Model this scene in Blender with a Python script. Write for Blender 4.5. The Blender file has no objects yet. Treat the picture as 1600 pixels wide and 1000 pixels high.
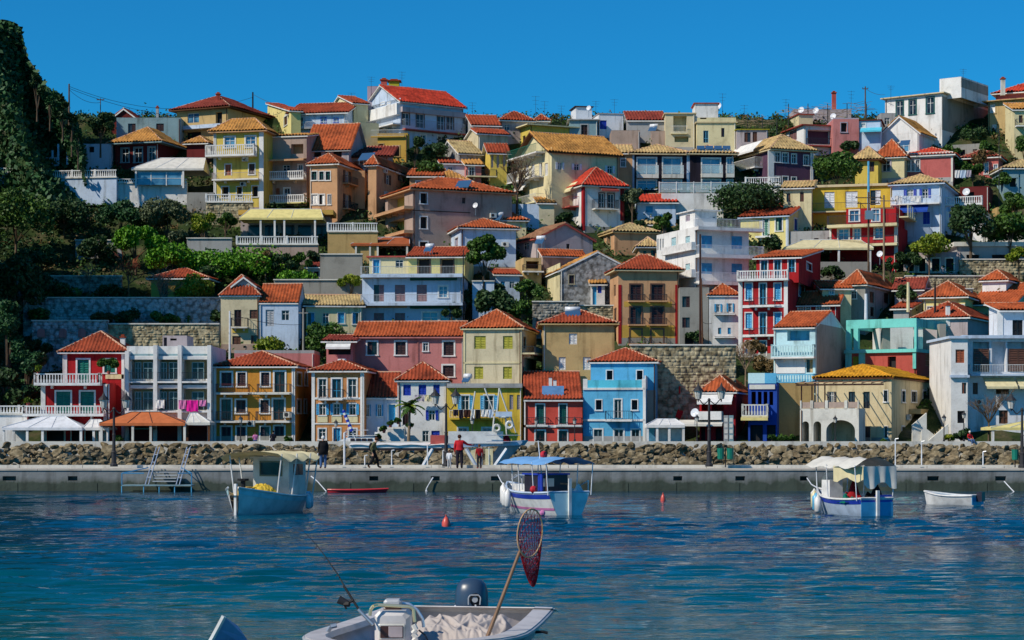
import bpy, math, random
import numpy as np
from mathutils import Vector, Matrix
random.seed(7); RS = np.random.RandomState(11)
scene = bpy.context.scene
COL = scene.collection
# ------------------------------------------------------------------ camera, light
F = 3150.0; CX = 800.0; HY = 673.0; EYE = 3.3          # focal length in photo pixels, horizon row, eye height
cam = bpy.data.cameras.new('camera'); camo = bpy.data.objects.new('camera', cam); COL.objects.link(camo)
cam.sensor_width = 36; cam.lens = 36*F/1600; cam.shift_y = (HY-500)/1600
cam.clip_start = .5; cam.clip_end = 3000
camo.location = (0, 0, EYE); camo.rotation_euler = (math.radians(90), 0, 0)
scene.camera = camo
SUN_EL = math.radians(40); SUN_AZ = math.radians(58)   # azimuth: degrees to the left of the viewer's back
sdir = Vector((-math.sin(SUN_AZ)*math.cos(SUN_EL), -math.cos(SUN_AZ)*math.cos(SUN_EL), math.sin(SUN_EL)))
sl = bpy.data.lights.new('sun', 'SUN'); slo = bpy.data.objects.new('sun', sl); COL.objects.link(slo)
sl.energy = 4.8; sl.angle = math.radians(.53); sl.color = (1, .91, .76)
slo.rotation_euler = (-sdir).to_track_quat('-Z', 'Y').to_euler(); slo.location = (-60, -30, 80)
W = bpy.data.worlds.new('World'); scene.world = W; W.use_nodes = True
nt = W.node_tree; bg = nt.nodes['Background']
sky = nt.nodes.new('ShaderNodeTexSky'); sky.sky_type = 'NISHITA'; sky.sun_disc = False
sky.sun_elevation = SUN_EL; sky.sun_rotation = math.atan2(sdir.x, sdir.y)
sky.air_density = 1.0; sky.dust_density = 0.0; sky.ozone_density = 6.0; sky.altitude = 0
tint = nt.nodes.new('ShaderNodeMixRGB'); tint.blend_type = 'MULTIPLY'; tint.inputs[0].default_value = 1
tint.inputs[2].default_value = (.085, .74, 1.06, 1)         # the whole sky a deep clear blue
nt.links.new(sky.outputs[0], tint.inputs[1]); nt.links.new(tint.outputs[0], bg.inputs[0])
bg.inputs[1].default_value = .11
vs = scene.view_settings; vs.view_transform = 'Standard'; vs.look = 'None'; vs.exposure = -.15; vs.gamma = 1; vs.use_curve_mapping = False

# ------------------------------------------------------------------ picture row/column -> place
def ZZ(py, Y): return EYE + (HY-py)*Y/F
def XX(px, Y): return (px-CX)*Y/F
def P(px, py, Y): return Vector((XX(px, Y), Y, ZZ(py, Y)))
def YD(yb): return 192 + 85*(690-yb)/490                # how far up the slope a house with its foot on that row stands
# ------------------------------------------------------------------ materials
PAL = dict(white=(.74,.73,.71), offwhite=(.66,.64,.58), cream=(.68,.60,.36), cream2=(.62,.54,.36), paleyellow=(.72,.62,.25), yellow=(.68,.47,.06), yellow2=(.62,.47,.10),
  ochre=(.55,.34,.07), orange=(.58,.25,.04), orange2=(.55,.24,.09), red=(.40,.018,.022), coral=(.62,.085,.06), brick=(.45,.09,.07), crimson=(.33,.015,.02),
  pink=(.52,.20,.19), tan=(.52,.37,.17), tan2=(.45,.31,.13), peach=(.56,.32,.17), mauve=(.40,.30,.25), mauve2=(.42,.36,.37), beige=(.62,.51,.31), lblue=(.11,.42,.66), lblue2=(.10,.55,.72),
  blue=(.02,.07,.36), skyw=(.50,.60,.74), aqua=(.18,.62,.56), aquaw=(.50,.72,.76), navy=(.022,.018,.03), purple=(.10,.05,.09), teal=(.22,.34,.38), grey=(.36,.36,.36),
  concrete=(.30,.29,.26), dkred=(.13,.02,.02), rosewall=(.50,.13,.12), green=(.006,.16,.11), dgreen=(.01,.09,.07), shutblue=(.02,.05,.42), skyblue=(.05,.35,.62), cyan=(.14,.62,.72),
  brown=(.12,.05,.025), dbrown=(.05,.02,.015), wood=(.22,.12,.06), rust=(.36,.10,.04), mauveS=(.30,.16,.16), oranS=(.55,.16,.06), greyS=(.42,.43,.45), whiteS=(.70,.72,.76), olive=(.38,.36,.03),
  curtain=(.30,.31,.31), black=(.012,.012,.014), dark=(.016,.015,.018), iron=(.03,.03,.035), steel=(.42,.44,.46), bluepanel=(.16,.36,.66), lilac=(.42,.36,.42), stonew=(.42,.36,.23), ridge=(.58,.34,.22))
TILE = dict(t_red=(.33,.062,.026), t_orange=(.41,.092,.030), t_dark=(.24,.045,.03), t_tan=(.50,.245,.065), t_beige=(.52,.37,.17), t_yellow=(.60,.29,.02), t_brown=(.27,.14,.08), t_bright=(.50,.05,.025), t_old=(.46,.35,.17))
_m = {}
def node(nt, t, **kw):
    n = nt.nodes.new('ShaderNode'+t)
    for k, v in kw.items(): setattr(n, k, v)
    return n
def M(key):
    if key in _m: return _m[key]
    m = bpy.data.materials.new(key); m.use_nodes = True; nt = m.node_tree; b = nt.nodes['Principled BSDF']; L = nt.links.new
    def setc(c, r=.6, sp=.3, metal=0):
        b.inputs['Base Color'].default_value = (*c, 1); b.inputs['Roughness'].default_value = r
        b.inputs['Specular IOR Level'].default_value = sp; b.inputs['Metallic'].default_value = metal
    geo = node(nt, 'NewGeometry')
    def noise(sc, det=4, scale=(1,1,1), ro=.55):
        mp = node(nt, 'Mapping'); mp.inputs['Scale'].default_value = scale; L(geo.outputs['Position'], mp.inputs['Vector'])
        n = node(nt, 'TexNoise'); n.inputs['Scale'].default_value = sc; n.inputs['Detail'].default_value = det; n.inputs['Roughness'].default_value = ro
        L(mp.outputs[0], n.inputs['Vector']); return n.outputs['Fac']
    def ramp(fac, stops):
        r = node(nt, 'ValToRGB'); e = r.color_ramp.elements
        while len(e) < len(stops): e.new(.5)
        for el, (p, c) in zip(e, stops): el.position = p; el.color = (*c, 1)
        L(fac, r.inputs[0]); return r.outputs[0]
    def mul(a, bb, f=1):
        x = node(nt, 'MixRGB', blend_type='MULTIPLY'); x.inputs[0].default_value = f; L(a, x.inputs[1]); L(bb, x.inputs[2]); return x.outputs[0]
    def bump(fac, st, dist=.05):
        bm = node(nt, 'Bump'); bm.inputs['Strength'].default_value = st; bm.inputs['Distance'].default_value = dist
        L(fac, bm.inputs['Height']); L(bm.outputs[0], b.inputs['Normal'])
    sc = lambda c, k: tuple(min(1, v*k) for v in c)
    base, _, kind = key.partition(':')
    c = PAL.get(base) or TILE.get(base) or (.3,.3,.3)
    if base in TILE:
        setc(c, .8, .2)
        a = ramp(noise(.55, 5), [(.3, sc(c,.62)), (.52, c), (.75, sc(c,1.18))])
        s = ramp(noise(.9, 7, ro=.7), [(.30, (.42,.40,.38)), (.47, (1,1,1)), (.8, (1.0,.95,.85))])
        v = node(nt, 'TexVoronoi'); v.inputs['Scale'].default_value = 3.1; L(geo.outputs['Position'], v.inputs['Vector'])
        sp = node(nt, 'SeparateColor'); L(v.outputs['Color'], sp.inputs[0]); t = ramp(sp.outputs[0], [(0, (.70,.65,.62)), (.5, (.98,.98,.98)), (1, (1.15,1.12,1.05))])
        L(mul(mul(a, s, .85), t), b.inputs['Base Color'])
    elif kind == 'wall':
        setc(c, .88, .15)
        a = ramp(noise(.45, 8, ro=.66), [(.30, sc(c,.66)), (.44, sc(c,.94)), (.52, c), (.75, sc(c,1.12))])
        s = ramp(noise(1.5, 5, (1,1,.12)), [(.26, (.48,.45,.41)), (.45, (1,1,1))])
        d = ramp(noise(7, 4), [(.3, (.90,.89,.88)), (.5, (1,1,1))])
        L(mul(mul(a, s, .9), d, .9), b.inputs['Base Color']); bump(noise(5, 5), .25, .04)
    elif kind == 'stone':
        setc(c, .92, .15)
        v = node(nt, 'TexVoronoi'); v.inputs['Scale'].default_value = 1.9; L(geo.outputs['Position'], v.inputs['Vector'])
        a = ramp(noise(2.2, 6), [(.25, sc(c,.4)), (.5, c), (.75, sc(c,1.45))])
        g = ramp(v.outputs['Distance'], [(.0, (1.1,1.1,1.1)), (.45, (1,1,1)), (.7, (.5,.48,.45))])
        L(mul(a, g), b.inputs['Base Color']); bump(noise(4, 6), .6, .12)
    elif kind == 'cloth':
        setc(c, .85, .1); a = ramp(noise(1.8, 4), [(.3, sc(c,.8)), (.6, c)]); L(a, b.inputs['Base Color'])
    elif kind == 'paint':
        setc(c, .35, .5); a = ramp(noise(2.5, 5), [(.3, sc(c,.72)), (.55, c), (.8, sc(c,1.08))]); L(a, b.inputs['Base Color'])
    elif key == 'glass':
        setc((.02,.03,.04), .12, .35); a = ramp(noise(.8, 2), [(.35, (.006,.008,.012)), (.62, (.035,.05,.065))]); L(a, b.inputs['Base Color'])
    elif key == 'glass_skytint':
        setc((.05,.16,.30), .08, .9); a = ramp(noise(.9, 3), [(.35, (.03,.10,.20)), (.6, (.10,.27,.42))]); L(a, b.inputs['Base Color'])  # reflected sky is put into the blue base colour
    elif key == 'water':
        setc((.0,.04,.07), .05, .27); b.inputs['IOR'].default_value = 1.33
        a = ramp(noise(.11, 4, (1,1.6,1)), [(.35, (.0,.022,.045)), (.55, (.0,.048,.100)), (.7, (.0,.080,.115))])
        sx = node(nt, 'SeparateXYZ'); L(geo.outputs['Position'], sx.inputs[0]); mr = node(nt, 'MapRange'); mr.inputs[1].default_value = 58; mr.inputs[2].default_value = 30; L(sx.outputs['Y'], mr.inputs[0])
        mx = node(nt, 'MixRGB'); L(mr.outputs[0], mx.inputs[0]); L(a, mx.inputs[1]); mx.inputs[2].default_value = (.0, .085, .095, 1); L(mx.outputs[0], b.inputs['Base Color'])
        bump(noise(4.6, 3, (.24,1,1)), .42, .10)
    elif key == 'terrain':
        setc((.1,.09,.05), .95, .1)
        a = ramp(noise(.35, 7), [(.3, (.010,.020,.008)), (.5, (.030,.050,.014)), (.63, (.075,.07,.035)), (.8, (.16,.13,.085))]); L(a, b.inputs['Base Color']); bump(noise(2, 6), .8, .3)
    elif key == 'rock':
        setc((.3,.25,.17), .9, .15); oi = node(nt, 'ObjectInfo')
        a = ramp(noise(1.7, 7), [(.25, (.045,.038,.026)), (.5, (.20,.165,.105)), (.75, (.44,.38,.27))])
        r = ramp(oi.outputs['Random'], [(0, (.55,.52,.50)), (.35, (.95,.85,.70)), (.7, (.85,.80,.75)), (1, (1.0,.98,.92))])
        L(mul(a, r), b.inputs['Base Color']); bump(noise(3.2, 7), .7, .15)
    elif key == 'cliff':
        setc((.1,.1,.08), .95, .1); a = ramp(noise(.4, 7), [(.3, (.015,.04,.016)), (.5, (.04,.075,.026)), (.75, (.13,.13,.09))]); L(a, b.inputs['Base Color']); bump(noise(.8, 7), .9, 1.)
    elif key == 'quay':
        c = (.22,.23,.23); setc(c, .9, .2)
        a = ramp(noise(.3, 6), [(.28, sc(c,.62)), (.5, c), (.75, sc(c,1.15))])
        s = ramp(noise(1.1, 6, (1,1,.10)), [(.32, (.42,.42,.40)), (.5, (1,1,1))])
        sx = node(nt, 'SeparateXYZ'); L(geo.outputs['Position'], sx.inputs[0]); ad = node(nt, 'Math', operation='MULTIPLY_ADD'); L(noise(1.6, 6, (1,1,.3)), ad.inputs[0]); ad.inputs[1].default_value = -.9; L(sx.outputs['Z'], ad.inputs[2])
        td = ramp(ad.outputs[0], [(.0, (.30,.36,.28)), (.10, (.62,.64,.58)), (.35, (1,1,1))])
        L(mul(mul(a, s, .85), td), b.inputs['Base Color']); bump(noise(4, 6), .4, .06)
    elif key == 'paving':
        c = (.52,.47,.40); setc(c, .9, .2); a = ramp(noise(1.2, 6), [(.3, sc(c,.7)), (.6, c)]); L(a, b.inputs['Base Color'])
    elif key.startswith('leaf'):
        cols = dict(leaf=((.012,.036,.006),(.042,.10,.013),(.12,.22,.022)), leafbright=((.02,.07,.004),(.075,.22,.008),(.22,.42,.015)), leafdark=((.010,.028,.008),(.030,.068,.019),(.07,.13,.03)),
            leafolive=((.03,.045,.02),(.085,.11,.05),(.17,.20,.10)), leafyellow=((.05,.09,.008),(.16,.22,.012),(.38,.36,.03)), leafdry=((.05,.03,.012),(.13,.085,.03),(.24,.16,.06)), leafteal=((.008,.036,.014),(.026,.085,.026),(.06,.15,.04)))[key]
        setc(cols[1], .6, .3)
        a = ramp(noise(1.1, 6, ro=.7), [(.30, cols[0]), (.5, cols[1]), (.72, cols[2])]); L(a, b.inputs['Base Color'])
        b.inputs['Transmission Weight'].default_value = 0
    elif key == 'bark':
        setc((.10,.065,.04), .9, .1); a = ramp(noise(6, 5, (1,1,.2)), [(.3, (.05,.035,.025)), (.7, (.17,.12,.08))]); L(a, b.inputs['Base Color'])
    elif key == 'palebark':
        setc((.28,.20,.12), .9, .1); a = ramp(noise(6, 5, (1,1,.2)), [(.3, (.16,.11,.07)), (.7, (.36,.27,.18))]); L(a, b.inputs['Base Color'])
    elif key == 'panel':
        setc((.04,.10,.20), .12, .8)
    elif key == 'clearglass':
        setc((.55,.70,.72), .05, .6); b.inputs['Alpha'].default_value = .35
    elif kind == 'skin':
        setc((.45,.26,.18), .6, .3)
    elif kind == 'metal':
        setc(c, .35, .5, .7)
    else:
        setc(c, .65, .3); a = ramp(noise(3, 3), [(.3, sc(c,.82)), (.6, c)]); L(a, b.inputs['Base Color'])
    _m[key] = m; return m
# ------------------------------------------------------------------ mesh builder
class MB:
    def __init__(s, T=None): s.v = []; s.f = []; s.T = T; s.mi = []; s.cur = 0
    def add(s, vs, fs):
        o = len(s.v)
        s.v += [s.T(p) if s.T else tuple(p) for p in vs]
        s.f += [tuple(i+o for i in f) for f in fs]; s.mi += [s.cur]*len(fs)
    def box(s, x0, x1, y0, y1, z0, z1):
        s.add([(x0,y0,z0),(x1,y0,z0),(x1,y1,z0),(x0,y1,z0),(x0,y0,z1),(x1,y0,z1),(x1,y1,z1),(x0,y1,z1)],
              [(0,3,2,1),(4,5,6,7),(0,1,5,4),(1,2,6,5),(2,3,7,6),(3,0,4,7)])
    def poly(s, *ps): s.add(ps, [tuple(range(len(ps)))])
    def bar(s, a, b, r, r2=None, n=5):
        a = Vector(a); b = Vector(b); r2 = r if r2 is None else r2; d = (b-a)
        if d.length < 1e-6: return
        d.normalize(); u = d.orthogonal().normalized(); w = d.cross(u)
        vs = []
        for c, rr in ((a, r), (b, r2)):
            for k in range(n):
                t = 2*math.pi*k/n; vs.append(c + u*math.cos(t)*rr + w*math.sin(t)*rr)
        s.add(vs, [(k, (k+1) % n, n+(k+1) % n, n+k) for k in range(n)] + [tuple(range(n-1, -1, -1)), tuple(range(n, 2*n))])
    def tube(s, pts, r, n=5):
        for a, b in zip(pts, pts[1:]): s.bar(a, b, r if not callable(r) else r(a), n=n)
    def lathe(s, c, prof, n=10):
        c = Vector(c); vs = []
        for r, z in prof:
            for k in range(n): t = 2*math.pi*k/n; vs.append((c.x+r*math.cos(t), c.y+r*math.sin(t), c.z+z))
        m = len(prof)
        s.add(vs, [(j*n+k, j*n+(k+1) % n, (j+1)*n+(k+1) % n, (j+1)*n+k) for j in range(m-1) for k in range(n)] + [tuple(range(n-1, -1, -1)), tuple(range((m-1)*n, m*n))])
    def ball(s, c, rx, ry=None, rz=None, n=8, m=6):
        ry = ry or rx; rz = rz or rx; c = Vector(c); vs = [(c.x, c.y, c.z-rz)]
        for j in range(1, m):
            ph = -math.pi/2 + math.pi*j/m
            for k in range(n): t = 2*math.pi*k/n; vs.append((c.x+rx*math.cos(ph)*math.cos(t), c.y+ry*math.cos(ph)*math.sin(t), c.z+rz*math.sin(ph)))
        vs.append((c.x, c.y, c.z+rz)); fs = [(0, 1+(k+1) % n, 1+k) for k in range(n)]
        for j in range(m-2): fs += [(1+j*n+k, 1+j*n+(k+1) % n, 1+(j+1)*n+(k+1) % n, 1+(j+1)*n+k) for k in range(n)]
        e = len(vs)-1; fs += [(1+(m-2)*n+k, 1+(m-2)*n+(k+1) % n, e) for k in range(n)]
        s.add(vs, fs)
    def build(s, name, mat, parent=None, smooth=False, org=(0,0,0)):
        if not s.f: return None
        me = bpy.data.meshes.new(name); o3 = Vector(org)
        me.from_pydata([tuple(Vector(p)-o3) for p in s.v], [], s.f)
        for m in (mat if isinstance(mat, (list, tuple)) else [mat]): me.materials.append(M(m))
        if isinstance(mat, (list, tuple)): me.polygons.foreach_set('material_index', s.mi)
        if smooth: me.polygons.foreach_set('use_smooth', [True]*len(me.polygons))
        o = bpy.data.objects.new(name, me); COL.objects.link(o); o.location = org
        if parent: o.parent = parent
        return o
def npmesh(name, V, Q, mat, parent=None, smooth=False, loc=(0,0,0)):
    V = np.asarray(V, np.float32); Q = np.asarray(Q, np.int32); k = Q.shape[1]
    me = bpy.data.meshes.new(name); me.vertices.add(len(V)); me.vertices.foreach_set('co', V.ravel())
    me.loops.add(Q.size); me.loops.foreach_set('vertex_index', Q.ravel())
    me.polygons.add(len(Q)); me.polygons.foreach_set('loop_start', np.arange(0, Q.size, k, dtype=np.int32)); me.polygons.foreach_set('loop_total', np.full(len(Q), k, np.int32))
    if smooth: me.polygons.foreach_set('use_smooth', np.ones(len(Q), bool))
    me.update(calc_edges=True); me.validate()
    me.materials.append(M(mat)); o = bpy.data.objects.new(name, me); COL.objects.link(o); o.location = loc
    if parent: o.parent = parent
    return o
def thing(name, label, cat, loc=(0,0,0), group=None, rz=0):
    o = bpy.data.objects.new(name, None); COL.objects.link(o); o.location = loc; o.rotation_euler[2] = rz; o.empty_display_size = .2
    return tag(o, label, cat, group)
def tag(o, label, cat, group=None):
    o['label'] = label; o['category'] = cat
    if group: o['group'] = group
    return o
def kind(o, k):
    if o: o['kind'] = k
    return o
# ------------------------------------------------------------------ tiled roof slope
def slope(A, B, C, D, pitch, row):
    A, B, C, D = map(Vector, (A, B, C, D)); e = B-A; Ln = e.length; e.normalize()
    n = e.cross(C-A); n.normalize()
    if n.z < 0: n = -n
    s = n.cross(e); s = s if (C-A).dot(s) > 0 else -s
    uc = (C-A).dot(e); ud = (D-A).dot(e); T = (C-A).dot(s)
    nr = max(2, round(Ln/pitch)); nc = nr*3
    u = np.linspace(0, Ln, nc+1); prof = np.array([0, .135, .105])[np.arange(nc+1) % 3] * (pitch/.33)
    tm = np.full(nc+1, T)
    if uc > 1e-3: tm = np.minimum(tm, T*u/uc)
    if ud < Ln-1e-3: tm = np.minimum(tm, T*(Ln-u)/(Ln-ud))
    tm = np.maximum(tm, 0)
    k = max(1, round(T/row)); fr = []; lift = []
    for j in range(k): fr += [j/k, (j+.9)/k]; lift += [.07, .0]
    fr.append(1.); lift.append(.02)
    t = np.minimum(T*np.array(fr)[:, None], tm[None, :]); h = prof[None, :] + np.array(lift)[:, None] + (.05*np.sin(u*.9+A.x*3)[None, :]*np.sin(t*.8+A.y) + RS.normal(0, .014, t.shape))
    V = (np.array(A)[None, None] + u[None, :, None]*np.array(e) + t[..., None]*np.array(s) + h[..., None]*np.array(n)).reshape(-1, 3)
    R = len(fr); i = np.arange(R-1)[:, None]*(nc+1) + np.arange(nc)[None]
    Q = np.stack([i, i+1, i+nc+2, i+nc+1], -1).reshape(-1, 4)
    tt = t.ravel(); keep = np.maximum(tt[Q[:, 3]]-tt[Q[:, 0]], tt[Q[:, 2]]-tt[Q[:, 1]]) > 1e-3
    return V, Q[keep]
def join(parts):
    Vs, Qs, o = [], [], 0
    for V, Q in parts: Vs.append(V); Qs.append(Q+o); o += len(V)
    return np.concatenate(Vs), np.concatenate(Qs)
# ------------------------------------------------------------------ buildings
G1 = 'houses along the waterfront'; G2 = 'houses on the hillside'
class House:
    def __init__(s, label, cat='house', group=G2, name='house'):
        s.root = None; s.label = label; s.cat = cat; s.group = group; s.name = name; s.blocks = []
    def block(s, th, x0, x1, yb, ye, side=None, depth=7., wall='white', Y=None, base=2.5):
        b = Block(s, th, x0, x1, yb, ye, side, depth, wall, Y, base); s.blocks.append(b); return b
    def done(s):
        for b in s.blocks: b.finish()
class Block:
    def __init__(s, h, th, x0, x1, yb, ye, side, depth, wall, Y, base):
        s.h = h; Y = Y or YD(yb); va = math.degrees(math.atan(((x0 if th > 0 else x1)-CX)/F))
        if (th < 0 and va > 0) or (th > 0 and va < 0): th -= va
        th = math.radians(th); s.th = th; s.wall = wall if ':' in wall else wall+':wall'; s.base = base
        c, sn = math.cos(th), math.sin(th); s.d = Vector((c, sn)); s.n = Vector((-sn, c))
        xc, xo = (x0, x1) if th > 0 else (x1, x0)
        C = Vector((XX(xc, Y), Y))
        def hit(C, dv, px): k = (px-CX)/F; return (k*C.y-C.x)/(dv.x-k*dv.y)
        s.wd = abs(hit(C, s.d, xo)); s.O = C if th > 0 else C - s.d*s.wd
        s.D = abs(hit(C, s.n, side)) if side else depth
        s.D = min(s.D, 22)
        s.z0 = ZZ(yb, Y); s.hh = ZZ(ye, Y)-s.z0; s.Y = Y; s.k = F/Y
        if h.root is None: h.root = thing(h.name, h.label, h.cat, (s.O.x, s.O.y, s.z0), h.group)
        s.rng = random.Random(int(x0*7+yb)); s.root = h.root; s.R0 = Vector(s.root.location); s.rects = {'F': [], 'L': [], 'R': []}; s.par = s.root
        s.top = True
    def T(s, p):
        q = s.O + s.d*p[0] + s.n*p[1]; return (q.x-s.R0.x, q.y-s.R0.y, s.z0+p[2]-s.R0.z)
    def mb(s): return MB(s.T)
    def uz(s, f, px, py):
        k = (px-CX)/F
        A, dv = (s.O, s.d) if f == 'F' else (s.O, s.n) if f == 'L' else (s.O+s.d*s.wd, s.n)
        t = (k*A.y-A.x)/(dv.x-k*dv.y); Y = A.y+t*dv.y
        return t, ZZ(py, Y)-s.z0
    def pt(s, f, u, z, o): return (u, -o, z) if f == 'F' else (-o, u, z) if f == 'L' else (s.wd+o, u, z)
    def fbox(s, m, f, u0, u1, z0, z1, o0, o1):
        if f == 'F': m.box(u0, u1, -o1, -o0, z0, z1)
        elif f == 'L': m.box(-o1, -o0, u0, u1, z0, z1)
        else: m.box(s.wd+o0, s.wd+o1, u0, u1, z0, z1)
    def rect(s, f, r):
        x0, y0, x1, y1 = r; a, z1 = s.uz(f, x0, y0); b, z0 = s.uz(f, x1, y1)
        _, z1b = s.uz(f, x1, y0)
        u0, u1 = min(a, b), max(a, b); lim = s.wd if f == 'F' else s.D
        u0 = max(.12, min(u0, lim-.5)); u1 = min(lim-.12, max(u1, u0+.3)); z0 = max(z0, -s.base+.1); z1 = min((z1+z1b)/2, s.hh-.08)
        return u0, z0, u1, max(z1, z0+.2)
    # window styles: g glass, s closed shutters, o glass between open shutters, d door, k opening backed by a dark sheet for the unlit room, r deep recess, p glazed door
    def w(s, st, f, fr, col, *rs, deep=None, surf=False):
        for r in rs:
            u0, z0, u1, z1 = s.rect(f, r)
            if surf: x0, y0, x1, y1 = r; (a, z1), (b, z0) = s.uz(f, x0, y0), s.uz(f, x1, y1); u0, u1 = min(a, b), max(a, b)
            dp = deep or (1.3 if st == 'r' else .5 if st == 'k' else .16)
            if surf: dp = -.03
            else: s.rects[f].append((u0, z0, u1, z1, dp))
            nm = 'door' if st in 'dp' else 'loggia' if st == 'r' else 'window'
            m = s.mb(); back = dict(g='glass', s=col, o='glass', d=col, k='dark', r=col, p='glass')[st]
            if st == 'g' and col == 'b': back = 'glass_skytint'
            half = st == 's' and not surf and s.rng.random() < .22
            if half or (st in 'go' and back == 'glass' and s.rng.random() < .10): back = 'glass' if half else 'curtain'
            if st == 'r': back = back if ':' in back else back+':wall'
            m.poly(*[s.pt(f, u, z, -dp+.01) for u, z in ((u0, z0), (u1, z0), (u1, z1), (u0, z1))])
            o = m.build(nm, back, s.root)
            if fr:
                t = min(.16, (u1-u0)*.16); q = s.mb(); pr = .05
                s.fbox(q, f, u0-t, u0, z0-.02, z1+t, -.02, pr); s.fbox(q, f, u1, u1+t, z0-.02, z1+t, -.02, pr)
                s.fbox(q, f, u0, u1, z1, z1+t, -.02, pr-.004)
                if st not in 'dp': s.fbox(q, f, u0-t-.04, u1+t+.04, z0-.14, z0-.02, -.02, .11)
                q.build('window_frame', fr+':paint', o)
            if st in 'gop':
                q = s.mb(); t = .06; o0, o1 = -dp+.02, -dp+.07; c = 'white:paint' if col in ('b', '', None) or st == 'o' else col+':paint'
                um = (u0+u1)/2
                for a, b in ((u0, u0+t), (um-t/2, um+t/2), (u1-t, u1)): s.fbox(q, f, a, b, z0, z1, o0, o1)
                s.fbox(q, f, u0+t, um-t/2, z1-t, z1, o0, o1); s.fbox(q, f, um+t/2, u1-t, z1-t, z1, o0, o1)
                zb = z0+(z1-z0)*(.62 if st != 'p' else .35)
                s.fbox(q, f, u0+t, um-t/2, zb, zb+t*.8, o0, o1); s.fbox(q, f, um+t/2, u1-t, zb, zb+t*.8, o0, o1)
                q.build('sash', c, o)
            if st in 'so' or (st == 'd' and u1-u0 > .5):
                um = (u0+u1)/2; lw = (u1-u0)/2
                spans = [(u0+.02, um-.01), (um+.01, u1-.02)] if st in 'sd' else [(u0-lw*.95, u0-.03), (u1+.03, u1+lw*.95)]
                o0, o1 = (-dp+.02, -dp+.08) if st in 'sd' else (.02, .07)
                if half: spans = spans[:1] if s.rng.random() < .5 else spans[1:]
                for a, b in spans:
                    q = s.mb(); t = min(.07, (b-a)*.2)
                    s.fbox(q, f, a, a+t, z0, z1, o0, o1); s.fbox(q, f, b-t, b, z0, z1, o0, o1)
                    s.fbox(q, f, a+t, b-t, z0, z0+t*1.3, o0, o1); s.fbox(q, f, a+t, b-t, z1-t, z1, o0, o1)
                    if st == 'd':
                        zc = z0+(z1-z0)*.45; s.fbox(q, f, a+t, b-t, zc, zc+t, o0, o1)
                    else:
                        ns = max(4, min(9, int((z1-z0)/.17))); hz = (z1-z0-2*t)/ns
                        for i in range(ns):
                            zz = z0+t*1.3+i*hz
                            if f == 'F': q.add([(a+t,-o0-.005,zz),(b-t,-o0-.005,zz),(b-t,-o1+.005,zz+hz*.2),(a+t,-o1+.005,zz+hz*.2),(b-t,-o0-.005,zz+hz),(a+t,-o0-.005,zz+hz)], [(0,1,2,3),(3,2,4,5)])
                            else: s.fbox(q, f, a+t, b-t, zz, zz+hz*.6, o0, o1-.02)
                    q.build('shutter', col+':paint', o)
        return s
    def pil(s, f, col, *rs, pr=.07, name='pilaster'):
        for r in rs:
            x0, y0, x1, y1 = r; a, z1 = s.uz(f, x0, y0); b, z0 = s.uz(f, x1, y1)
            m = s.mb(); s.fbox(m, f, min(a, b), max(a, b), z0, z1, -.05, pr); m.build(name, col+':wall', s.root)
        return s
    def balc(s, f, x0, x1, yf, yr, out, kind_='bars', col='white', slab='white', rc=None, th=.16, under=True):
        a, zf = s.uz(f, x0, yf); b, zf2 = s.uz(f, x1, yf); zf = (zf+zf2)/2; u0, u1 = min(a, b), max(a, b); _, zr = s.uz(f, (x0+x1)/2, yr)
        m = s.mb(); s.fbox(m, f, u0, u1, zf-th, zf, .003, out)
        ob = m.build('balcony', slab+':wall', s.root)
        s.rail(f, u0, u1, zf, zr, out, kind_, col, ob)
        if under and out > .7:
            n = max(2, int((u1-u0)/2.2))
            for i in range(n): q = s.mb(); u = u0+(u1-u0)*(i+.5)/n; s.fbox(q, f, u-.08, u+.08, zf-th-.3, zf-th-.003, .003, out*.55); q.build('corbel', slab+':wall', ob)
        return s
    def rail(s, f, u0, u1, z0, z1, out, kd, col, ob, sides=True):
        q = s.mb(); o1 = out-.02; ht = z1-z0
        def seg(fb):  # list of (fn, length)
            L = [(lambda a0, a1, b0, b1, w: s.fbox(q, f, u0+a0, u0+a1, b0, b1, o1-w, o1), u1-u0)]
            if sides and out > .35:
                L.append((lambda a0, a1, b0, b1, w: s.fbox(q, f, u0, u0+w, b0, b1, .02+a0, .02+a1), out-.14))
                L.append((lambda a0, a1, b0, b1, w: s.fbox(q, f, u1-w, u1, b0, b1, .02+a0, .02+a1), out-.14))
            return L
        for fn, ln in seg(f):
            if kd == 'bars':
                fn(0, ln, z1-.045, z1, .045); fn(0, ln, z0+.06, z0+.09, .03)
                n = max(2, int(ln/.16))
                for i in range(n+1): x = i*ln/n; fn(max(0, x-.011), min(ln, x+.011), z0+.09, z1-.045, .022)
            elif kd == 'solid': fn(0, ln, z0, z1, .12)
            elif kd == 'glass':
                fn(0, ln, z1-.05, z1, .05); n = max(1, int(ln/1.6))
                for i in range(n+1): x = i*ln/n; fn(max(0, x-.03), min(ln, x+.03), z0, z1-.05, .06)
            elif kd == 'bal':
                fn(0, ln, z1-.11, z1, .17); fn(0, ln, z0, z0+.1, .17)
                n = max(2, int(ln/.26)); e = .6*.26*.5
                for i in range(n):
                    x = (i+.5)*ln/n; zm = z0+.1+(ht-.21)*.4; hw = .075
                    fn(x-hw*.6, x+hw*.6, z0+.1, z0+.16, .13); fn(x-hw, x+hw, z0+.16, zm, .15); fn(x-hw*.55, x+hw*.55, zm, z1-.11, .10)
                for x in (0, ln-.2): fn(x, x+.2, z0+.1, z1+.04, .2)
        o = q.build('balustrade' if kd == 'bal' else 'railing', col+':paint', ob)
        if kd in ('bal', 'bars'): kind(o, 'stuff')
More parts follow.
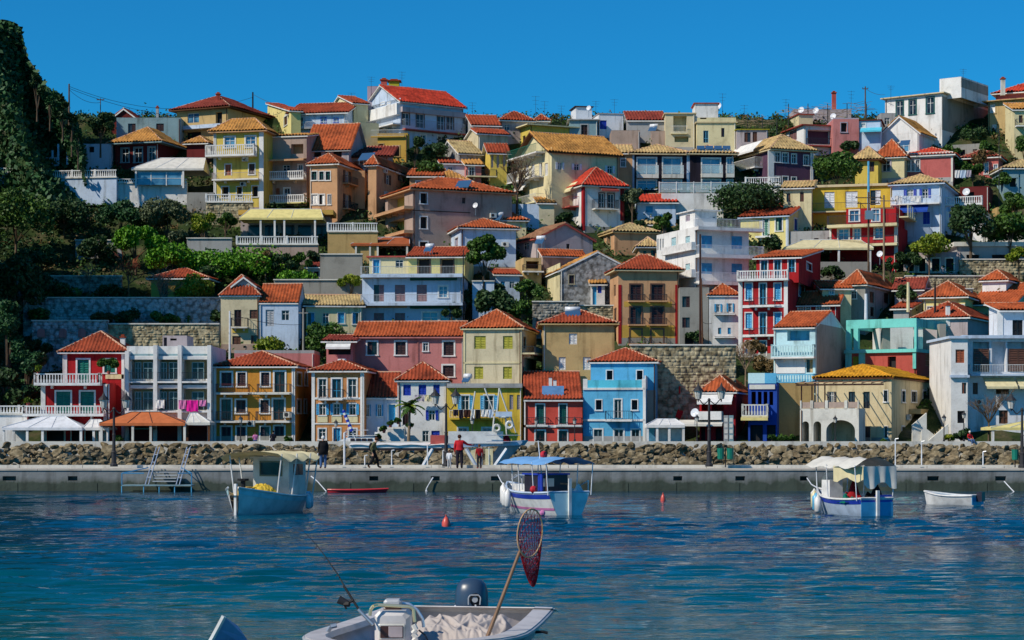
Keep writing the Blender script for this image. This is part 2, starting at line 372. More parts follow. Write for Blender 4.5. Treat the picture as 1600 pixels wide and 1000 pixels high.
        if kd == 'glass':
            q2 = s.mb(); s.fbox(q2, f, u0+.05, u1-.05, z0+.08, z1-.06, o1-.035, o1-.02); q2.build('glass_panel', 'clearglass', ob)
        return o
    def awn(s, f, x0, x1, yt, yb, out, col, val=.22):
        a, zt = s.uz(f, x0, yt); b, _ = s.uz(f, x1, yt); u0, u1 = min(a, b), max(a, b); _, zb = s.uz(f, (x0+x1)/2, yb)
        m = s.mb(); g = [s.pt(f, u, z, o) for u, z, o in ((u0, zt, .02), (u1, zt, .02), (u1, zb+val, out), (u0, zb+val, out))]
        m.poly(*g); m.poly(*[s.pt(f, u, z-.025, o) for u, z, o in ((u0, zt, .02), (u1, zt, .02), (u1, zb+val, out), (u0, zb+val, out))])
        m.poly(*[s.pt(f, u, z, out+.004) for u, z in ((u0, zb+val), (u1, zb+val), (u1, zb), (u0, zb))])
        m.poly(s.pt(f, u0, zt, .02), s.pt(f, u0, zb+val, out), s.pt(f, u0, zb+val-.03, out), s.pt(f, u0, zt-.03, .02))
        ob = m.build('awning', col+':cloth', s.root)
        q = s.mb()
        for u in (u0+.06, u1-.06): q.bar(s.pt(f, u, zt-.5, .03), s.pt(f, u, zb+val-.03, out-.03), .025)
        q.build('awning_arm', 'white:paint', ob); return s
    def ac(s, f, *pts):
        for x, y in pts:
            u, z = s.uz(f, x, y); m = s.mb(); s.fbox(m, f, u-.4, u+.4, z-.28, z+.28, .05, .36); o = m.build('air_conditioner', 'offwhite:paint', s.root)
            q = s.mb(); c = s.pt(f, u-.08, z, .365); n = 10
            q.poly(*[s.pt(f, u-.1+.2*math.cos(6.283*k/n), z+.2*math.sin(6.283*k/n), .366) for k in range(n)]); q.build('fan_grille', 'iron', o)
        return s
    def acl(s, u, z):
        m = s.mb(); s.fbox(m, 'F', u-.4, u+.4, z-.28, z+.28, .05, .36); o = m.build('air_conditioner', 'offwhite:paint', s.root)
        q = s.mb(); q.poly(*[(u-.1+.2*math.cos(6.283*k/10), -.366, z+.2*math.sin(6.283*k/10)) for k in range(10)]); q.build('fan_grille', 'iron', o)
    def chim(s, x, y0, y1, wpx=6, col='offwhite', dy=3., cap='t_red'):
        Y = s.Y+dy; p = P(x, y1, Y); h = ZZ(y0, Y)-p.z; r = wpx*Y/F/2; m = MB(); q = p-s.R0
        m.box(q.x-r, q.x+r, q.y-r, q.y+r, q.z-.8, q.z+h); o = m.build('chimney', col+':wall', s.root)
        m = MB(); m.box(q.x-r*1.35, q.x+r*1.35, q.y-r*1.35, q.y+r*1.35, q.z+h+.004, q.z+h+.14)
        m.box(q.x-r*.7, q.x+r*.7, q.y-r*.7, q.y+r*.7, q.z+h+.145, q.z+h+.34); m.build('chimney_cap', cap, o); return s
    # ---------------- roofs
    def roof(s, kind_, tile='red', yr=None, ov=.45, rise=None, inset=None, trim='white', ridge='ridge', axis=None, ovs=None, soff=True):
        w, d, h = s.wd, s.D, s.hh; ovs = ov if ovs is None else ovs; tile = 't_'+tile; far = s.Y > 238
        pitch, row = (.42, 1.2) if far else (.34, .8)
        ps = []; caps = []; r = rise
        Yof = lambda x, y: s.O.y + s.d.y*x + s.n.y*y
        m = s.mb(); gw = s.mb(); tw = lambda p: Vector(s.T(p)); s.top = False
        def sl(A, B, C, D): ps.append(slope(tw(A), tw(B), tw(C), tw(D), pitch, row))
        th = .14
        if kind_ == 'hip':
            ax = axis or ('x' if w >= d else 'y')
            if r is None: r = max(.4, ZZ(yr, Yof(w/2, d/2 if ax == 'x' else min(d/2, w/2)))-s.z0-h)
            x0, x1, y0, y1 = -ov, w+ov, -ov, d+ov; zb = h+th
            ins = inset if inset is not None else (min(w, d)/2+ov)
            if ax == 'x':
                ins = min(ins, (x1-x0)/2-.01); ra, rb = (x0+ins, d/2, zb+r), (x1-ins, d/2, zb+r)
                sl((x0,y0,zb),(x1,y0,zb),ra,rb); sl((x1,y1,zb),(x0,y1,zb),rb,ra); sl((x1,y0,zb),(x1,y1,zb),rb,rb); sl((x0,y1,zb),(x0,y0,zb),ra,ra)
                caps += [((x0,y0,zb),ra),((x0,y1,zb),ra),((x1,y0,zb),rb),((x1,y1,zb),rb),(ra,rb)]
            else:
                ins = min(ins, (y1-y0)/2-.01); ra, rb = (w/2, y0+ins, zb+r), (w/2, y1-ins, zb+r)
                sl((x0,y0,zb),(x1,y0,zb),ra,ra); sl((x1,y1,zb),(x0,y1,zb),rb,rb); sl((x1,y0,zb),(x1,y1,zb),ra,rb); sl((x0,y1,zb),(x0,y0,zb),rb,ra)
                caps += [((x0,y0,zb),ra),((x1,y0,zb),ra),((x0,y1,zb),rb),((x1,y1,zb),rb),(ra,rb)]
            m.box(x0+.03, x1-.03, y0+.03, y1-.03, h+.002, zb-.003)
        elif kind_ == 'gx':   # ridge along x
            if r is None: r = max(.4, ZZ(yr, Yof(w/2, d/2))-s.z0-h)
            x0, x1, y0, y1 = -ovs, w+ovs, -ov, d+ov; zz = h-ov*r/(d/2)+.1; ra, rb = (x0, d/2, h+r+.1), (x1, d/2, h+r+.1)
            sl((x0,y0,zz),(x1,y0,zz),ra,rb); sl((x1,y1,zz),(x0,y1,zz),rb,ra); caps += [(ra, rb)]
            for x in (0., w): gw.poly((x,0,h-.02),(x,d,h-.02),(x,d/2,h+r))
            for A, B in (((x0,y0,zz), ra), ((x0,y1,zz), ra), ((x1,y0,zz), rb), ((x1,y1,zz), rb)):
                A = Vector(A); B = Vector(B); dn = Vector((0,0,-th)); dx = Vector((.08 if A.x < w/2 else -.08, 0, 0)); m.add([A, B, B+dn, A+dn, A+dx, B+dx, B+dn+dx, A+dn+dx], [(0,1,2,3),(7,6,5,4),(3,2,6,7),(0,3,7,4)])
            for A, B, C, D in (((x0,y0,zz),(x1,y0,zz),rb,ra),((x1,y1,zz),(x0,y1,zz),ra,rb)):
                dn = Vector((0,0,-th+.01)); m.poly(*[Vector(q)+dn for q in (A,B,C,D)]); m.poly(Vector(A), Vector(B), Vector(B)+dn, Vector(A)+dn)
        elif kind_ == 'gy':   # ridge along y, gable on the front
            if r is None: r = max(.4, ZZ(yr, Yof(w/2, 0))-s.z0-h)
            x0, x1, y0, y1 = -ov, w+ov, -ovs, d+ovs; zz = h-ov*r/(w/2)+.1; ra, rb = (w/2, y0, h+r+.1), (w/2, y1, h+r+.1)
            sl((x1,y0,zz),(x1,y1,zz),ra,rb); sl((x0,y1,zz),(x0,y0,zz),rb,ra); caps += [(ra, rb)]
            for y in (0., d): gw.poly((0,y,h-.02),(w,y,h-.02),(w/2,y,h+r))
            for A, B in (((x0,y0,zz), ra), ((x1,y0,zz), ra)):
                A = Vector(A); B = Vector(B); dn = Vector((0,0,-th-.06)); dy = Vector((0,.08,0)); m.add([A, B, B+dn, A+dn, A+dy, B+dy, B+dn+dy, A+dn+dy], [(0,1,2,3),(7,6,5,4),(3,2,6,7),(0,3,7,4)])
            for A, B, C, D in (((x1,y0,zz),(x1,y1,zz),rb,ra),((x0,y1,zz),(x0,y0,zz),ra,rb)):
                dn = Vector((0,0,-th+.01)); m.poly(*[Vector(q)+dn for q in (A,B,C,D)]); m.poly(Vector(A), Vector(B), Vector(B)+dn, Vector(A)+dn)
        elif kind_ == 'shed':  # rises from the front to the back
            if r is None: r = max(.3, ZZ(yr, Yof(w/2, d))-s.z0-h)
            x0, x1, y0, y1 = -ovs, w+ovs, -ov, d; zz = h-ov*r/d+.1; A, B, C, D = (x0,y0,zz),(x1,y0,zz),(x0,y1,h+r+.1),(x1,y1,h+r+.1)
            sl(A, B, C, D); caps += [(C, D)]
            for x in (0., w): gw.poly((x,0,h-.02),(x,d,h-.02),(x,d,h+r))
            gw.poly((0,d,h),(w,d,h),(w,d,h+r),(0,d,h+r))
            dn = Vector((0,0,-th)); m.poly(*[Vector(q)+dn for q in (A,B,D,C)])
            for a, b in ((A,B),(A,C),(B,D)): m.poly(Vector(a), Vector(b), Vector(b)+dn, Vector(a)+dn)
        V, Q = join(ps)
        ro = m.build('roof', trim+':wall', s.root); kind(npmesh('roof_tiles', V, Q, tile, ro), 'stuff')
        c = s.mb()
        for a, b in caps: c.bar(Vector(a)+Vector((0,0,.05)), Vector(b)+Vector((0,0,.07)), .10, n=6)
        c.build('ridge_cap', ridge, ro)
        for f in gw.f: g = MB(); g.poly(*[gw.v[i] for i in f]); g.build('gable', s.wall, s.root)
        return s
    def flat(s, par=.35, col=None, over=.0):
        m = s.mb(); w, d, h = s.wd, s.D, s.hh; t = .16; o = over
        m.box(-o, w+o, -o, d+o, h+.002, h+.12)
        if par:
            m.box(-o, w+o, -o, t-o, h+.123, h+par); m.box(-o, w+o, d+o-t, d+o, h+.123, h+par); m.box(-o, t-o, t-o, d+o-t, h+.123, h+par); m.box(w+o-t, w+o, t-o, d+o-t, h+.123, h+par)
        m.build('flat_roof', (col+':wall') if col else s.wall, s.root); s.top = False; return s
    def finish(s):
        m = s.mb(); w, d, h, b = s.wd, s.D, s.hh, s.base
        for f, L in (('F', w), ('L', d), ('R', d)):
            R = s.rects[f]; us = sorted({0., L, *[x for r in R for x in (r[0], r[2])]}); zs = sorted({-b, h, *[x for r in R for x in (r[1], r[3])]})
            for a0, a1 in zip(us, us[1:]):
                for c0, c1 in zip(zs, zs[1:]):
                    um, zm = (a0+a1)/2, (c0+c1)/2
                    if any(r[0] < um < r[2] and r[1] < zm < r[3] for r in R): continue
                    m.poly(*[s.pt(f, u, z, 0) for u, z in ((a0, c0), (a1, c0), (a1, c1), (a0, c1))])
            for u0, z0, u1, z1, dp in R:
                c = [(u0, z0), (u1, z0), (u1, z1), (u0, z1)]
                for (p, q) in zip(c, c[1:]+c[:1]): m.poly(s.pt(f, *p, 0), s.pt(f, *q, 0), s.pt(f, *q, -dp), s.pt(f, *p, -dp))
        m.poly((0, d, -b), (w, d, -b), (w, d, h), (0, d, h))
        if s.top: m.poly((0,0,h),(w,0,h),(w,d,h),(0,d,h))
        m.build('wall', s.wall, s.root)
        if w > 3.5 and h > 3:
            u = w-.16 if s.rng.random() < .6 else .16; q = s.mb(); q.bar((u,-.07,-b+.2),(u,-.07,h-.05), .05, n=6); q.build('downpipe', s.rng.choice(('offwhite','greyS','brown')), s.root)
            if s.rng.random() < .5: q = s.mb(); s.fbox(q, 'F', .01, w-.01, -b, min(.7, h*.2), .004, .03); q.build('plinth', s.rng.choice(('grey:wall','mauve:wall','concrete:wall')), s.root)
        if w > 5 and h > 5 and s.h.group == G2 and not any(r[1] > h*.55 and r[2] > w*.7 for r in s.rects['F']): s.acl(w*.8, h*.66)
# ------------------------------------------------------------------ small roof and street furniture
def solar(label, x, y, wpx, Y, tank=True, yaw=-25):
    k = Y/F; p = P(x, y, Y); o = thing('solar_water_heater', label, 'solar heater', p, 'solar water heaters on the roofs', math.radians(yaw)); w = wpx*k; h = w*.75
    m = MB(); a = math.radians(42); c, sn = math.cos(a)*h, math.sin(a)*h
    m.add([(-w/2,-c/2,0),(w/2,-c/2,0),(w/2,c/2,sn),(-w/2,c/2,sn)]+[(-w/2,-c/2,-.08),(w/2,-c/2,-.08),(w/2,c/2,sn-.08),(-w/2,c/2,sn-.08)], [(0,1,2,3),(7,6,5,4),(0,4,5,1),(1,5,6,2),(2,6,7,3),(3,7,4,0)])
    m.build('collector_panel', 'panel', o)
    if tank:
        m = MB(); m.bar((-w*.5,c/2+.2,sn+.15),(w*.5,c/2+.2,sn+.15), .26, n=10); m.build('tank', 'whiteS:paint', o, True)
    m = MB()
    for q in (-w*.4, w*.4): m.bar((q,c/2+.1,-.7),(q,c/2+.1,sn), .03); m.bar((q,-c/2,-.6),(q,-c/2,-.05), .03)
    m.build('support_frame', 'steel:metal', o); return o
def dish(label, x, y, r, Y, face=(-.6,-1,.35)):
    p = P(x, y, Y); o = thing('satellite_dish', label, 'satellite dish', p, 'satellite dishes'); R = r*Y/F; n = 12; d = Vector(face).normalized(); u = d.orthogonal().normalized(); v = d.cross(u)
    m = MB(); vs = [Vector((0,0,0))]; fs = []
    for j, (rr, dd) in enumerate(((.5,.06),(1,.22))):
        for k in range(n): t = 6.283*k/n; vs.append(u*math.cos(t)*R*rr+v*math.sin(t)*R*rr+d*dd*R)
    fs += [(0,1+k,1+(k+1) % n) for k in range(n)]+[(1+k,1+n+k,1+n+(k+1) % n,1+(k+1) % n) for k in range(n)]
    m.add(vs, fs); m.build('reflector', 'whiteS:paint', o, True)
    m = MB(); m.bar((0,0,0), d*R*1.0+Vector((0,0,-R*.3)), .02); m.bar((0,.1,-1.2),(0,.05,0), .035); m.build('mount', 'steel:metal', o)
def antenna(x, y0, y1, Y, lab, n=3):
    k = Y/F; p = P(x, y1, Y); o = thing('antenna', 'thin metal television aerial '+lab, 'antenna', p, 'television aerials on the hilltop roofs'); h = (y1-y0)*k
    m = MB(); m.bar((0,0,-.6),(0,0,h), .025, .018); m.build('mast', 'iron', o); m = MB()
    for i in range(n): z = h*(.98-.12*i); w = .55-.1*i; m.bar((-w,-.1,z),(w,.1,z), .012); m.bar((0,-.3,z),(0,.3,z), .01)
    m.build('crossbar', 'iron', o)
# ------------------------------------------------------------------ stone walls, terraces
def stones(L, H, size, T, parent, mat, name='stone'):
    V = []; Q = []; z = 0
    while z < H:
        hz = size*random.uniform(.4, .95); x = -random.random()*size
        while x < L:
            wx = size*random.uniform(.7, 1.6); a, b = max(0, x+.02), min(L, x+wx-.02); o = random.uniform(.0, .09)
            if b-a > .05:
                z1 = min(H, z+hz-.03); i = len(V); e = .04
                for (u, zz, oo) in ((a,z,0),(b,z,0),(b,z1,0),(a,z1,0),(a+e,z+e,o),(b-e,z+e*random.random(),o*random.uniform(.6,1)),(b-e,z1-e,o),(a+e*1.5,z1-e,o*random.uniform(.6,1))): V.append(T((u, -oo, zz)))
                Q += [(i+4,i+5,i+6,i+7),(i,i+1,i+5,i+4),(i+1,i+2,i+6,i+5),(i+2,i+3,i+7,i+6),(i+3,i,i+4,i+7)]
            x += wx
        z += hz
    if V: return kind(npmesh(name, V, Q, mat, parent), 'stuff')
def swall(label, x0, x1, yt, yb, Y=None, th=0, mat='stonew:stone', cap=True, size=.42, plain=False, bal=None, balcol='white', thick=.6, cat='wall', name='retaining_wall', slope_to=None):
    Y = min(Y or 999, YD(yb)-.6); A = Vector((XX(x0, Y), Y)); k = (x1-CX)/F; t = math.radians(th); d = Vector((math.cos(t), math.sin(t)))
    L = (k*A.y-A.x)/(d.x-k*d.y); n = Vector((-d.y, d.x)); z0 = ZZ(yb, Y); H = ZZ(yt, Y)-z0
    o = thing(name, label, cat, (A.x, A.y, z0), 'retaining walls and terraces on the slope')
    T = lambda p: (d.x*p[0]+n.x*p[1], d.y*p[0]+n.y*p[1], p[2])
    m = MB(T); m.box(0, L, 0, thick, -2, H); m.build('wall_core', mat, o)
    if not plain: stones(L, H, size, T, o, mat)
    if cap: m = MB(T); m.box(-.06, L+.06, -.16, thick, H+.002, H+.13); m.build('coping', 'offwhite:wall', o)
    if bal:
        h = (yb and bal)*Y/F; m = MB(T); z = H+.14; m.box(0, L, -.1, .1, z+h-.12, z+h); m.box(0, L, -.1, .1, z, z+.1); nb = int(L/.28)
        for i in range(nb):
            x = (i+.5)*L/nb
            m.box(x-.075, x+.075, -.07, .07, z+.1, z+.1+(h-.22)*.45); m.box(x-.045, x+.045, -.05, .05, z+.1+(h-.22)*.45, z+h-.12)
        for i in range(int(L/3)+1): x = min(L-.1, i*3.); m.box(x-.11, x+.11, -.12, .12, z, z+h+.06)
        kind(m.build('balustrade', balcol+':paint', o), 'stuff')
    return o
def canopy(label, x0, x1, yt, ye, yb, Y, depth, col, posts, tx=None, postcol='offwhite', val=.25, back=None, cat='canopy'):
    k = Y/F; X0, X1 = XX(x0, Y), XX(x1, Y); z0 = ZZ(yb, Y); ze = ZZ(ye, Y)-z0; zt = ZZ(yt, Y)-z0+depth*.5*(HY-yt)/F; w = X1-X0
    o = thing('canopy', label, cat, (X0, Y, z0), 'canopies and pavilions on the waterfront')
    a, b = (tx if tx else (.3, .7)); n = 9; m = MB(); r0, r1 = (a*w, depth/2, zt), (b*w, depth/2, zt)
    c = [(0,0,ze),(w,0,ze),(w,depth,ze),(0,depth,ze)]
    m.poly(c[0], c[1], r1, r0); m.poly(c[2], c[3], r0, r1); m.poly(c[1], c[2], r1); m.poly(c[3], c[0], r0)
    for p, q in zip(c, c[1:]+c[:1]):
        p, q = Vector(p), Vector(q); m.poly(p, q, q-Vector((0,0,val)), p-Vector((0,0,val)))
    m.build('canopy_cloth', col+':cloth', o)
    m = MB()
    for p, q in ((c[0], r0), (c[1], r1), (r0, r1)): m.bar(Vector(p)+Vector((0,0,.03)), Vector(q)+Vector((0,0,.03)), .035)
    for t in (.33,.62): m.bar((w*t,0,ze+.02),(r0[0]+(r1[0]-r0[0])*t, depth/2, zt+.02), .03)
    m.build('seam', 'iron' if col.startswith('or') else 'whiteS:paint', o)
    for px in posts:
        x = XX(px, Y)-X0; m = MB(); m.box(x-.11, x+.11, .08, .3, -.3, ze-.02); m.build('post', postcol+':wall', o)
    return o
# ------------------------------------------------------------------ setting: hill, water, quay
def prof(Y):
    if Y < 191.5: return 2.2
    yb = 690-490*(min(Y, 280)-192)/85
    return ZZ(yb, min(Y, 280)) + max(0, Y-280)*.12
def sstep(a, b, x): t = max(0, min(1, (x-a)/(b-a))); return t*t*(3-2*t)
def tz(X, Y):
    z = prof(Y)
    px = CX+F*X/Y
    if Y > 193:
        left = sstep(-12, -110, px)*sstep(197, 204, Y)          # castle hill past the left edge, unseen; heights shaped to shade the slope
        top = np.interp(Y, (200, 204, 218, 236, 255, 275), (40, 47, 42, 30, 38, 57)); z += left*max(0, top-z)
        z -= .35 + .25*math.sin(X*.7+Y*.5)
    return z
xs = np.concatenate([np.arange(-220, -110, 8.), np.arange(-110, 110, 1.5), np.arange(110, 221, 8.)]); ys = np.concatenate([np.arange(186.5, 192, 1.8), np.arange(192, 290, 1.4), np.arange(290, 420, 10.)])
V = np.array([(x, y, tz(x, y)) for y in ys for x in xs]); nx = len(xs); i = np.arange(len(ys)-1)[:, None]*nx+np.arange(nx-1)[None]
kind(npmesh('hill', V, np.stack([i, i+1, i+nx+1, i+nx], -1).reshape(-1, 4), 'terrain'), 'structure')
def slab(name, x0, x1, y0, y1, z0, z1, mat):
    m = MB(); m.box(x0, x1, y0, y1, z0, z1); return kind(m.build(name, mat), 'structure')
slab('promenade', -200, 200, 186, 193.5, -2, 2.2, 'paving')
slab('promenade_kerb', -200, 200, 185.75, 186.25, -1, 2.32, 'offwhite:wall')
slab('seabed', -420, 420, -60, 430, -6, -5, 'terrain')
# water: ripples as real geometry, finer towards the shore the photographer stands on
wx = np.concatenate([np.arange(-220, -60, 4.), np.arange(-60, 60, .24), np.arange(60, 221, 4.)])
yy = [-20.]
while yy[-1] < 188: y = yy[-1]; yy.append(y+(4 if y < 16 else max(.10, min(.5, y*.0042))))
wy = np.array(yy); gx, gy = np.meshgrid(wx, wy); z = np.zeros_like(gx)
for k in range(64):
    lam = .30*(8 ** RS.rand()); an = math.radians(90+RS.normal(0, 14)); kk = 2*math.pi/lam; amp = lam*.0100*(1 if lam < 1.3 else .42)
    fade = np.clip((lam/np.maximum(.22, gy*.0046)-1.2)/2, 0, 1)
    z += amp*fade*np.sin(kk*(math.cos(an)*gx+math.sin(an)*gy)+RS.rand()*6.28)
patch = .65+.55*np.sin(gx*.055+gy*.11+1.3*np.sin(gy*.05))*np.sin(gx*.03-gy*.17+.6)
z *= np.clip(patch, .25, 1.2)
nx = len(wx); i = np.arange(len(wy)-1)[:, None]*nx+np.arange(nx-1)[None]
kind(npmesh('sea', np.stack([gx, gy, z], -1).reshape(-1, 3), np.stack([i, i+1, i+nx+1, i+nx], -1).reshape(-1, 4), 'water', smooth=True), 'structure')
# quay wall with its mooring recesses
QY = 110.; QT = ZZ(733, QY); QB = ZZ(768, QY)
m = MB(); slots = [(4,25),(106,121),(577,591),(673,687),(767,781),(1052,1066),(1149,1164),(1250,1262),(1449,1467),(1555,1572)]
xl = [-60.]
zs0, zs1 = ZZ(751, QY), ZZ(744, QY)
for a, b in slots:
    a, b = XX(a, QY), XX(b, QY)
    m.box(xl[-1], a, QY, QY+.5, -2, QT-.08); m.box(a, b, QY, QY+.5, -2, zs0); m.box(a, b, QY, QY+.5, zs1, QT-.08); m.box(a, b, QY+.47, QY+.5, zs0, zs1); xl.append(b)
m.box(xl[-1], 60, QY, QY+.5, -2, QT-.08); m.box(-60, 60, QY+.5, QY+3.4, -2, QT-.082)
quay = kind(m.build('quay', 'quay'), 'structure')
m = MB(); x = -60.; random.seed(3)
while x < 60: L = random.uniform(3, 5); m.box(x+.012, x+L-.012, QY-.05, QY+3.0, QT-.078, QT); x += L
kind(m.build('quay_capping', 'paving'), 'structure')
m = MB(); x = -60.
while x < 60: L = random.uniform(3.4, 4.4); m.box(x+.015, x+L-.015, QY+3.02, QY+3.5, -2, QT+.17); x += L
kind(m.build('quay_kerb', 'offwhite:wall'), 'structure')
m = MB(); x = -60.; q = RS
while x < 60:   # concrete courses, slightly proud of one another
    L = random.uniform(2.5, 5.5); m.box(x+.02, x+L-.02, QY-.035, QY-.003, -1.5, zs0-.12+random.uniform(-.02,.02)); x += L
kind(m.build('quay_footing', 'quay'), 'structure')
# breakwater boulders
def rockmesh(k):
    rs = np.random.RandomState(100+k); m = MB(); m.ball((0,0,0), 1, 1, 1, 8, 6); V = np.array([tuple(p) for p in m.v])
    for _ in range(9):
        d = rs.normal(size=3); d /= np.linalg.norm(d); c = rs.uniform(.45, .8); t = V@d; V -= np.outer(np.clip(t-c, 0, None), d)
    V += rs.normal(size=V.shape)*.05; V *= np.array([rs.uniform(.8, 1.25), rs.uniform(.7, 1.), rs.uniform(.55, .85)])
    me = bpy.data.meshes.new('boulder'); me.from_pydata([tuple(v) for v in V], [], m.f); me.materials.append(M('rock')); return me
RM = [rockmesh(k) for k in range(14)]; random.seed(5); n = 0; pend = []
for row, (py, Yr, s0, s1) in enumerate(((699, 184.9, .35, .7), (706, 183.1, .45, .8), (714, 181.2, .5, .9), (722, 179.2, .5, .95), (730, 177.2, .45, .8))):
    px = -20 - row*7
    while px < 1625:
        s = random.uniform(s0, s1); px += s*F/180*1.28*random.uniform(.8, 1.15)
        p = P(px, py+random.uniform(-3, 3), Yr+random.uniform(-.7, .7)); pend.append((p, s))
random.shuffle(pend)
for p, s in pend[:296]:
    o = bpy.data.objects.new('boulder', random.choice(RM)); COL.objects.link(o); o.location = p; o.scale = (s, s*random.uniform(.8, 1.1), s*random.uniform(.8, 1.1)); o.rotation_euler = (random.uniform(-.5, .5), random.uniform(-.5, .5), random.uniform(0, 6.28))
    tag(o, 'rough weathered boulder heaped on the breakwater below the promenade', 'boulder', 'boulders of the breakwater')
Vs = []; Qs = []; oo = 0
fill = pend[296:] + [(P(random.uniform(-30, 1630), random.uniform(697, 733), 0+random.uniform(178, 185)), random.uniform(.25, .5)) for _ in range(640)]
fm = MB()
for p, s in fill:
    me = random.choice(RM); R = Matrix.Rotation(random.uniform(0, 6.28), 3, 'Z') @ Matrix.Rotation(random.uniform(-.5, .5), 3, 'X')
    pz = Vector(p); pz.z = min(pz.z, 2.2-(186-pz.y)*.24)
    fm.add([pz+R@(v.co*s) for v in me.vertices], [tuple(f.vertices) for f in me.polygons])
kind(fm.build('rock_rubble', 'rock'), 'stuff')
# ------------------------------------------------------------------ houses along the waterfront (pixel rectangles read on the facade planes)
def B1():
    h = House('red house with green shutters and white balustraded balconies at the left end of the promenade', group=G1)
    b = h.block(0, 65, 171, 693, 600, depth=3.2, wall='red', Y=190.5); b.flat(0)
    b.w('s', 'F', 'white', 'green', (88,612,110,646), (126,612,147,646)).w('k', 'F', 'offwhite', '', (73,673,100,692), (112,670,124,692), (134,672,150,692))
    b.pil('F', 'white', (64,600,71,690), (162,600,171,690)).balc('F', 40, 166, 648, 634, 1.3, 'bal').balc('F', 57, 160, 600, 584, 1.1, 'bal')
    c = h.block(0, 98, 197, 693, 553, depth=7, wall='red', Y=193.8); c.roof('hip', 'red', 521)
    c.w('s', 'F', 'white', 'green', (121,562,139,598), (163,562,180,582)).pil('F', 'white', (98,553,105,600), (190,553,197,690)).pil('F', 'cream', (165,585,197,592))
    c.chim(192, 528, 548, 7, 'white', 2.5); h.done()
def B2():
    h = House('white three storey house with deep shaded balconies, blue spandrels and a roof terrace', group=G1)
    b = h.block(0, 198, 332, 693, 549, depth=9, wall='white', Y=191.5); b.flat(.5)
    for y0, y1 in ((562,592),(608,640)):
        b.w('r', 'F', None, 'cream', (206,y0,240,y1), (250,y0,280,y1), (287,y0,325,y1))
        for x0, x1 in ((211,221),(224,239),(251,261),(264,279),(300,319)): b.w('g', 'F', None, 'teal', (x0,y0+4,x1,y1), surf=True)
    for y in (552, 597): b.pil('F', 'teal', (204,y+1,326,y+8), pr=.1, name='spandrel')
    b.balc('F', 198, 332, 596, 582, .9, 'bars', 'iron', under=False).balc('F', 198, 332, 642, 626, .9, 'bars', 'iron', under=False)
    b.pil('F', 'white', (198,549,204,690), (242,540,248,690), (280,540,286,690), (326,540,332,690), pr=.92)
    for y in (558, 603):
        for x0, x1 in ((205,241),(249,279),(287,325)): b.awn('F', x0, x1, y-2, y+4, .6, 'white', .3)
    b.w('k', 'F', None, '', (215,668,240,692), (255,668,300,692))
    t = h.block(0, 254, 292, 549, 526, depth=4, wall='mauve2', Y=194.5, base=.3); t.flat(.1).w('d', 'F', None, 'navy', (245,526,253,548)).w('k', 'F', None, '', (266,530,276,532)); h.done()
def B3():
    h = House('three storey orange house with white window surrounds, iron balconies and tiled hip roof', group=G1)
    b = h.block(-4, 334, 461, 693, 575, side=486, wall='orange', Y=191.5); b.roof('hip', 'red', 552, ov=.35)
    for r in ((346,582,362,603),(371,582,384,603),(408,582,421,603),(369,625,384,645),(407,625,420,645)): b.w('s', 'F', 'white', 'dbrown', r)
    b.w('p', 'F', 'white', 'brown', (429,581,445,613), (346,624,361,656), (427,624,444,656))
    b.w('s', 'F', 'white', 'navy', (370,667,384,688), (407,667,421,688)).w('d', 'F', 'white', 'navy', (346,667,361,692), (429,666,444,692))
    b.pil('F', 'white', (334,575,338,692), (456,575,461,692)).pil('F', 'offwhite', (338,613,456,616), (338,657,456,660))
    b.balc('F', 340, 390, 614, 600, .9, 'bars', 'dkred', 'offwhite').balc('F', 404, 455, 614, 600, .9, 'bars', 'iron', 'offwhite').balc('F', 340, 390, 658, 643, .9, 'bars', 'iron', 'offwhite').balc('F', 402, 455, 658, 643, .9, 'bars', 'iron', 'offwhite')
    b.w('s', 'R', 'offwhite', 'brown', (464,583,471,602), (464,625,470,645), (476,583,480,602), (475,625,479,645)); b.ac('F', (393,662), (450,648)); h.done()
    h = House('flat roofed pink house half hidden behind the orange house', group=G1)
    c = h.block(0, 366, 491, 640, 552, depth=6, wall='pink', Y=201); c.flat(.3, 'grey'); h.done()
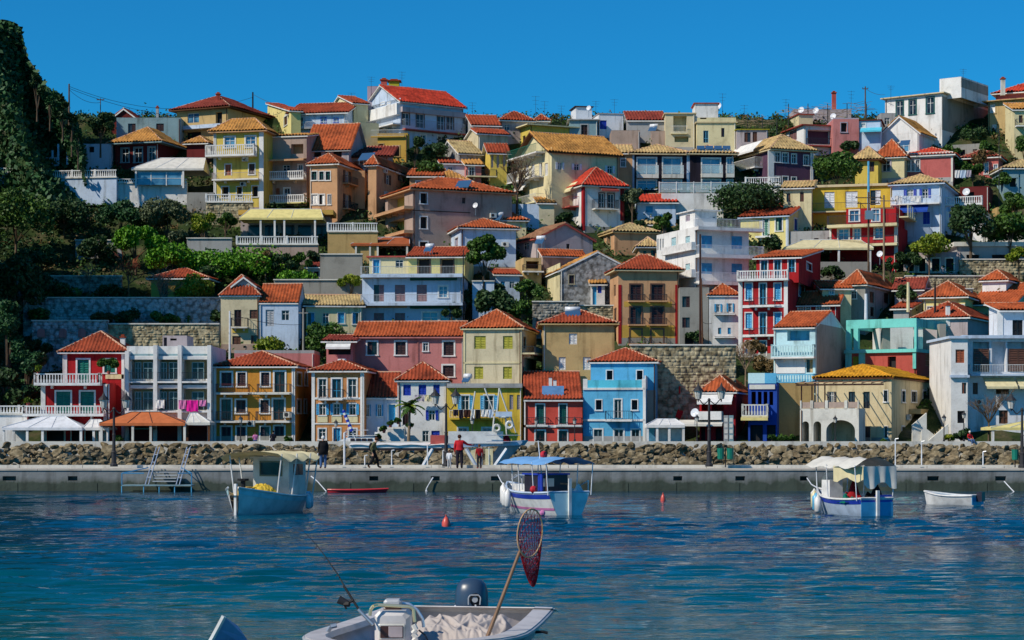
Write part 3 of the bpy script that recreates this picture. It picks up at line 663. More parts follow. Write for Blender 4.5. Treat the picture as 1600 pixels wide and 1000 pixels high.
def B4():
    h = House('orange and cream house with light blue shutters and a solar panel on its hip roof', group=G1)
    b = h.block(-4, 487, 569, 693, 582, side=595, wall='orange2', Y=191.5); b.roof('hip', 'red', 566, ov=.4)
    b.w('g', 'F', 'white', '', (498,592,510,620), (544,592,557,620)).w('p', 'F', 'white', 'skyblue', (519,592,533,621))
    b.w('o', 'F', 'white', 'skyblue', (499,631,509,648), (521,631,531,648), (546,631,556,648)).w('g', 'F', 'white', '', (498,670,509,686), (545,670,557,690)).w('d', 'F', 'white', 'skyblue', (521,669,532,692))
    b.pil('F', 'white', (487,582,492,692), (563,582,569,692)).pil('F', 'cream', (496,649,512,660), (518,649,534,660), (543,649,559,660)).pil('F', 'white', (492,621,563,624), (492,661,563,663))
    b.balc('F', 500, 537, 623, 608, .9, 'bars', 'iron', 'white'); h.done()
    solar('small solar water heater on the roof of the orange and cream house', 531, 573, 12, 194)
    h = House('low pale blue house with a steep red roof between two taller houses', group=G1)
    b = h.block(0, 569, 622, 693, 621, depth=4.5, wall='skyw', Y=193); b.roof('shed', 'red', 584, ov=.3, ovs=.05)
    b.w('o', 'F', 'white', 'skyblue', (572,632,577,650), (590,632,596,650)).w('d', 'F', 'white', 'skyblue', (607,632,618,657)); h.done()
    h = House('white house with deep blue shutters and red hip roof behind the white steps', group=G1)
    b = h.block(0, 621, 697, 693, 597, depth=8, wall='white', Y=192.2); b.roof('hip', 'red', 569, ov=.3)
    b.w('s', 'F', None, 'shutblue', (630,601,642,618), (654,601,666,618), (677,601,687,618)).w('o', 'F', None, 'shutblue', (670,641,680,656)).w('d', 'F', 'white', 'dbrown', (629,640,638,664)).w('g', 'F', None, '', (660,673,670,690)).w('s', 'F', None, 'shutblue', (674,673,687,690)); h.done()
def steps():
    o = thing('stairway', 'whitewashed outdoor steps with flower pots climbing to the blue door', 'steps', P(615, 693, 190), None); m = MB(); X = lambda p: XX(p, 190)-XX(615, 190); k = 190/F
    for i in range(8): m.box(X(576+i*4), X(640-i*1), -.4+i*.12, 1.6, 0, (i+1)*2.9*k)
    m.box(X(590), X(632), 0, 1.7, 0, 26*k); m.build('step', 'white:wall', o); m = MB(); m.box(X(586), X(606), -.6, -.35, 0, 18*k); m.box(X(606), X(632), -.62, -.4, 0, 23*k); m.build('parapet', 'white:wall', o)
def B7():
    h = House('mustard yellow house with light blue shutters and laundry on its balcony', group=G1)
    b = h.block(0, 698, 816, 693, 604, side=None, depth=8, wall='yellow', Y=191.8); b.flat(.3, 'grey')
    b.w('o', 'F', 'white', 'lblue', (721,618,733,640), (757,618,771,640)).w('s', 'F', None, 'mauve2', (796,617,802,640), (808,617,813,640)).w('g', 'F', 'white', '', (716,669,730,678), (754,669,768,678))
    b.balc('F', 703, 776, 653, 641, 1., 'bars', 'white', 'yellow', under=False); b.pil('F', 'grey', (698,603,816,606), pr=.3, name='cornice'); h.done()
    h = House('cream house with yellow green shutters and orange hip roof above the mustard house', group=G1)
    b = h.block(-8, 724, 815, 640, 515, side=838, wall='cream2', Y=199); b.roof('hip', 'orange', 487, ov=.3, trim='cream')
    b.w('s', 'F', None, 'olive', (741,525,759,545), (786,525,801,545), (741,573,755,592), (786,573,800,592)); b.pil('F', 'cream', (724,566,815,568)).pil('F', 'cream', (724,515,727,600), (812,515,815,600))
    b.w('d', 'R', None, 'brown', (818,526,822,545), (817,573,820,595)).balc('R', 815, 850, 556, 546, 1.3, 'bars', 'iron', 'cream'); h.done()
    solar('steep solar collector on the terrace beside the cream house', 728, 596, 12, 196)
    h = House('long faded pink house with orange roof and white framed windows above the waterfront', group=G1)
    b = h.block(-3, 553, 725, 640, 526, depth=8, wall='pink', Y=201.5); b.roof('gx', 'orange', 505, ov=.35, ovs=.1, trim='pink')
    b.w('s', 'F', 'white', 'dbrown', (574,534,589,554), (618,534,634,554), (693,534,709,555), (692,571,709,588)).w('g', 'F', 'white', '', (661,536,669,548)); b.pil('F', 'pink', (652,526,654,600)); h.done()
    h = House('small pink annex with a white awning and low red roof', group=G1)
    b = h.block(-3, 510, 551, 640, 534, depth=5, wall='pink', Y=200); b.roof('shed', 'dark', 526, ov=.5); b.w('k', 'F', None, '', (513,545,548,554)).awn('F', 511, 549, 533, 546, 1., 'white'); h.done()
    h = House('tall tan house with white shutters and red hip roof behind the coral house', group=G1)
    b = h.block(0, 848, 960, 660, 508, depth=9, wall='tan', Y=201); b.roof('hip', 'red', 486, ov=.5, trim='tan')
    b.w('s', 'F', None, 'white', (889,521,902,538), (873,558,884,578), (911,558,923,578)); h.done()
    solar('solar water heater on the roof of the tall tan house', 895, 497, 24, 202.5, yaw=0)
def B8():
    h = House('coral red two storey house with white surrounds and a blank blue board on its roof', group=G1)
    b = h.block(0, 819, 910, 693, 625, depth=9, wall='coral', Y=191.6); b.roof('shed', 'red', 583, ov=.35, ovs=.05)
    b.w('s', 'F', 'white', 'dgreen', (838,632,850,662), (874,632,885,662)).w('p', 'F', 'white', 'dbrown', (837,673,851,692), (873,673,886,692))
    b.pil('F', 'white', (819,664,910,668), (819,625,821,692)).balc('F', 822, 856, 664, 652, .4, 'bars', 'iron', 'white', under=False).balc('F', 868, 908, 664, 652, .4, 'bars', 'iron', 'white', under=False)
    b.chim(860, 590, 604, 5, 'white', 2.).chim(867, 594, 604, 5, 'white', 2.); h.done()
    Y = 192.6; m = MB(); m.box(XX(847,Y), XX(881,Y), Y, Y+.12, ZZ(620,Y), ZZ(603,Y)); o = m.build('roof_board', 'bluepanel:paint'); 
    tag(o, 'blank sky blue board standing on the coral house roof', 'board')
def B9():
    h = House('bright blue house with white framed windows, roof terrace and red hip roof', group=G1)
    b = h.block(-3, 911, 1008, 693, 607, side=1053, wall='lblue', Y=191.4); b.flat(0)
    b.w('k', 'F', 'white', '', (931,625,940,640), (987,625,996,640)).w('p', 'F', 'white', 'white', (960,624,971,653))
    b.w('p', 'F', 'white', 'teal', (928,671,941,692), (987,671,999,692)).w('p', 'F', 'white', 'white', (960,671,974,692))
    b.pil('F', 'white', (911,606,1008,609), (911,655,1008,658), (1005,600,1009,692), pr=.12).pil('F', 'lblue2', (918,594,1003,606), pr=.05, name='parapet').pil('F', 'white', (911,592,918,606), (1003,592,1009,606), pr=.06)
    b.balc('F', 946, 988, 656, 642, .7, 'bars', 'iron', 'white'); b.w('s', 'R', 'white', 'white', (1018,622,1023,640), (1036,622,1041,650), (1046,622,1050,640)).pil('R', 'white', (1008,607,1053,610))
    c = h.block(-3, 923, 1025, 620, 568, side=1048, wall='lblue', Y=194.4); c.roof('hip', 'red', 547, ov=.3)
    c.w('k', 'F', 'white', '', (948,579,957,593), (995,579,1004,593)); h.done()
def B10():
    h = House('small crimson taverna with orange hip roof and a long white awning', group=G1)
    b = h.block(-8, 1093, 1149, 693, 615, side=1174, wall='crimson', Y=192); b.roof('hip', 'orange', 590, ov=.2)
    b.w('r', 'F', None, 'crimson', (1096,630,1106,642), (1112,630,1131,642)).awn('F', 1092, 1146, 616, 632, 1.2, 'white').pil('F', 'white', (1090,643,1130,656), pr=1.2, name='parapet')
    b.w('k', 'F', None, '', (1086,668,1102,688), (1118,668,1128,688)).awn('F', 1062, 1132, 656, 666, 1.6, 'offwhite'); h.done()
    h = House('deep blue house with columns, lattice balcony and pale blue roof parapet', group=G1)
    b = h.block(-4, 1169, 1214, 693, 599, side=1220, depth=6, wall='blue', Y=191.8); b.flat(0)
    b.w('r', 'F', None, 'crimson', (1174,612,1181,633), (1184,612,1190,633), (1193,612,1199,633), (1202,612,1208,633)).pil('F', 'offwhite', (1171,601,1211,608), pr=.15, name='lintel')
    b.balc('F', 1160, 1201, 650, 632, 1., 'bal', 'offwhite', 'cream', under=False).awn('F', 1159, 1201, 650, 657, 1.1, 'paleyellow').pil('F', 'aquaw', (1169,583,1195,599), name='parapet').pil('F', 'lblue', (1195,583,1213,599), name='parapet')
    b.w('k', 'F', None, '', (1172,664,1192,690), (1198,664,1212,690)); h.done()
    h = House('tall white and pale blue house with a bare grey side wall and orange roof', group=G1)
    b = h.block(-14, 1209, 1274, 700, 512, side=1322, wall='aquaw', Y=201); b.roof('gx', 'orange', 489, ov=.3, ovs=.05)
    b.w('r', 'F', None, 'lblue', (1230,516,1265,532)).balc('F', 1208, 1275, 558, 539, .9, 'bal', 'aquaw', 'white').pil('F', 'white', (1212,559,1258,583), name='panel').balc('F', 1209, 1276, 598, 585, .9, 'bal', 'lblue', 'lblue', under=False)
    b.w('s', 'F', None, 'tan2', (1260,562,1270,582)); b.pil('R', 'concrete', (1276,505,1321,600), pr=.02, name='render_coat'); h.done()
    h = House('blank ochre stained wall of a plain house beside the blue house', group=G1)
    b = h.block(0, 1216, 1272, 693, 600, depth=6, wall='tan2', Y=194.5); b.flat(.1); h.done()
def B13():
    h = House('beige house with an arcade of arches, wooden pergola and yellow tiled roof', group=G1)
    b = h.block(-13, 1275, 1393, 695, 592, side=1465, wall='beige', Y=191.5); b.roof('hip', 'yellow', 573, ov=.3, trim='brown', ridge='t_yellow')
    b.w('o', 'F', None, 'navy', (1296,612,1303,628)).w('p', 'F', None, 'navy', (1326,612,1336,638), (1349,612,1359,638)).w('g', 'F', 'white', 'navy', (1381,610,1387,627), (1382,666,1387,684))
    b.w('g', 'F', 'beige', 'navy', (1297,666,1304,684)).w('p', 'F', 'beige', 'navy', (1324,667,1335,692), (1351,667,1360,692))
    b.w('g', 'R', 'white', 'navy', (1409,611,1414,628), (1424,612,1432,628), (1442,611,1448,628), (1409,667,1413,684)); b.ac('R', (1417,652))
    b.balc('R', 1420, 1460, 645, 640, 1.2, 'solid', 'tan', 'tan', under=False)
    A = h.block(-13, 1250, 1342, 695, 640, side=1352, depth=2.8, wall='offwhite', Y=188.4, base=1.); A.flat(.0)
    # arches cut as openings with rounded heads
    A.w('r', 'F', None, 'beige', (1253,658,1264,694), (1271,658,1283,694), (1291,656,1336,694), deep=2.2)
    for x0, x1, y in ((1253,1264,658),(1271,1283,658),(1291,1336,656)):
        (a, zt), (c_, _) = A.uz('F', x0, y), A.uz('F', x1, y); R = (c_-a)/2; rz = min(R, 1.); m = A.mb(); n = 12; z0 = zt-.02
        for i in range(n):
            t0, t1 = math.pi*i/n, math.pi*(i+1)/n; p0, p1 = (a+R-R*math.cos(t0), z0-rz+rz*math.sin(t0)), (a+R-R*math.cos(t1), z0-rz+rz*math.sin(t1))
            m.poly((p0[0], -.003, p0[1]), (p1[0], -.003, p1[1]), (p1[0], -.003, z0+.1), (p0[0], -.003, z0+.1)); m.poly((p0[0],-.003,p0[1]),(p1[0],-.003,p1[1]),(p1[0],.3,p1[1]),(p0[0],.3,p0[1]))
        m.build('arch', 'offwhite:wall', A.root)
    (a, z), (c_, _) = A.uz('F', 1250, 640), A.uz('F', 1342, 640)
    m = A.mb()
    for t in (0, .2, .45, .78, 1): x = a+(c_-a)*t; m.box(x-.14+(t == 0)*.14, x+.14-(t == 1)*.14, 0, .28, z, z+.85)
    m.build('pier_post', 'offwhite:wall', A.root); m = A.mb(); m.box(a, c_, .1, .14, z+.15, z+.7)
    m.build('railing', 'mauve', A.root)
    m = A.mb(); zz = z+2.35
    for t in (.02, .2, .42): x = a+(c_-a)*t; m.bar((x, .14, z), (x, .14, zz), .07)
    m.box(a-.4, c_+2.3, .05, .2, zz-.1, zz+.06)
    for i in range(10): x = a-.3+i*(c_-a+2.5)/9; m.bar((x, -.5, zz+.1), (x, 3.2, zz+.4), .05)
    m.build('pergola', 'dbrown', A.root); 
    for i in range(2): m = A.mb(); y0 = -.5+i*.42; z_ = zz+.17+(y0+.5)*.08; m.add([(a-.3,y0,z_),(c_+2.3,y0,z_),(c_+2.3,y0+.17,z_+.03),(a-.3,y0+.17,z_+.03)], [(0,1,2,3)]); m.build('pergola_slat', 'peach:cloth', A.root)
    h.done()
    o = thing('stairway', 'cream outside stair with slanting parapets beside the arcade house', 'steps', P(1430, 693, 189.5)); q0 = Vector(o.location)
    for (xa, ya, xb, yb_, Yq) in ((1426,664,1448,645,190.2),(1452,688,1482,662,189.4),(1440,664,1466,684,189.8)):
        m = MB(); pa, pb = P(xa, ya, Yq)-q0, P(xb, yb_, Yq)-q0; m.add([(pa.x,pa.y,-.6),(pb.x,pa.y,-.6),(pb.x,pa.y,pb.z),(pa.x,pa.y,pa.z),(pa.x,pa.y+.5,-.6),(pb.x,pa.y+.5,-.6),(pb.x,pa.y+.5,pb.z),(pa.x,pa.y+.5,pa.z)], [(0,1,2,3),(7,6,5,4),(3,2,6,7),(0,3,7,4),(1,5,6,2)]); m.build('parapet', 'offwhite:wall', o)
    for i in range(8): m = MB(); p = P(1450+i*3.6, 690-i*3.3, 190.6)-q0; m.box(p.x, p.x+.45, p.y, p.y+1.3, -.6, p.z); m.build('step', 'beige:wall', o)
def B14():
    h = House('white house with brown shutters, cream awning and roof terrace at the right edge', group=G1)
    b = h.block(0, 1486, 1512, 695, 529, depth=10, wall='white', Y=193.5); b.flat(.25, 'skyw', .25)
    b.w('s', 'F', None, 'rust', (1493,546,1507,567), (1503,598,1517,615)).w('k', 'F', None, '', (1496,642,1508,661)); b.pil('F', 'skyw', (1484,586,1514,590), pr=.3, name='string_course')
    c = h.block(0, 1512, 1640, 695, 529, depth=8, wall='whiteS', Y=195.5); c.flat(.3, 'skyw', .6)
    c.w('r', 'F', None, 'whiteS', (1520,534,1546,581), (1550,534,1572,581), (1574,534,1606,581), deep=1.); 
    c.w('s', 'F', None, 'brown', (1521,545,1545,580), (1576,545,1604,580), surf=True)
    c.balc('F', 1513, 1640, 585, 570, 1.1, 'bars', 'white', 'skyw', under=False).awn('F', 1536, 1584, 590, 608, 1.6, 'cream').awn('F', 1587, 1640, 590, 608, 1.6, 'cream')
    c.w('s', 'F', None, 'brown', (1556,608,1577,616), (1520,598,1528,616)).w('d', 'F', None, 'brown', (1561,641,1575,662)); c.ac('F', (1530, 628))
    t = h.block(0, 1568, 1640, 529, 486, depth=6, wall='whiteS', Y=198, base=.2); t.roof('shed', 'orange', 476, ov=.5).w('d', 'F', None, 'black', (1582,500,1598,528)).pil('F', 'white', (1558,486,1567,528)); h.done()
    h = House('unfinished turquoise concrete frame house with open bays and brick infill', group=G1)
    b = h.block(-20, 1322, 1432, 660, 497, side=1500, wall='brick', Y=207, base=2.); 
    A = b
    # open frame: beams and columns, brick only on the lower storey
    m = b.mb(); w, d, hh = b.wd, b.D, b.hh; zf = b.uz('F', 1380, 546)[1]
    for x in (0, .14*w, w): 
        for y in (0, d): m.box(max(0, x-.25), min(w, max(0, x-.25)+.5), max(0, y-.5), max(0, y-.5)+.5, zf, hh-.9)
    m.box(0, w, 0, .5, hh-.9, hh); m.box(0, .5, .5, d-.5, hh-.9, hh); m.box(w-.5, w, .5, d-.5, hh-.9, hh); m.box(0, w, d-.5, d, hh-.9, hh)
    m.build('concrete_frame', 'aqua:wall', b.root); m = b.mb(); m.box(-.1, w+.1, -.35, d, zf-.35, zf); m.build('floor_slab', 'aqua:wall', b.root)
    b.hh = zf-.355; b.w('d', 'F', None, 'olive', (1332,557,1342,575)).w('k', 'F', None, '', (1387,557,1400,575)).w('d', 'R', None, 'rust', (1446,554,1486,575)); b.pil('F', 'aqua', (1322,546,1331,576), (1343,546,1352,576), (1427,546,1432,576), pr=.2, name='column')
    b.top = True
    for x0, x1, y0 in ((1379,1391,510),(1468,1478,506)):
        Y = 210; m = MB(lambda p: Vector(p)-b.R0); m.box(XX(x0,Y), XX(x1,Y), Y, Y+1.2, b.z0+zf+.01, ZZ(y0,Y)); m.build('inner_wall', 'concrete:wall', b.root)
    Y = 212.5; m = MB(lambda p: Vector(p)-b.R0); m.box(XX(1391,Y), XX(1427,Y), Y, Y+.3, b.z0+zf+.01, ZZ(509,Y)); m.build('inner_wall', 'white:wall', b.root); h.done()
for fn in (B1, B2, B3, B4, steps, B7, B8, B9, B10, B13, B14): fn()
# ------------------------------------------------------------------ houses on the hillside
def hs(label, *blocks):
    h = House(label); out = [h.block(*b[0], **b[1]) for b in blocks]; return [h]+out
def bl(*a, **k): return (a, k)
def second_row():
    h, b, c = hs('pair of joined houses, grey cream half under a red mansard with a gabled dormer', bl(0,345,405,548,464,depth=7,wall='cream2'), bl(0,365,397,464,446,depth=3,wall='grey',base=.3,Y=YD(548)+.4))
    b.roof('hip', 'red', 433, ov=.2, inset=1.6); c.roof('gy', 'red', 434, ov=.3, ovs=.3); c.w('k','F',None,'',(367,450,377,461)).w('g','F',None,'b',(380,450,394,461))
    b.w('d','F',None,'dbrown',(366,484,377,510)).w('s','F',None,'brown',(390,484,402,498),(363,525,376,540),(392,524,401,537)).balc('F',362,388,511,497,.8,'bars','iron','offwhite').pil('F','yellow2',(363,513,388,520)); h.done()
    h, b = hs('pale blue white house with an orange tiled roof next to the mansard house', bl(0,405,466,548,474,side=None,depth=8,wall='skyw'))
    b.roof('gx', 'orange', 446, ov=.15, ovs=.1); b.w('s','F',None,'greyS',(415,484,428,510)).w('g','F',None,'',(440,485,452,500)); h.done()
    h, b = hs('low crumbling house with blue doors and a sagging sheet roof', bl(2,478,566,530,478,depth=6,wall='cream'))
    b.roof('shed','old',463,ov=.35); b.w('s','F','offwhite','skyblue',(481,489,491,507),(528,489,538,505),(551,489,560,506)).w('g','F',None,'',(504,489,514,505)); h.done()
    h, b, c, d = hs('white and pale blue apartment block with long balconies and mauve shutters', bl(-3,566,722,512,429,side=745,wall='skyw'), bl(-3,577,638,430,402,depth=4,wall='cream',Y=YD(512)+2.2,base=.2), bl(-3,638,726,430,402,side=745,wall='paleyellow',Y=YD(512)+1.4,base=.2))
    b.flat(0); c.flat(.15,'brick',.3); d.roof('gx','red',388,ov=.5,ovs=.3)
    d.w('k','F','brown','',(654,405,671,428),(690,405,708,428)); c.w('d','F','white','skyblue',(583,406,593,427)).w('g','F',None,'',(618,406,630,418))
    for r in ((584,445,600,471),(617,445,633,471),(651,445,667,471),(584,489,600,510),(617,489,633,510)): b.w('s','F',None,'mauveS',r)
    b.w('g','F','white','b',(686,447,699,464),(660,488,684,510),(688,488,712,510))
    b.balc('F',565,724,474,461,1.1,'bars','steel','skyw',under=False,th=.3).balc('F',565,724,430,417,1.1,'bars','steel','skyw',under=False,th=.3); b.pil('F','peach',(568,478,636,481),(568,432,636,435)).pil('F','dgreen',(641,433,714,438),(641,477,714,482),pr=.25,name='rolled_awning')
    b.w('s','R',None,'skyblue',(731,440,736,456)); h.done(); solar('solar water heater on the orange roof of the apartment block', 669, 392, 13, YD(512)+3)
    h, b = hs('tall tan house with dark quoins, paired balconies and a dark red pyramid roof', bl(6,966,1061,538,424,side=953,wall='peach'))
    b.roof('hip','red',401,ov=.55,trim='beige')
    for y0, y1 in ((445,470),(480,507),(515,537)):
        b.w('s','F','brown','dbrown',(985,y0,1002,y1),(1018,y0,1036,y1))
        b.balc('F',981,1007,y1,y1-10,.6,'bars','iron','peach',under=False).balc('F',1014,1041,y1,y1-10,.6,'bars','iron','peach',under=False)
    b.pil('F','ochre',(975,471,1050,480),(970,508,1054,537),pr=.012,name='ochre_band').pil('F','crimson',(966,445,971,537),(1055,445,1061,537),pr=.05,name='quoin'); b.w('s','L',None,'brown',(959,445,962,462),(959,482,962,500)); h.done()
    h, b, c = hs('old stone house with cream plaster end and a mossy yellow tiled roof', bl(9,875,992,492,423,side=848,wall='stone:stone'), bl(0,924,945,478,445,depth=3,wall='white',Y=YD(492)-1.4))
    b.roof('gy','tan',394,ov=.3,ovs=.1); b.w('s','F','stonew','dbrown',(889,430,897,443)); b.w('s','L',None,'dbrown',(851,431,854,447),(859,430,863,446),(867,428,871,445))
    b.pil('L','cream',(848,423,875,492),pr=.015,name='plaster'); c.roof('shed','tan',437,ov=.3); c.w('d','F',None,'skyblue',(926,448,932,476)).w('s','F',None,'shutblue',(934,446,940,458)); h.done()
    h, b, c = hs('crimson and white house with blue doors and a balustraded roof terrace', bl(-10,1156,1231,562,436,side=1282,wall='red'), bl(-10,1182,1248,437,403,side=1282,wall='red',Y=YD(562)+2.2,base=.3))
    b.flat(0); c.roof('shed','orange',393,ov=.4)
    for y0, y1 in ((443,468),(489,513),(533,556)):
        for x0, x1 in ((1165,1175),(1187,1197),(1210,1220)): b.w('p' if x0 == 1187 else 'o' if 0 else 's','F','white','skyblue',(x0,y0,x1,y1+(9 if x0 == 1187 and y0 < 530 else 0)))
    b.pil('F','white',(1154,436,1160,560),(1225,436,1231,560),pr=.1).pil('F','white',(1156,477,1231,480),(1156,523,1231,526))
    b.balc('F',1172,1212,478,466,.9,'bars','iron','white').balc('F',1172,1212,524,513,.9,'bars','iron','white').balc('F',1153,1233,437,423,.7,'bal','white','white',under=False)
    c.w('p','F','white','skyblue',(1189,407,1199,435),(1210,406,1220,435),(1232,405,1242,425)).w('s','R','white','skyblue',(1260,402,1268,424)); b.w('s','R','white','skyblue',(1248,443,1257,465)); h.done()
    h, b = hs('white house with pale blue shutters and an orange roof beside the crimson house', bl(0,1107,1156,545,464,depth=7,wall='white'))
    b.roof('hip','orange',446,ov=.2); b.w('o','F',None,'skyblue',(1119,475,1125,487),(1138,474,1144,487)).w('s','F',None,'skyblue',(1122,512,1127,522),(1137,512,1142,522))
    for y in (490,526): b.balc('F',1116,1148,y,y-.5,.5,'solid','brown','white',under=False)
    h.done()
    h, b = hs('long low crimson house with white windows under an orange roof', bl(-8,1234,1308,540,476,side=1316,wall='crimson',Y=YD(540)))
    b.roof('shed','orange',463,ov=.4,rise=1.6); b.w('g','F','white','',(1247,479,1255,488),(1259,479,1266,488),(1276,478,1284,487),(1288,478,1296,487)); h.done()
    h, b = hs('weathered grey house with dark shutters and an orange hip roof', bl(-16,1318,1352,520,447,side=1398,depth=9,wall='concrete'))
    b.roof('hip','orange',424,ov=.35,trim='offwhite'); b.w('s','R',None,'dbrown',(1359,456,1366,474),(1381,458,1389,475),(1360,480,1366,495)); b.w('g','F','white','',(1330,455,1338,466)); h.done()
    h, b = hs('cream cottage with small blue window below the grey house roof', bl(0,1285,1330,520,452,depth=5,wall='cream',Y=YD(520)-1)); b.roof('shed','orange',441,ov=.3); b.w('g','F','white','b',(1296,453,1303,459)); h.done()
    h, b = hs('broad house with a large red brown tiled roof behind the turquoise frame', bl(-14,1430,1512,560,498,side=1556,wall='mauve2',Y=214)); b.roof('hip','red',474,ov=.4); b.chim(1481,478,498,6,'white',1.); h.done()
    h, b = hs('yellow house with an orange hip roof on the right slope', bl(-10,1443,1508,520,466,side=1545,wall='paleyellow')); b.roof('hip','orange',442,ov=.5); b.w('s','F','white','white',(1449,479,1457,494),(1498,476,1506,490)); h.done()
    h, b = hs('house with a broad rust orange roof reaching the right edge', bl(-13,1522,1585,500,472,side=1640,wall='cream')); b.roof('gx','orange',445,ov=1.3,ovs=.5,trim='white'); h.done()
    h, b = hs('small white gabled house with an orange roof above the right slope', bl(-13,1535,1572,470,440,side=1640,wall='white')); b.roof('hip','orange',424,ov=.4); h.done()
    h, b = hs('small red roofed shed half hidden on the right slope', bl(-10,1396,1420,515,483,side=1440,wall='grey')); b.roof('shed','red',472,ov=.4); h.done()
    h, b = hs('low cottage with rust roof tucked behind bare shrubs on the left terrace', bl(-4,236,322,475,437,side=347,wall='ochre')); b.roof('hip','red',421,ov=.5); b.w('d','F',None,'dbrown',(250,441,262,470),(300,441,312,470)).w('s','R',None,'skyblue',(330,442,338,462)); h.done()
def middle():
    # villas and terrace on the left
    h, b, c, d = hs('yellow villa of three storeys with white balconies and an amber hip roof', bl(-12,334,412,332,206,side=426,wall='yellow2'), bl(-12,414,479,330,213,depth=7,wall='mauve',Y=YD(332)+2.5), bl(-12,479,545,330,232,depth=8,wall='mauve2',Y=YD(332)+4))
    b.roof('hip','tan',188,ov=.6,trim='peach'); c.roof('shed','tan',200,ov=.2,rise=1.2); d.roof('gx','orange',196,ov=.4,trim='grey')
    b.w('g','F','white','b',(351,214,367,230),(384,213,399,229)).w('d','F','white','rust',(352,257,361,274)).w('s','F','white','dbrown',(389,256,398,272)).w('k','F','white','',(347,292,357,308),(370,292,378,308),(394,291,403,307))
    b.balc('F',326,402,244,228,1.3,'bal','white','white').balc('F',336,408,281,271,1.2,'bars','mauve2','white'); b.ac('F',(384,249),(381,288)).pil('F','white',(334,206,338,330),(405,206,412,330))
    c.w('g','F',None,'',(442,258,453,270)).w('d','F',None,'rust',(431,294,437,306)).w('p','F','white','',(444,294,453,307),(466,257,473,270)).w('r','F',None,'peach',(455,225,474,240)).awn('F',412,480,249,254,1.6,'peach'); c.balc('F',413,479,281,269,1.3,'bal','white','white').balc('F',413,480,318,306,1.3,'bal','white','paleyellow')
    d.w('k','F',None,'',(490,222,502,245),(508,224,516,245),(520,225,534,245)); h.done()
    h, b, c, d = hs('beige hotel with red hip roofs, tall shuttered windows and wall mounted air conditioners', bl(-16,484,527,348,258,side=580,wall='peach'), bl(-16,575,588,350,260,side=672,wall='peach',Y=YD(348)+1.5), bl(0,540,570,348,268,depth=4,wall='peach',Y=YD(348)+5))
    b.roof('hip','orange',242,ov=.4); c.roof('hip','orange',245,ov=.4); d.flat(0)
    b.w('g','F','white','dgreen',(487,268,495,281),(499,268,506,281),(509,268,516,281)).w('s','F','white','white',(487,304,496,319),(499,304,507,319),(512,304,517,319)); b.w('o','R',None,'navy',(539,267,545,290),(554,268,560,290),(539,304,545,330),(554,305,560,330))
    b.balc('R',535,575,292,281,.8,'bars','iron','peach').balc('R',535,575,331,320,.8,'bars','iron','peach'); c.w('o','R',None,'navy',(603,273,608,289),(624,274,629,284),(604,309,609,328)); c.ac('R',(600,267),(620,269),(654,275),(601,303)); b.ac('R',(568,267)); h.done()
    solar('tilted solar collector between the red roofs of the beige hotel', 573, 250, 24, YD(348)+4, False)
    h, b = hs('large brown plastered block with side balconies coloured sunlit yellow and a red hip roof', bl(20,645,800,398,297,side=602,wall='mauve')); b.roof('hip','orange',281,ov=.55,trim='peach')
    b.w('k','F','white','',(657,302,667,318),(657,339,667,357),(656,378,668,390)); b.w('r','L',None,'yellow2',(606,303,632,327),(606,344,632,364)); b.w('s','F',None,'dbrown',(722,309,727,318)).pil('F','dbrown',(645,329,735,332),pr=.05,name='string_course'); b.balc('L',598,646,332,329,1.2,'solid','peach','peach').balc('L',598,646,369,366,1.2,'solid','peach','peach'); h.done()  # yellow recess backs carry the sunlight on the side balconies
    h, b = hs('white house with dark red corner quoins, cream awnings and a red hip roof', bl(20,913,975,362,292,side=842,wall='white')); b.roof('hip','bright',264,ov=.6,trim='offwhite')
    b.pil('F','crimson',(911,292,914,360),(969,292,975,345),name='quoin').pil('L','crimson',(909,292,913,360),name='quoin'); b.awn('L',845,872,294,305,1.,'cream').awn('L',875,903,292,303,1.,'cream'); b.w('g','L',None,'',(857,306,866,325),(887,303,896,322)).w('p','F','brown','',(936,302,944,325),(950,303,959,325)); b.balc('L',840,905,331,316,1.3,'bars','crimson','brick').balc('F',925,962,327,313,1.1,'bars','iron','offwhite').awn('F',936,963,293,300,.9,'brick'); b.w('k','L',None,'',(853,340,866,352)); h.done()
    h, b = hs('large pale yellow house with amber gabled roof, white shutters and stacked balconies', bl(24,862,966,345,236,side=808,wall='cream')); b.roof('gx','tan',212,ov=.5,ovs=.7,trim='brown')
    b.w('o','F',None,'whiteS',(871,254,878,265),(897,256,905,266),(949,259,957,271)); b.w('p','L',None,'white',(831,224,838,240),(841,224,845,238)); b.w('s','L',None,'white',(821,257,826,276),(830,257,835,276),(842,255,847,274),(851,255,856,274)); b.balc('L',806,852,244,231,1.3,'bars','green','white').balc('L',806,850,281,267,1.3,'bars','white','white').awn('L',806,828,288,300,1.,'offwhite').balc('L',812,850,319,307,1.2,'bars','offwhite','cream'); h.done()
    h, b, c = hs('dark navy hotel with wide sky tinted glazed balcony doors and beige hip roof', bl(4,988,1078,298,242,side=None,depth=9,wall='navy'), bl(4,1078,1146,298,242,depth=9,wall='navy',Y=YD(298)+.3))
    b.roof('hip','beige',222,ov=.6,trim='beige',rise=1.7); c.roof('hip','beige',226,ov=.6,trim='beige',rise=1.5)
    for B, rs in ((b,((996,247,1025,273),(1036,247,1064,273))),(c,((1097,248,1125,272),(1136,247,1145,272)))):
        for r in rs: x0, y0, x1, y1 = r; B.w('g','F','white','b',r,(x0,y1+9,x1,y1+22)); B.balc('F',x0-2,min(x1+3,1146),y1,y1-14,.7,'glass','white','offwhite',th=.5,under=False)
    b.pil('F','skyw',(988,242,991,298),(1073,242,1079,298),pr=.1); h.done(); 
    Y = YD(298)+1.2; kx = math.radians(4)
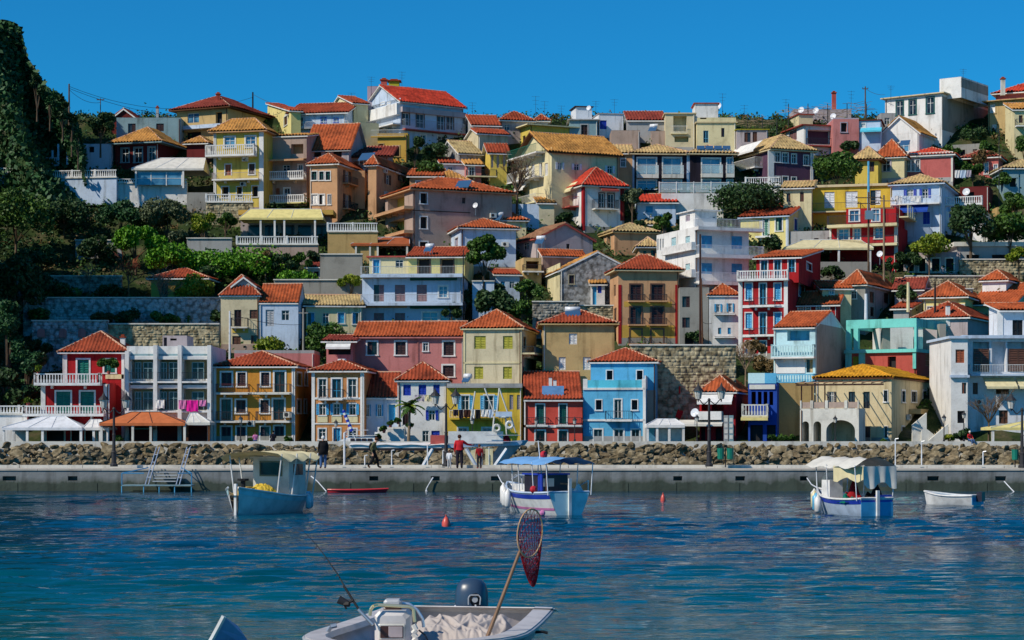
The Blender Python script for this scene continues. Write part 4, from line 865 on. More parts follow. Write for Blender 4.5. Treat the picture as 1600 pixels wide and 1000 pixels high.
    o = thing('roof_solar_array', 'row of four dark solar panels lying on the beige hotel roof', 'solar panel', P(1088, 232, Y)); m = MB(); k = Y/F
    for i in range(4): m.add([(i*13.5*k,-.5,-.15),(i*13.5*k+12.5*k,-.5,-.15),(i*13.5*k+13.5*k,.6,.45),(i*13.5*k+1.5*k,.6,.45)], [(0,1,2,3)])
    m.build('panel', 'panel', o); m = MB(); m.box(-.1, 54*k, -.4, .5, -.5, -.2); m.build('support_frame', 'steel:metal', o)
    h, b = hs('purple house with small white windows, corner balcony and beige hip roof', bl(20,1206,1271,298,235,side=1145,wall='purple')); b.roof('hip','beige',213,ov=.5,trim='beige')
    b.w('g','F','white','',(1211,238,1219,253),(1223,239,1231,254),(1237,241,1244,255),(1256,243,1263,258),(1211,276,1219,290),(1223,276,1231,291),(1237,277,1244,290)).pil('F','white',(1200,235,1209,296),(1266,236,1271,296)); b.awn('L',1150,1192,231,243,1.4,'white').balc('L',1150,1192,266,251,1.2,'bars','white','white'); b.w('r','L',None,'purple',(1156,242,1188,264)); h.done()
    h, b = hs('little house with a bright red tiled roof between trees below the navy hotel', bl(0,996,1056,346,317,depth=6,wall='skyw')); b.roof('shed','bright',305,ov=.4); b.w('s','F',None,'skyblue',(1009,322,1020,332)); h.done()
    h, b, c = hs('tall white apartment house with blue shutters, wraparound balconies and a roof terrace', bl(20,1086,1170,525,357,side=1026,wall='white'), bl(20,1086,1120,357,329,side=1062,wall='white',Y=YD(525)+3,base=.3))
    b.flat(.2); c.flat(.1,None,.3); 
    for y0, y1 in ((368,385),(411,425),(452,470)): b.w('s','F',None,'skyblue',(1096,y0,1113,y1+3),(1143,y0+1,1160,y1+4)); b.w('s','L',None,'aquaw',(1049,y0+3,1056,y1+4),(1071,y0+1,1078,y1+2))
    b.w('k','L',None,'',(1027,373,1029,391),(1031,373,1033,391),(1035,373,1037,391))
    for y in (399,441): b.balc('F',1086,1186,y,y-14,1.2,'bars','whiteS','white',under=False,th=.4).pil('F','peach',(1088,y+1,1168,y+4)); b.balc('L',1040,1088,y-6,y-16,.6,'solid','white','white',under=False)
    b.balc('F',1084,1187,357,344,1.2,'bars','whiteS','white',under=False,th=.35); c.w('g','F',None,'',(1117,337,1122,341)); c.w('s','L',None,'lilac',(1071,336,1078,345)); h.done()
    h, b = hs('bright yellow cottage with green shutters and a red brown gabled roof', bl(-16,1157,1232,386,337,side=1283,wall='paleyellow')); b.roof('gx','red',320,ov=.4,ovs=.3,trim='skyw'); b.w('s','F','white','green',(1192,342,1201,369),(1212,340,1222,360)).w('s','R','white','shutblue',(1241,342,1246,361),(1269,346,1274,362)).pil('F','skyw',(1228,337,1232,384)); b.balc('F',1183,1211,370,369,.8,'solid','white','white'); h.done()
    h, b, c = hs('ornate red house with cream banded balconies and arched surrounds', bl(-10,1296,1400,420,352,side=1432,wall='red'), bl(-10,1322,1400,352,325,side=1440,wall='red',Y=YD(420)+2,base=.3))
    b.flat(0); c.flat(.1); b.w('g','F','offwhite','b',(1310,358,1326,374),(1334,357,1344,374),(1367,356,1380,372)).pil('F','offwhite',(1296,352,1299,395),(1398,352,1403,395)); b.balc('F',1295,1404,351,337,1.1,'bars','iron','cream',under=False,th=.35).balc('F',1296,1404,382,370,1.1,'bars','iron','cream',under=False,th=.3); c.w('g','F','white','b',(1328,329,1342,345),(1363,327,1374,345)); b.w('g','R','offwhite','',(1426,357,1431,372)).balc('R',1405,1446,350,332,1.1,'glass','cream','cream',under=False); h.done()
    canopy('wide cream canopy over a dark terrace below the red house', 1225, 1365, 375, 387, 428, YD(428), 6, 'cream', (1311,1360), (.25,.9), 'white')
    swall('dark shaded terrace wall under the wide cream canopy', 1262, 1360, 409, 432, YD(428)+5.5, 0, 'concrete:wall', False, plain=True)
    h, b, c = hs('golden yellow house with a long balcony and white roller shutters', bl(-3,1268,1394,362,290,depth=8,wall='yellow'), bl(-3,1224,1268,362,294,depth=7,wall='cream',Y=YD(362)-.5))
    b.flat(.3,'beige',.3); c.roof('shed','beige',285,ov=.4); b.w('s','F',None,'whiteS',(1288,300,1304,325),(1321,299,1340,324),(1360,297,1376,320)); b.balc('F',1265,1345,331,318,1.2,'bars','iron','cream',under=False); c.w('s','F',None,'brown',(1229,302,1235,315),(1250,300,1256,315)); h.done()
    h, b = hs('cream house with a brown pointed roof behind the golden house', bl(-8,1336,1372,300,251,side=1380,wall='yellow2')); b.roof('hip','beige',231,ov=.6,trim='brown'); b.w('s','F',None,'dbrown',(1341,256,1346,270),(1359,252,1366,268)); h.done()
    h, b, c = hs('white house with vivid blue shutters, blue awning and beige hip roof', bl(-8,1394,1471,385,288,side=1500,wall='skyw'), bl(-8,1471,1538,385,330,depth=6,wall='white',Y=YD(385)+2))
    b.roof('hip','beige',275,ov=.5,trim='skyw'); c.flat(.1); b.w('o','F',None,'shutblue',(1417,296,1427,310),(1441,295,1450,309)).w('d','F',None,'shutblue',(1442,331,1453,350)).balc('F',1394,1470,319,308,1.2,'bars','whiteS','white',under=False).awn('F',1408,1452,320,334,1.6,'blue'); c.balc('F',1470,1536,320,308,.8,'bal','white','white',under=False).w('s','F',None,'shutblue',(1483,325,1497,345)); h.done()
    h, b, c, d = hs('coral and cream house with ribbon window and rusty red hip roof', bl(-8,1413,1489,285,243,side=1502,wall='rosewall'), bl(-8,1368,1413,285,247,depth=7,wall='cream',Y=YD(285)-.4), bl(-8,1502,1560,285,247,depth=6,wall='rosewall',Y=YD(285)+1.5))
    b.roof('hip','bright',225,ov=.4,rise=1.4); c.roof('hip','orange',220,ov=.4); d.roof('hip','dark',236,ov=.4); b.w('g','F','white','',(1416,250,1422,267),(1424,250,1429,267),(1431,250,1437,267)); b.pil('F','offwhite',(1410,240,1489,245),(1411,245,1414,282),(1486,245,1489,284)); c.w('g','F','lilac','',(1379,251,1391,267)); d.w('k','F',None,'',(1503,250,1520,275)).w('g','F','white','b',(1538,254,1544,271),(1553,257,1559,272)); h.done(); solar('solar collector on the rusty red roof of the coral house', 1414, 226, 15, YD(285)+1, False)
    h, b = hs('white gabled house with peeling plaster and an amber roof', bl(-20,1376,1436,250,207,side=1502,wall='white')); b.roof('gx','tan',184,ov=.3,ovs=.3) if 0 else b.roof('gy','tan',183,ov=.3,ovs=.3); b.w('k','F','skyblue','',(1385,226,1400,240)).w('g','F',None,'b',(1404,223,1420,236)); h.done()
    h, b, c = hs('modern white house with a tall bare concrete end wall and roof box', bl(-24,1383,1472,225,146,side=1545,wall='white'), bl(-24,1468,1502,150,121,side=1544,wall='white',Y=YD(225)+.05,base=.2)); b.flat(.15,'beige',.5); c.flat(.1); b.w('g','F','dgreen','',(1401,158,1411,179),(1421,156,1431,178),(1448,152,1459,176)); b.pil('R','concrete',(1472,150,1545,224),pr=.02,name='render_coat'); c.pil('R','concrete',(1502,122,1544,150),pr=.02,name='render_coat'); h.done()
    h, b, c = hs('tan plastered house with a balcony at the right edge of the hilltop', bl(-14,1544,1640,222,152,depth=8,wall='tan'), bl(0,1585,1640,235,172,depth=5,wall='cream',Y=YD(222)-4)); b.flat(.1,'tan',.7); c.roof('shed','tan',163,ov=.3); b.w('s','F','tan2','white',(1550,194,1557,210),(1546,163,1555,176)); c.w('s','F',None,'brown',(1592,180,1598,192)).balc('F',1586,1640,197,187,.8,'bars','iron','white'); h.done()
    h, b = hs('house with a vivid red roof on the hilltop at the right', bl(-10,1556,1640,190,143,depth=8,wall='rosewall')); b.roof('hip','bright',131,ov=.6); b.chim(1567,124,140,6,'offwhite',1); h.done()
def top():
    h, b = hs('white three storey house with long balconies and a bright red roof on the hilltop', bl(30,626,724,238,158,side=568,wall='skyw')); b.roof('gx','bright',140,ov=.5,ovs=.4,trim='offwhite')
    b.pil('F','mauve2',(626,175,725,177),pr=.5,name='canopy_edge').pil('L','white',(572,176,626,179),pr=.6,name='canopy_edge'); b.w('g','F','white','',(651,159,655,164),(658,159,661,164),(694,162,697,167),(701,162,704,167)); b.w('p','F','brown','',(617+12,177,639,196),(651,178,662,200),(684,181,694,203),(699,182,708,203)); b.w('g','F','white','',(657,211,665,224),(684,213,696,228),(709,215,717,224)); b.balc('F',628,722,206,191,.9,'bars','steel','brick',under=False); b.w('d','L','white','rust',(582,178,588,196)).w('g','L','white','',(596,152,601,162),(606,151,610,162)); b.balc('L',572,626,200,188,1.2,'bars','steel','white'); h.done()
    h, b = hs('ochre flat roofed house with two dark windows below the white hilltop house', bl(-6,590,637,252,210,side=640,wall='ochre')); b.flat(.2); b.w('k','F','tan2','',(591,225,599,239),(615,228,624,244)); b.balc('F',580,632,213,203,.3,'bars','offwhite','ochre',under=False); h.done()
    h, b = hs('white terrace house with planter edge below the red roofed white house', bl(20,559,592,245,193,side=525,wall='cream')); b.flat(.2); h.done()
    h, b = hs('tan hilltop house with a wide sagging dark red roof and balcony', bl(-24,276,356,232,169,side=420,wall='tan')); b.roof('hip','dark',152,ov=.8,trim='brown'); b.w('g','F',None,'b',(293,177,311,191)).w('k','F',None,'',(337,175,347,195),(290,206,314,220)); b.balc('F',268,350,201,197,1.,'solid','skyw','skyw',under=False); b.chim(341,148,154,6,'brick',2.5); h.done()
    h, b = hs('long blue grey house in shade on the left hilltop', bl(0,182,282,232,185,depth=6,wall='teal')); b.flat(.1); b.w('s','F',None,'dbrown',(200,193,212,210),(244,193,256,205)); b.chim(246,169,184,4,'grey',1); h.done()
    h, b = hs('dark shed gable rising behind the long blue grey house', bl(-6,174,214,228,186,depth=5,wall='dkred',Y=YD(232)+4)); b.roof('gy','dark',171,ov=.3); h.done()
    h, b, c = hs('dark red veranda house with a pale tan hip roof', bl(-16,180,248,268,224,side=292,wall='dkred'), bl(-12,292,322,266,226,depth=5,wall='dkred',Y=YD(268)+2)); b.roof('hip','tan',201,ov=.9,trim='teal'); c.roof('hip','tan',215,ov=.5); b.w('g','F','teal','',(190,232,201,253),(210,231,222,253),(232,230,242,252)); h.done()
    h, b = hs('small pale blue shaded house near the left trees', bl(0,120,174,262,226,depth=5,wall='skyw')); b.flat(.1); b.w('k','F',None,'',(124,227,132,236),(139,229,147,238)); h.done()
    h, b, c = hs('white and cream hilltop house with a low red tiled roof and blue shutters', bl(-10,452,540,230,176,depth=7,wall='skyw'), bl(12,455,470,230,174,side=418,wall='paleyellow',Y=YD(230)-.5)); b.roof('shed','red',163,ov=.5); c.roof('shed','red',163,ov=.3); b.w('o','F',None,'dgreen',(466,184,471,197)).w('g','F','shutblue','b',(502,184,509,192),(522,185,528,191)); c.w('s','L','white','brown',(444,182,449,194)); b.balc('F',455,545,200,191,.8,'bars','white','grey'); h.done()
    h, b = hs('cream gabled house on the hilltop left of the white house', bl(18,553,575,210,162,side=510,wall='cream')); b.roof('gx','red',152,ov=.3); h.done()
    h, b, c = hs('grey hilltop block with roof tanks and aerials behind the white house', bl(0,574,594,190,136,depth=5,wall='lilac',Y=YD(200)), bl(0,592,640,190,137,depth=5,wall='grey',Y=YD(200)+1)); b.flat(.1); c.flat(.1); c.chim(600,126,136,9,'brick',1).chim(616,128,136,16,'olive',1); h.done()
    h, b = hs('grey house with rusty roof right of the white hilltop house', bl(8,740,780,240,196,side=724,wall='grey')); b.roof('gx','red',182,ov=.4); h.done()
    h, b = hs('house with a broad red hip roof on the skyline centre', bl(12,784,832,225,190,side=775,wall='mauve2')); b.roof('hip','red',177,ov=.5); b.w('g','F',None,'',(788,195,796,203)); h.done()
    h, b = hs('second red hip roof house just right on the skyline', bl(0,836,856,215,191,depth=6,wall='grey')); b.roof('hip','red',181,ov=.4); h.done()
    h, b = hs('olive yellow flat roofed house with an overhanging terrace', bl(24,828,895,238,196,side=782,wall='yellow2')); b.flat(.15,'cream',.7); b.w('s','L',None,'dbrown',(802,214,807,220),(817,212,821,222)); h.done()
    h, b = hs('tan gabled house with a pale wall behind the red roofs', bl(20,747,794,262,209,side=729,wall='cream2')); b.roof('gx','red',203,ov=.3,ovs=.3,rise=.9); b.w('g','L',None,'b',(730,222,738,235)); h.done()
    h, b = hs('small grey stone house with a curved white eave', bl(18,718,752,275,240,side=686,wall='stone:stone')); b.roof('gx','old',222,ov=.3); h.done()
    h, b = hs('yellow house with narrow windows under a long red roof', bl(10,766,792,290,238,side=757,wall='yellow2')); b.roof('gx','red',218,ov=.5,rise=1.3); b.w('s','F',None,'mauve2',(767,242,771,262),(776,242,780,262),(786,241,790,260)); h.done()
    h, b = hs('orange brown roofed house with a pink wall and small terrace', bl(8,730,752,292,258,side=706,wall='pink')); b.roof('gx','tan',243,ov=.4); b.w('g','F','white','',(733,261,741,274)); b.balc('F',728,775,276,266,1,'bars','iron','cream'); h.done()
    h, b = hs('white low house with a broad amber ribbed roof', bl(6,672,738,312,288,side=None,depth=7,wall='cream')); b.roof('hip','tan',268,ov=.5); h.done(); solar('blue solar collector on the brown block roof beside the amber roof', 724, 293, 24, YD(398)+3, False)
    h, b = hs('white house with a ribbed rust roof and a wall in blue shade', bl(10,720,806,425,358,side=700,wall='skyw')); b.roof('hip','orange',344,ov=.5); b.w('d','L','white','lilac',(711,372,716,390)); h.done()
    h, b = hs('small orange roofed house behind the rust ribbed roof', bl(6,764,822,372,346,depth=6,wall='cream')); b.roof('hip','orange',331,ov=.4); h.done(); solar('bright blue solar collector with tank on the small orange roof', 777, 343, 14, YD(372)-.5)
    h, b, c = hs('mauve plastered gabled house with a brown roof and red verge', bl(22,838,926,420,372,side=806,wall='mauve2'), bl(22,848,915,436,400,side=842,wall='mauve',Y=YD(420)-1.5)); b.roof('gy','brown',344,ov=.4,ovs=.25,trim='brick') if 0 else b.roof('gy','brown',350,ov=.4,ovs=.25,trim='brick'); c.roof('shed','orange',392,ov=.2,rise=.8); b.w('s','F',None,'dbrown',(885,381,890,389)).w('g','L',None,'',(818,379,826,389)); h.done(); solar('solar heater with silver tank against the mauve gabled house', 843, 380, 14, YD(436)-1.5)
    h, b = hs('old peach house with crumbling lumpy tiled roof', bl(14,960,1030,398,364,side=935,wall='peach')); b.roof('hip','old',351,ov=.35,trim='tan'); b.w('k','L','stonew','',(939,369,944,384),(949,368,954,383)); h.done()
    h, b = hs('small orange house with green shutters beside the tall white apartments', bl(0,998,1028,440,388,depth=6,wall='peach')); b.roof('hip','beige',373,ov=.4); b.w('s','F',None,'green',(1005,392,1010,400),(1017,391,1024,404)); h.done()
    h, b = hs('teal and grey hilltop flats with a dark doorway', bl(0,890,934,225,188,depth=6,wall='teal')); b.flat(.15,'grey',.3); b.w('d','F','grey','dbrown',(908,195,918,212)); h.done()
    h, b = hs('pale box house on the skyline with a satellite dish', bl(10,900,925,190,167,side=892,wall='whiteS',Y=YD(225)+5)); b.flat(.1,'dbrown',.2); h.done()
    h, b = hs('white grey skyline house with a blue green shutter', bl(10,936,974,215,178,side=924,wall='whiteS')); b.flat(.1,'grey',.1); b.w('s','F',None,'shutblue',(937,188,948,202)); h.done()
    h, b = hs('grey walled house with a dark red tiled roof on the skyline', bl(0,980,1042,222,189,depth=8,wall='grey')); b.roof('shed','dark',176,ov=.3,ovs=.1); h.done(); solar('solar water heater standing before the grey walled skyline house', 1020, 204, 13, YD(228))
    h, b = hs('brown blank walled building behind the amber gabled roof', bl(0,955,1000,245,205,depth=5,wall='mauve')); b.flat(.1); h.done()
    h, b = hs('yellow stone flats with recessed balconies on the hilltop', bl(0,1040,1086,238,178,depth=8,wall='cream2')); b.flat(.15,'beige',.2); b.w('r','F',None,'cream',(1052,181,1073,205),(1054,213,1076,222)); b.balc('F',1048,1074,208,197,.3,'bars','white','cream',under=False); h.done()
    h, b, c = hs('cream flats with shutters and a white rooftop room', bl(0,1089,1150,245,192,depth=8,wall='cream'), bl(0,1086,1122,192,162,depth=4,wall='white',Y=YD(245)+3)); b.flat(.15,'beige',.2); c.flat(.1,'brick',.2); b.w('p','F',None,'lblue',(1099,204,1107,223)).w('s','F',None,'dbrown',(1127,200,1132,214)); b.w('k','F',None,'',(1086+8,178,1104,186)); h.done()
    h, b = hs('low grey house with brown shutters behind the purple house roof', bl(0,1151,1200,250,203,depth=6,wall='mauve2')); b.flat(.1,'olive',.2); b.w('s','F',None,'brown',(1163,207,1173,222),(1176,206,1183,222)); h.done()
    h, b = hs('white house with red roof slab and brown shutters on the hilltop', bl(14,1256,1304,240,196,side=1200,wall='white')); b.flat(.05,'brick',.5); b.w('s','L',None,'mauveS',(1210,206,1222,217),(1233,204,1245,218)).w('r','F',None,'purple',(1262,203,1300,226)); b.balc('F',1260,1306,228,217,.8,'bars','iron','brick',under=False); h.done()
    h, b = hs('cream roof room behind the red slab house', bl(10,1248,1270,200,179,side=1212,wall='cream',Y=YD(240)+6)); b.flat(.05,'brick',.2); h.done()
    h, b = hs('pink house with a dark window on the right hilltop', bl(0,1302,1342,248,186,depth=6,wall='pink')); b.flat(.15,'lilac'); b.w('k','F','lilac','',(1314,192,1323,206)); h.done()
    h, b = hs('pale house with turquoise awning beside the pink house', bl(-4,1338,1376,250,188,depth=6,wall='skyw')); b.flat(.1,'dkred',.2); b.awn('F',1345,1378,200,208,1.2,'lblue2'); b.w('s','F','white','white',(1345,193,1352,199)); h.done()
    h, b = hs('grey hilltop cabin with vine covered pergola', bl(0,1240,1330,205,172,depth=6,wall='mauve2',Y=YD(240)+9)); b.flat(.1); b.chim(1303,146,166,6,'brick',1); h.done()
    h, b = hs('blue grey shaded cottage at the right edge', bl(0,1568,1640,310,265,depth=7,wall='teal')); b.roof('hip','old',252,ov=.4); b.w('k','F',None,'',(1578,278,1588,292)); h.done()
    h, b = hs('brown rough walled hut on the right slope', bl(0,1558,1590,345,325,depth=6,wall='tan2')); b.flat(.1); h.done()
    h, b = hs('grey house with a flat pale roof behind the right slope trees', bl(0,1495,1600,420,385,depth=6,wall='grey')); b.flat(.5,'offwhite',.4); b.w('k','F',None,'',(1510,398,1530,418),(1550,398,1580,418)); h.done()
def infill():
    h, b = hs('grey veranda house with a long low dark edged roof beside the yellow villa', bl(-3,500,606,300,244,depth=6,wall='mauve2')); b.roof('shed','dark',231,ov=.8,trim='dbrown'); b.w('r','F',None,'mauve2',(506,250,540,272),(548,252,580,274)); h.done()
    canopy('rust roofed veranda on thin posts above the apartment block', 548, 640, 371, 381, 404, YD(404)-.6, 5, 'rust', (556,578,590,636), (.3,.98), 'offwhite')
    h, b = hs('grey room behind the rust roofed veranda', bl(0,575,645,420,384,depth=5,wall='mauve2',Y=YD(404)+3)); b.flat(.1); b.w('d','F',None,'dbrown',(620,390,628,402)).w('g','F',None,'',(596,388,606,396)); h.done()
    h, b = hs('small pale blue lean to beside the white red roofed house', bl(0,800,842,352,320,depth=4,wall='skyw')); b.flat(.1); b.w('g','F',None,'',(808,326,815,337)); h.done()
    h, b = hs('tan balcony house tucked under the mauve gabled house', bl(10,818,846,448,404,side=803,wall='tan')); b.flat(.1); b.w('r','F',None,'brown',(822,408,842,420)); b.balc('F',816,848,424,414,.8,'bars','dbrown','white'); h.done()
    h, b = hs('dark shaded blue grey wall house between the tan and white houses', bl(0,1062,1108,545,452,depth=5,wall='concrete')); b.flat(.2); b.w('s','F',None,'dbrown',(1066,463,1078,480),(1066,496,1078,512)).w('k','F',None,'',(1070,522,1084,543)); h.done()
    h, b = hs('low dark arcade house below the ornate red house', bl(-4,1412,1500,428,396,depth=5,wall='mauve2')); b.flat(.2); b.w('k','F','offwhite','',(1418,404,1428,424),(1436,404,1446,424),(1456,404,1468,424),(1478,404,1490,424)); h.done()
    h, b = hs('grey terrace house with parapet below the yellow cottage', bl(-6,1234,1296,392,368,depth=4,wall='grey')); b.flat(.6,'grey'); b.w('s','F',None,'skyblue',(1250,374,1258,388)).w('d','F',None,'brown',(1272,372,1279,390)); h.done()
    h, b = hs('small cream house with blue door left of the stone house', bl(8,775,812,470,430,side=765,wall='skyw')); b.roof('shed','red',422,ov=.3); b.w('d','F',None,'skyblue',(782,440,789,462)).w('g','F',None,'',(796,440,804,450)); h.done()
    h, b = hs('grey stone shed between the dark hotel and the white apartments', bl(0,1008,1040,372,352,depth=4,wall='stone:stone')); b.roof('shed','old',346,ov=.3); h.done()
    h, b = hs('low white house peeping over the amber ribbed roof', bl(6,690,732,280,256,depth=5,wall='white')); b.roof('shed','red',248,ov=.3); b.w('g','F',None,'',(700,261,707,270)); h.done()
    h, b = hs('narrow tan house right of the old peach house', bl(0,1040,1062,425,396,depth=4,wall='tan2')); b.roof('shed','red',388,ov=.3); h.done()
    h, b = hs('small house with faded red roof on the left garden terrace', bl(-6,480,512,446,418,depth=4,wall='grey')); b.roof('shed','dark',410,ov=.3); b.w('k','F',None,'',(490,424,498,434)); h.done()
    h, b = hs('dim grey house under the white terrace of the glass pavilion', bl(0,292,334,330,302,depth=4,wall='concrete')); b.flat(.1); h.done()
    h, b = hs('yellow house wing with balcony right of the yellow villa terrace', bl(0,640,690,310,276,depth=5,wall='peach')); b.roof('shed','orange',266,ov=.4); b.w('g','F','white','',(650,283,657,295),(668,284,675,296)); h.done()
    h, b = hs('white rooftop room between the hilltop flats', bl(0,1018,1042,232,206,depth=4,wall='mauve')); b.flat(.1); h.done()
    h, b = hs('grey hilltop house with a flat roof behind the pink house', bl(0,1376,1400,215,178,depth=5,wall='grey',Y=YD(225)+4)); b.flat(.1); b.w('g','F',None,'',(1382,184,1390,194)); h.done()
    h, b = hs('tan rough house with an iron stair on the right slope', bl(-6,1500,1545,330,292,depth=5,wall='dkred')); b.flat(.1); b.w('k','F',None,'',(1510,300,1522,318)); h.done()
    h, b = hs('pale wall house below the right slope trees with a slate roof', bl(-6,1540,1600,385,355,depth=5,wall='offwhite')); b.roof('shed','old',345,ov=.4); b.w('k','F',None,'',(1556,362,1566,376)); h.done()
    h, b = hs('white house with green shutters seen through the turquoise frame', bl(0,1374,1442,580,508,depth=4,wall='white',Y=213.5)); b.flat(.2,'offwhite',.3); b.w('s','F',None,'dgreen',(1391,532,1396,545),(1402,530,1410,545),(1420,530,1428,545)); h.done()
    h, b = hs('narrow rose house with an oval window between the amber gable and the navy hotel', bl(0,958,988,298,240,depth=5,wall='peach')); b.roof('shed','beige',228,ov=.3); b.w('g','F','white','',(970,248,977,260)); h.done()
    h, b = hs('dark slate roofed shed behind the sunlit stone retaining wall', bl(-8,1398,1440,482,452,depth=6,wall='greyS')); b.roof('gx','dark',436,ov=.4); h.done()
    h, b = hs('grey outbuilding at the foot of the bare concrete end wall', bl(-10,1488,1540,258,226,depth=5,wall='concrete')); b.flat(.2); b.w('k','F',None,'',(1500,234,1508,246)).w('s','F',None,'brown',(1520,233,1527,247)); h.done()
    h, b = hs('tiny tan house with one shutter above the lean to', bl(6,842,866,352,318,depth=4,wall='cream2')); b.roof('shed','tan',310,ov=.3); h.done()
    for lb, px, py, w, hh, Y in (('tangled bare vine pergola on the hilltop left of the red slab house', 1122, 190, 92, 14, YD(240)+4), ('tangled bare vine pergola around the hilltop cabin chimney', 1232, 178, 122, 24, YD(240)+7)):
        k = Y/F; o = thing('vine_pergola', lb, 'pergola', P(px, py+18, Y), 'vine pergolas on the hilltop'); rs = random.Random(px); m = MB()
        for i in range(5): m = MB(); m.bar((i*w*k/4,0,-.5),(i*w*k/4,0,(hh+10)*k), .06); m.build('post', 'iron', o)
        m = MB()
        for i in range(90): a = Vector((rs.uniform(0,w)*k, rs.uniform(-1.5,1.5), (12+hh*rs.random()*(.4+.6*math.sin(3.14*i/90)))*k)); m.bar(a, a+Vector((rs.uniform(-2.2,2.2), rs.uniform(-.5,.5), rs.uniform(-.35,.5))), .035, .02, 3)
        kind(m.build('vine_stems', 'palebark', o), 'stuff')
    o = thing('stair_awning', 'crimson sloping stair cover beside the bright blue house', 'awning', P(1055, 655, 197)); k = 197/F; m = MB(); m.add([(0,0,4*k),(8*k,0,0),(26*k,1.5,40*k),(20*k,1.5,52*k),(6*k,.2,52*k),(6*k,.2,40*k)], [(0,1,2,3),(3,2,5,4)]); m.build('cover', 'redc:cloth' if 'redc' in PAL else 'red:cloth', o)
second_row(); middle(); top(); infill()
# ------------------------------------------------------------------ vegetation
def leaves(N, pts, size, seed, flat=.0):
    rs = np.random.RandomState(seed); c = pts; a = rs.normal(size=(N, 3)); a /= np.linalg.norm(a, axis=1)[:, None]; b = rs.normal(size=(N, 3)); b -= (b*a).sum(1)[:, None]*a; b /= np.linalg.norm(b, axis=1)[:, None]
    s = size*rs.uniform(.6, 1.35, (N, 1)); V = np.stack([c-a*s*.62, c-b*s*.38, c+a*s*.62, c+b*s*.38], 1).reshape(-1, 3); return V, np.arange(N*4).reshape(-1, 4)
def crownpts(N, W, H, rs, clumps=None, hollow=.55):
    k = clumps or max(7, int(W*2.6)); d = rs.normal(size=(k, 3)); d /= np.linalg.norm(d, axis=1)[:, None]; d[:, 2] = np.abs(d[:, 2])*1.2-.35; r = rs.uniform(hollow, .95, (k, 1))
    C = d*r*np.array([W/2, W/2, H/2]); R = rs.uniform(.13, .27, k)*W; j = rs.randint(0, k, N); q = rs.normal(size=(N, 3)); q /= np.linalg.norm(q, axis=1)[:, None]
    return C[j]+q*(R[j]*rs.uniform(.35, 1, N)**.5)[:, None]*np.array([1, 1, .8]), C
_tn = [0]
def tree(label, px, yb, yt, wpx, Y=None, leaf='leaf', frac=.28, name='tree', dens=1., lsize=.34, trunk='bark', grp='trees on the slope', cat=None, stems=1):
    Y = Y or YD(yb)-1.2; k = Y/F; p = P(px, yb, Y); H = (yb-yt)*k; Wd = wpx*k; _tn[0] += 1; rs = np.random.RandomState(_tn[0]); o = thing(name, label, cat or name.replace('_', ' '), p, grp)
    ch = H*(1-frac); zc = H-ch/2; N = int(min(5200, max(260, 190*Wd*ch*dens/(lsize/.34)**2))); pts, C = crownpts(N, Wd, ch, rs); pts[:, 2] += zc
    V, Q = leaves(N, pts, lsize, _tn[0]); kind(npmesh('crown', V, Q, leaf, o), 'stuff')
    m = MB(); r0 = max(.05, H*.028)
    for s in range(stems):
        x0 = (s-(stems-1)/2)*.35; top = Vector((x0*2, 0, zc)); m.bar((x0,0,0 if name == 'potted_plant' else -1.2), (x0*1.2, .02, H*frac), r0, r0*.75, 6); m.bar((x0*1.2,.02,H*frac), top, r0*.75, r0*.3, 5)
        for c in C[s::max(1, len(C)//7*stems)][:7]: m.bar((x0*1.2, .02, H*frac*rs.uniform(.75, 1.1)), (c[0]*.8, c[1]*.8, zc+c[2]*.8), r0*.45, r0*.12, 4)
    m.build('trunk', trunk, o)
    if name == 'potted_plant': m = MB(); m.lathe((0,0,-.04), ((.12,0),(.18,.26),(.2,.3)), 8); m.build('pot', 'brick', o)
    return o
def bare(label, px, yb, yt, wpx, Y=None, seed=1, mat='palebark', name='bare_tree', spread=1., grp='bare winter trees'):
    Y = Y or YD(yb)-1.2; k = Y/F; p = P(px, yb, Y); H = (yb-yt)*k; o = thing(name, label, 'tree', p, grp); rs = random.Random(seed); m = MB(); t = MB()
    def grow(a, d, L, r, lv):
        b = a+d*L; (m if lv < 2 else t).bar(a, b, r, r*.6, 5 if lv < 2 else 3)
        if lv >= 4: return
        for _ in range(4 if lv else 6):
            q = (d+Vector((rs.uniform(-1,1)*spread, rs.uniform(-1,1)*spread, rs.uniform(-.35,.7)))*.75).normalized(); grow(b if lv == 0 else a+d*L*rs.uniform(.4,1), q, L*rs.uniform(.5,.85), r*.55, lv+1)
    grow(Vector((0,0,-.5)), Vector((0,0,1)), H*.42+.5, H*.03, 0); m.build('trunk', mat, o); kind(t.build('twigs', mat, o), 'stuff'); return o
# castle rock on the left, clothed in ivy
SIL = [(-420,20),(-60,24),(0,32),(16,35),(34,42),(38,66),(44,92),(60,113),(76,138),(98,150),(112,180),(124,200),(131,225),(136,275)]
YC = 262.
def sil(px): return float(np.interp(px, [a for a, _ in SIL], [b for _, b in SIL]))
pxs = list(range(-420, 137, 8)); rows = 26; V = []; rs = np.random.RandomState(4)
for j in range(rows+1):
    for px in pxs:
        yt = sil(px)+rs.normal(0, 2.2); f = j/rows; py = 330-(330-yt)*f; bulge = 9*math.sin(f*1.5)+3*math.sin(px*.05+f*7)+rs.normal(0, .5)
        V.append(tuple(P(px, py, YC-9+bulge)))
for px in pxs: V.append((XX(px, YC+40), YC+40, 20))
nx = len(pxs); i = np.arange(rows+1)[:, None]*nx+np.arange(nx-1)[None]
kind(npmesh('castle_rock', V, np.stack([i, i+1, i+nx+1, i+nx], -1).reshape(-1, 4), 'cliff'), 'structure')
def scatter(n, fn, seed): rs = np.random.RandomState(seed); return np.array([tuple(fn(rs)) for _ in range(n)])
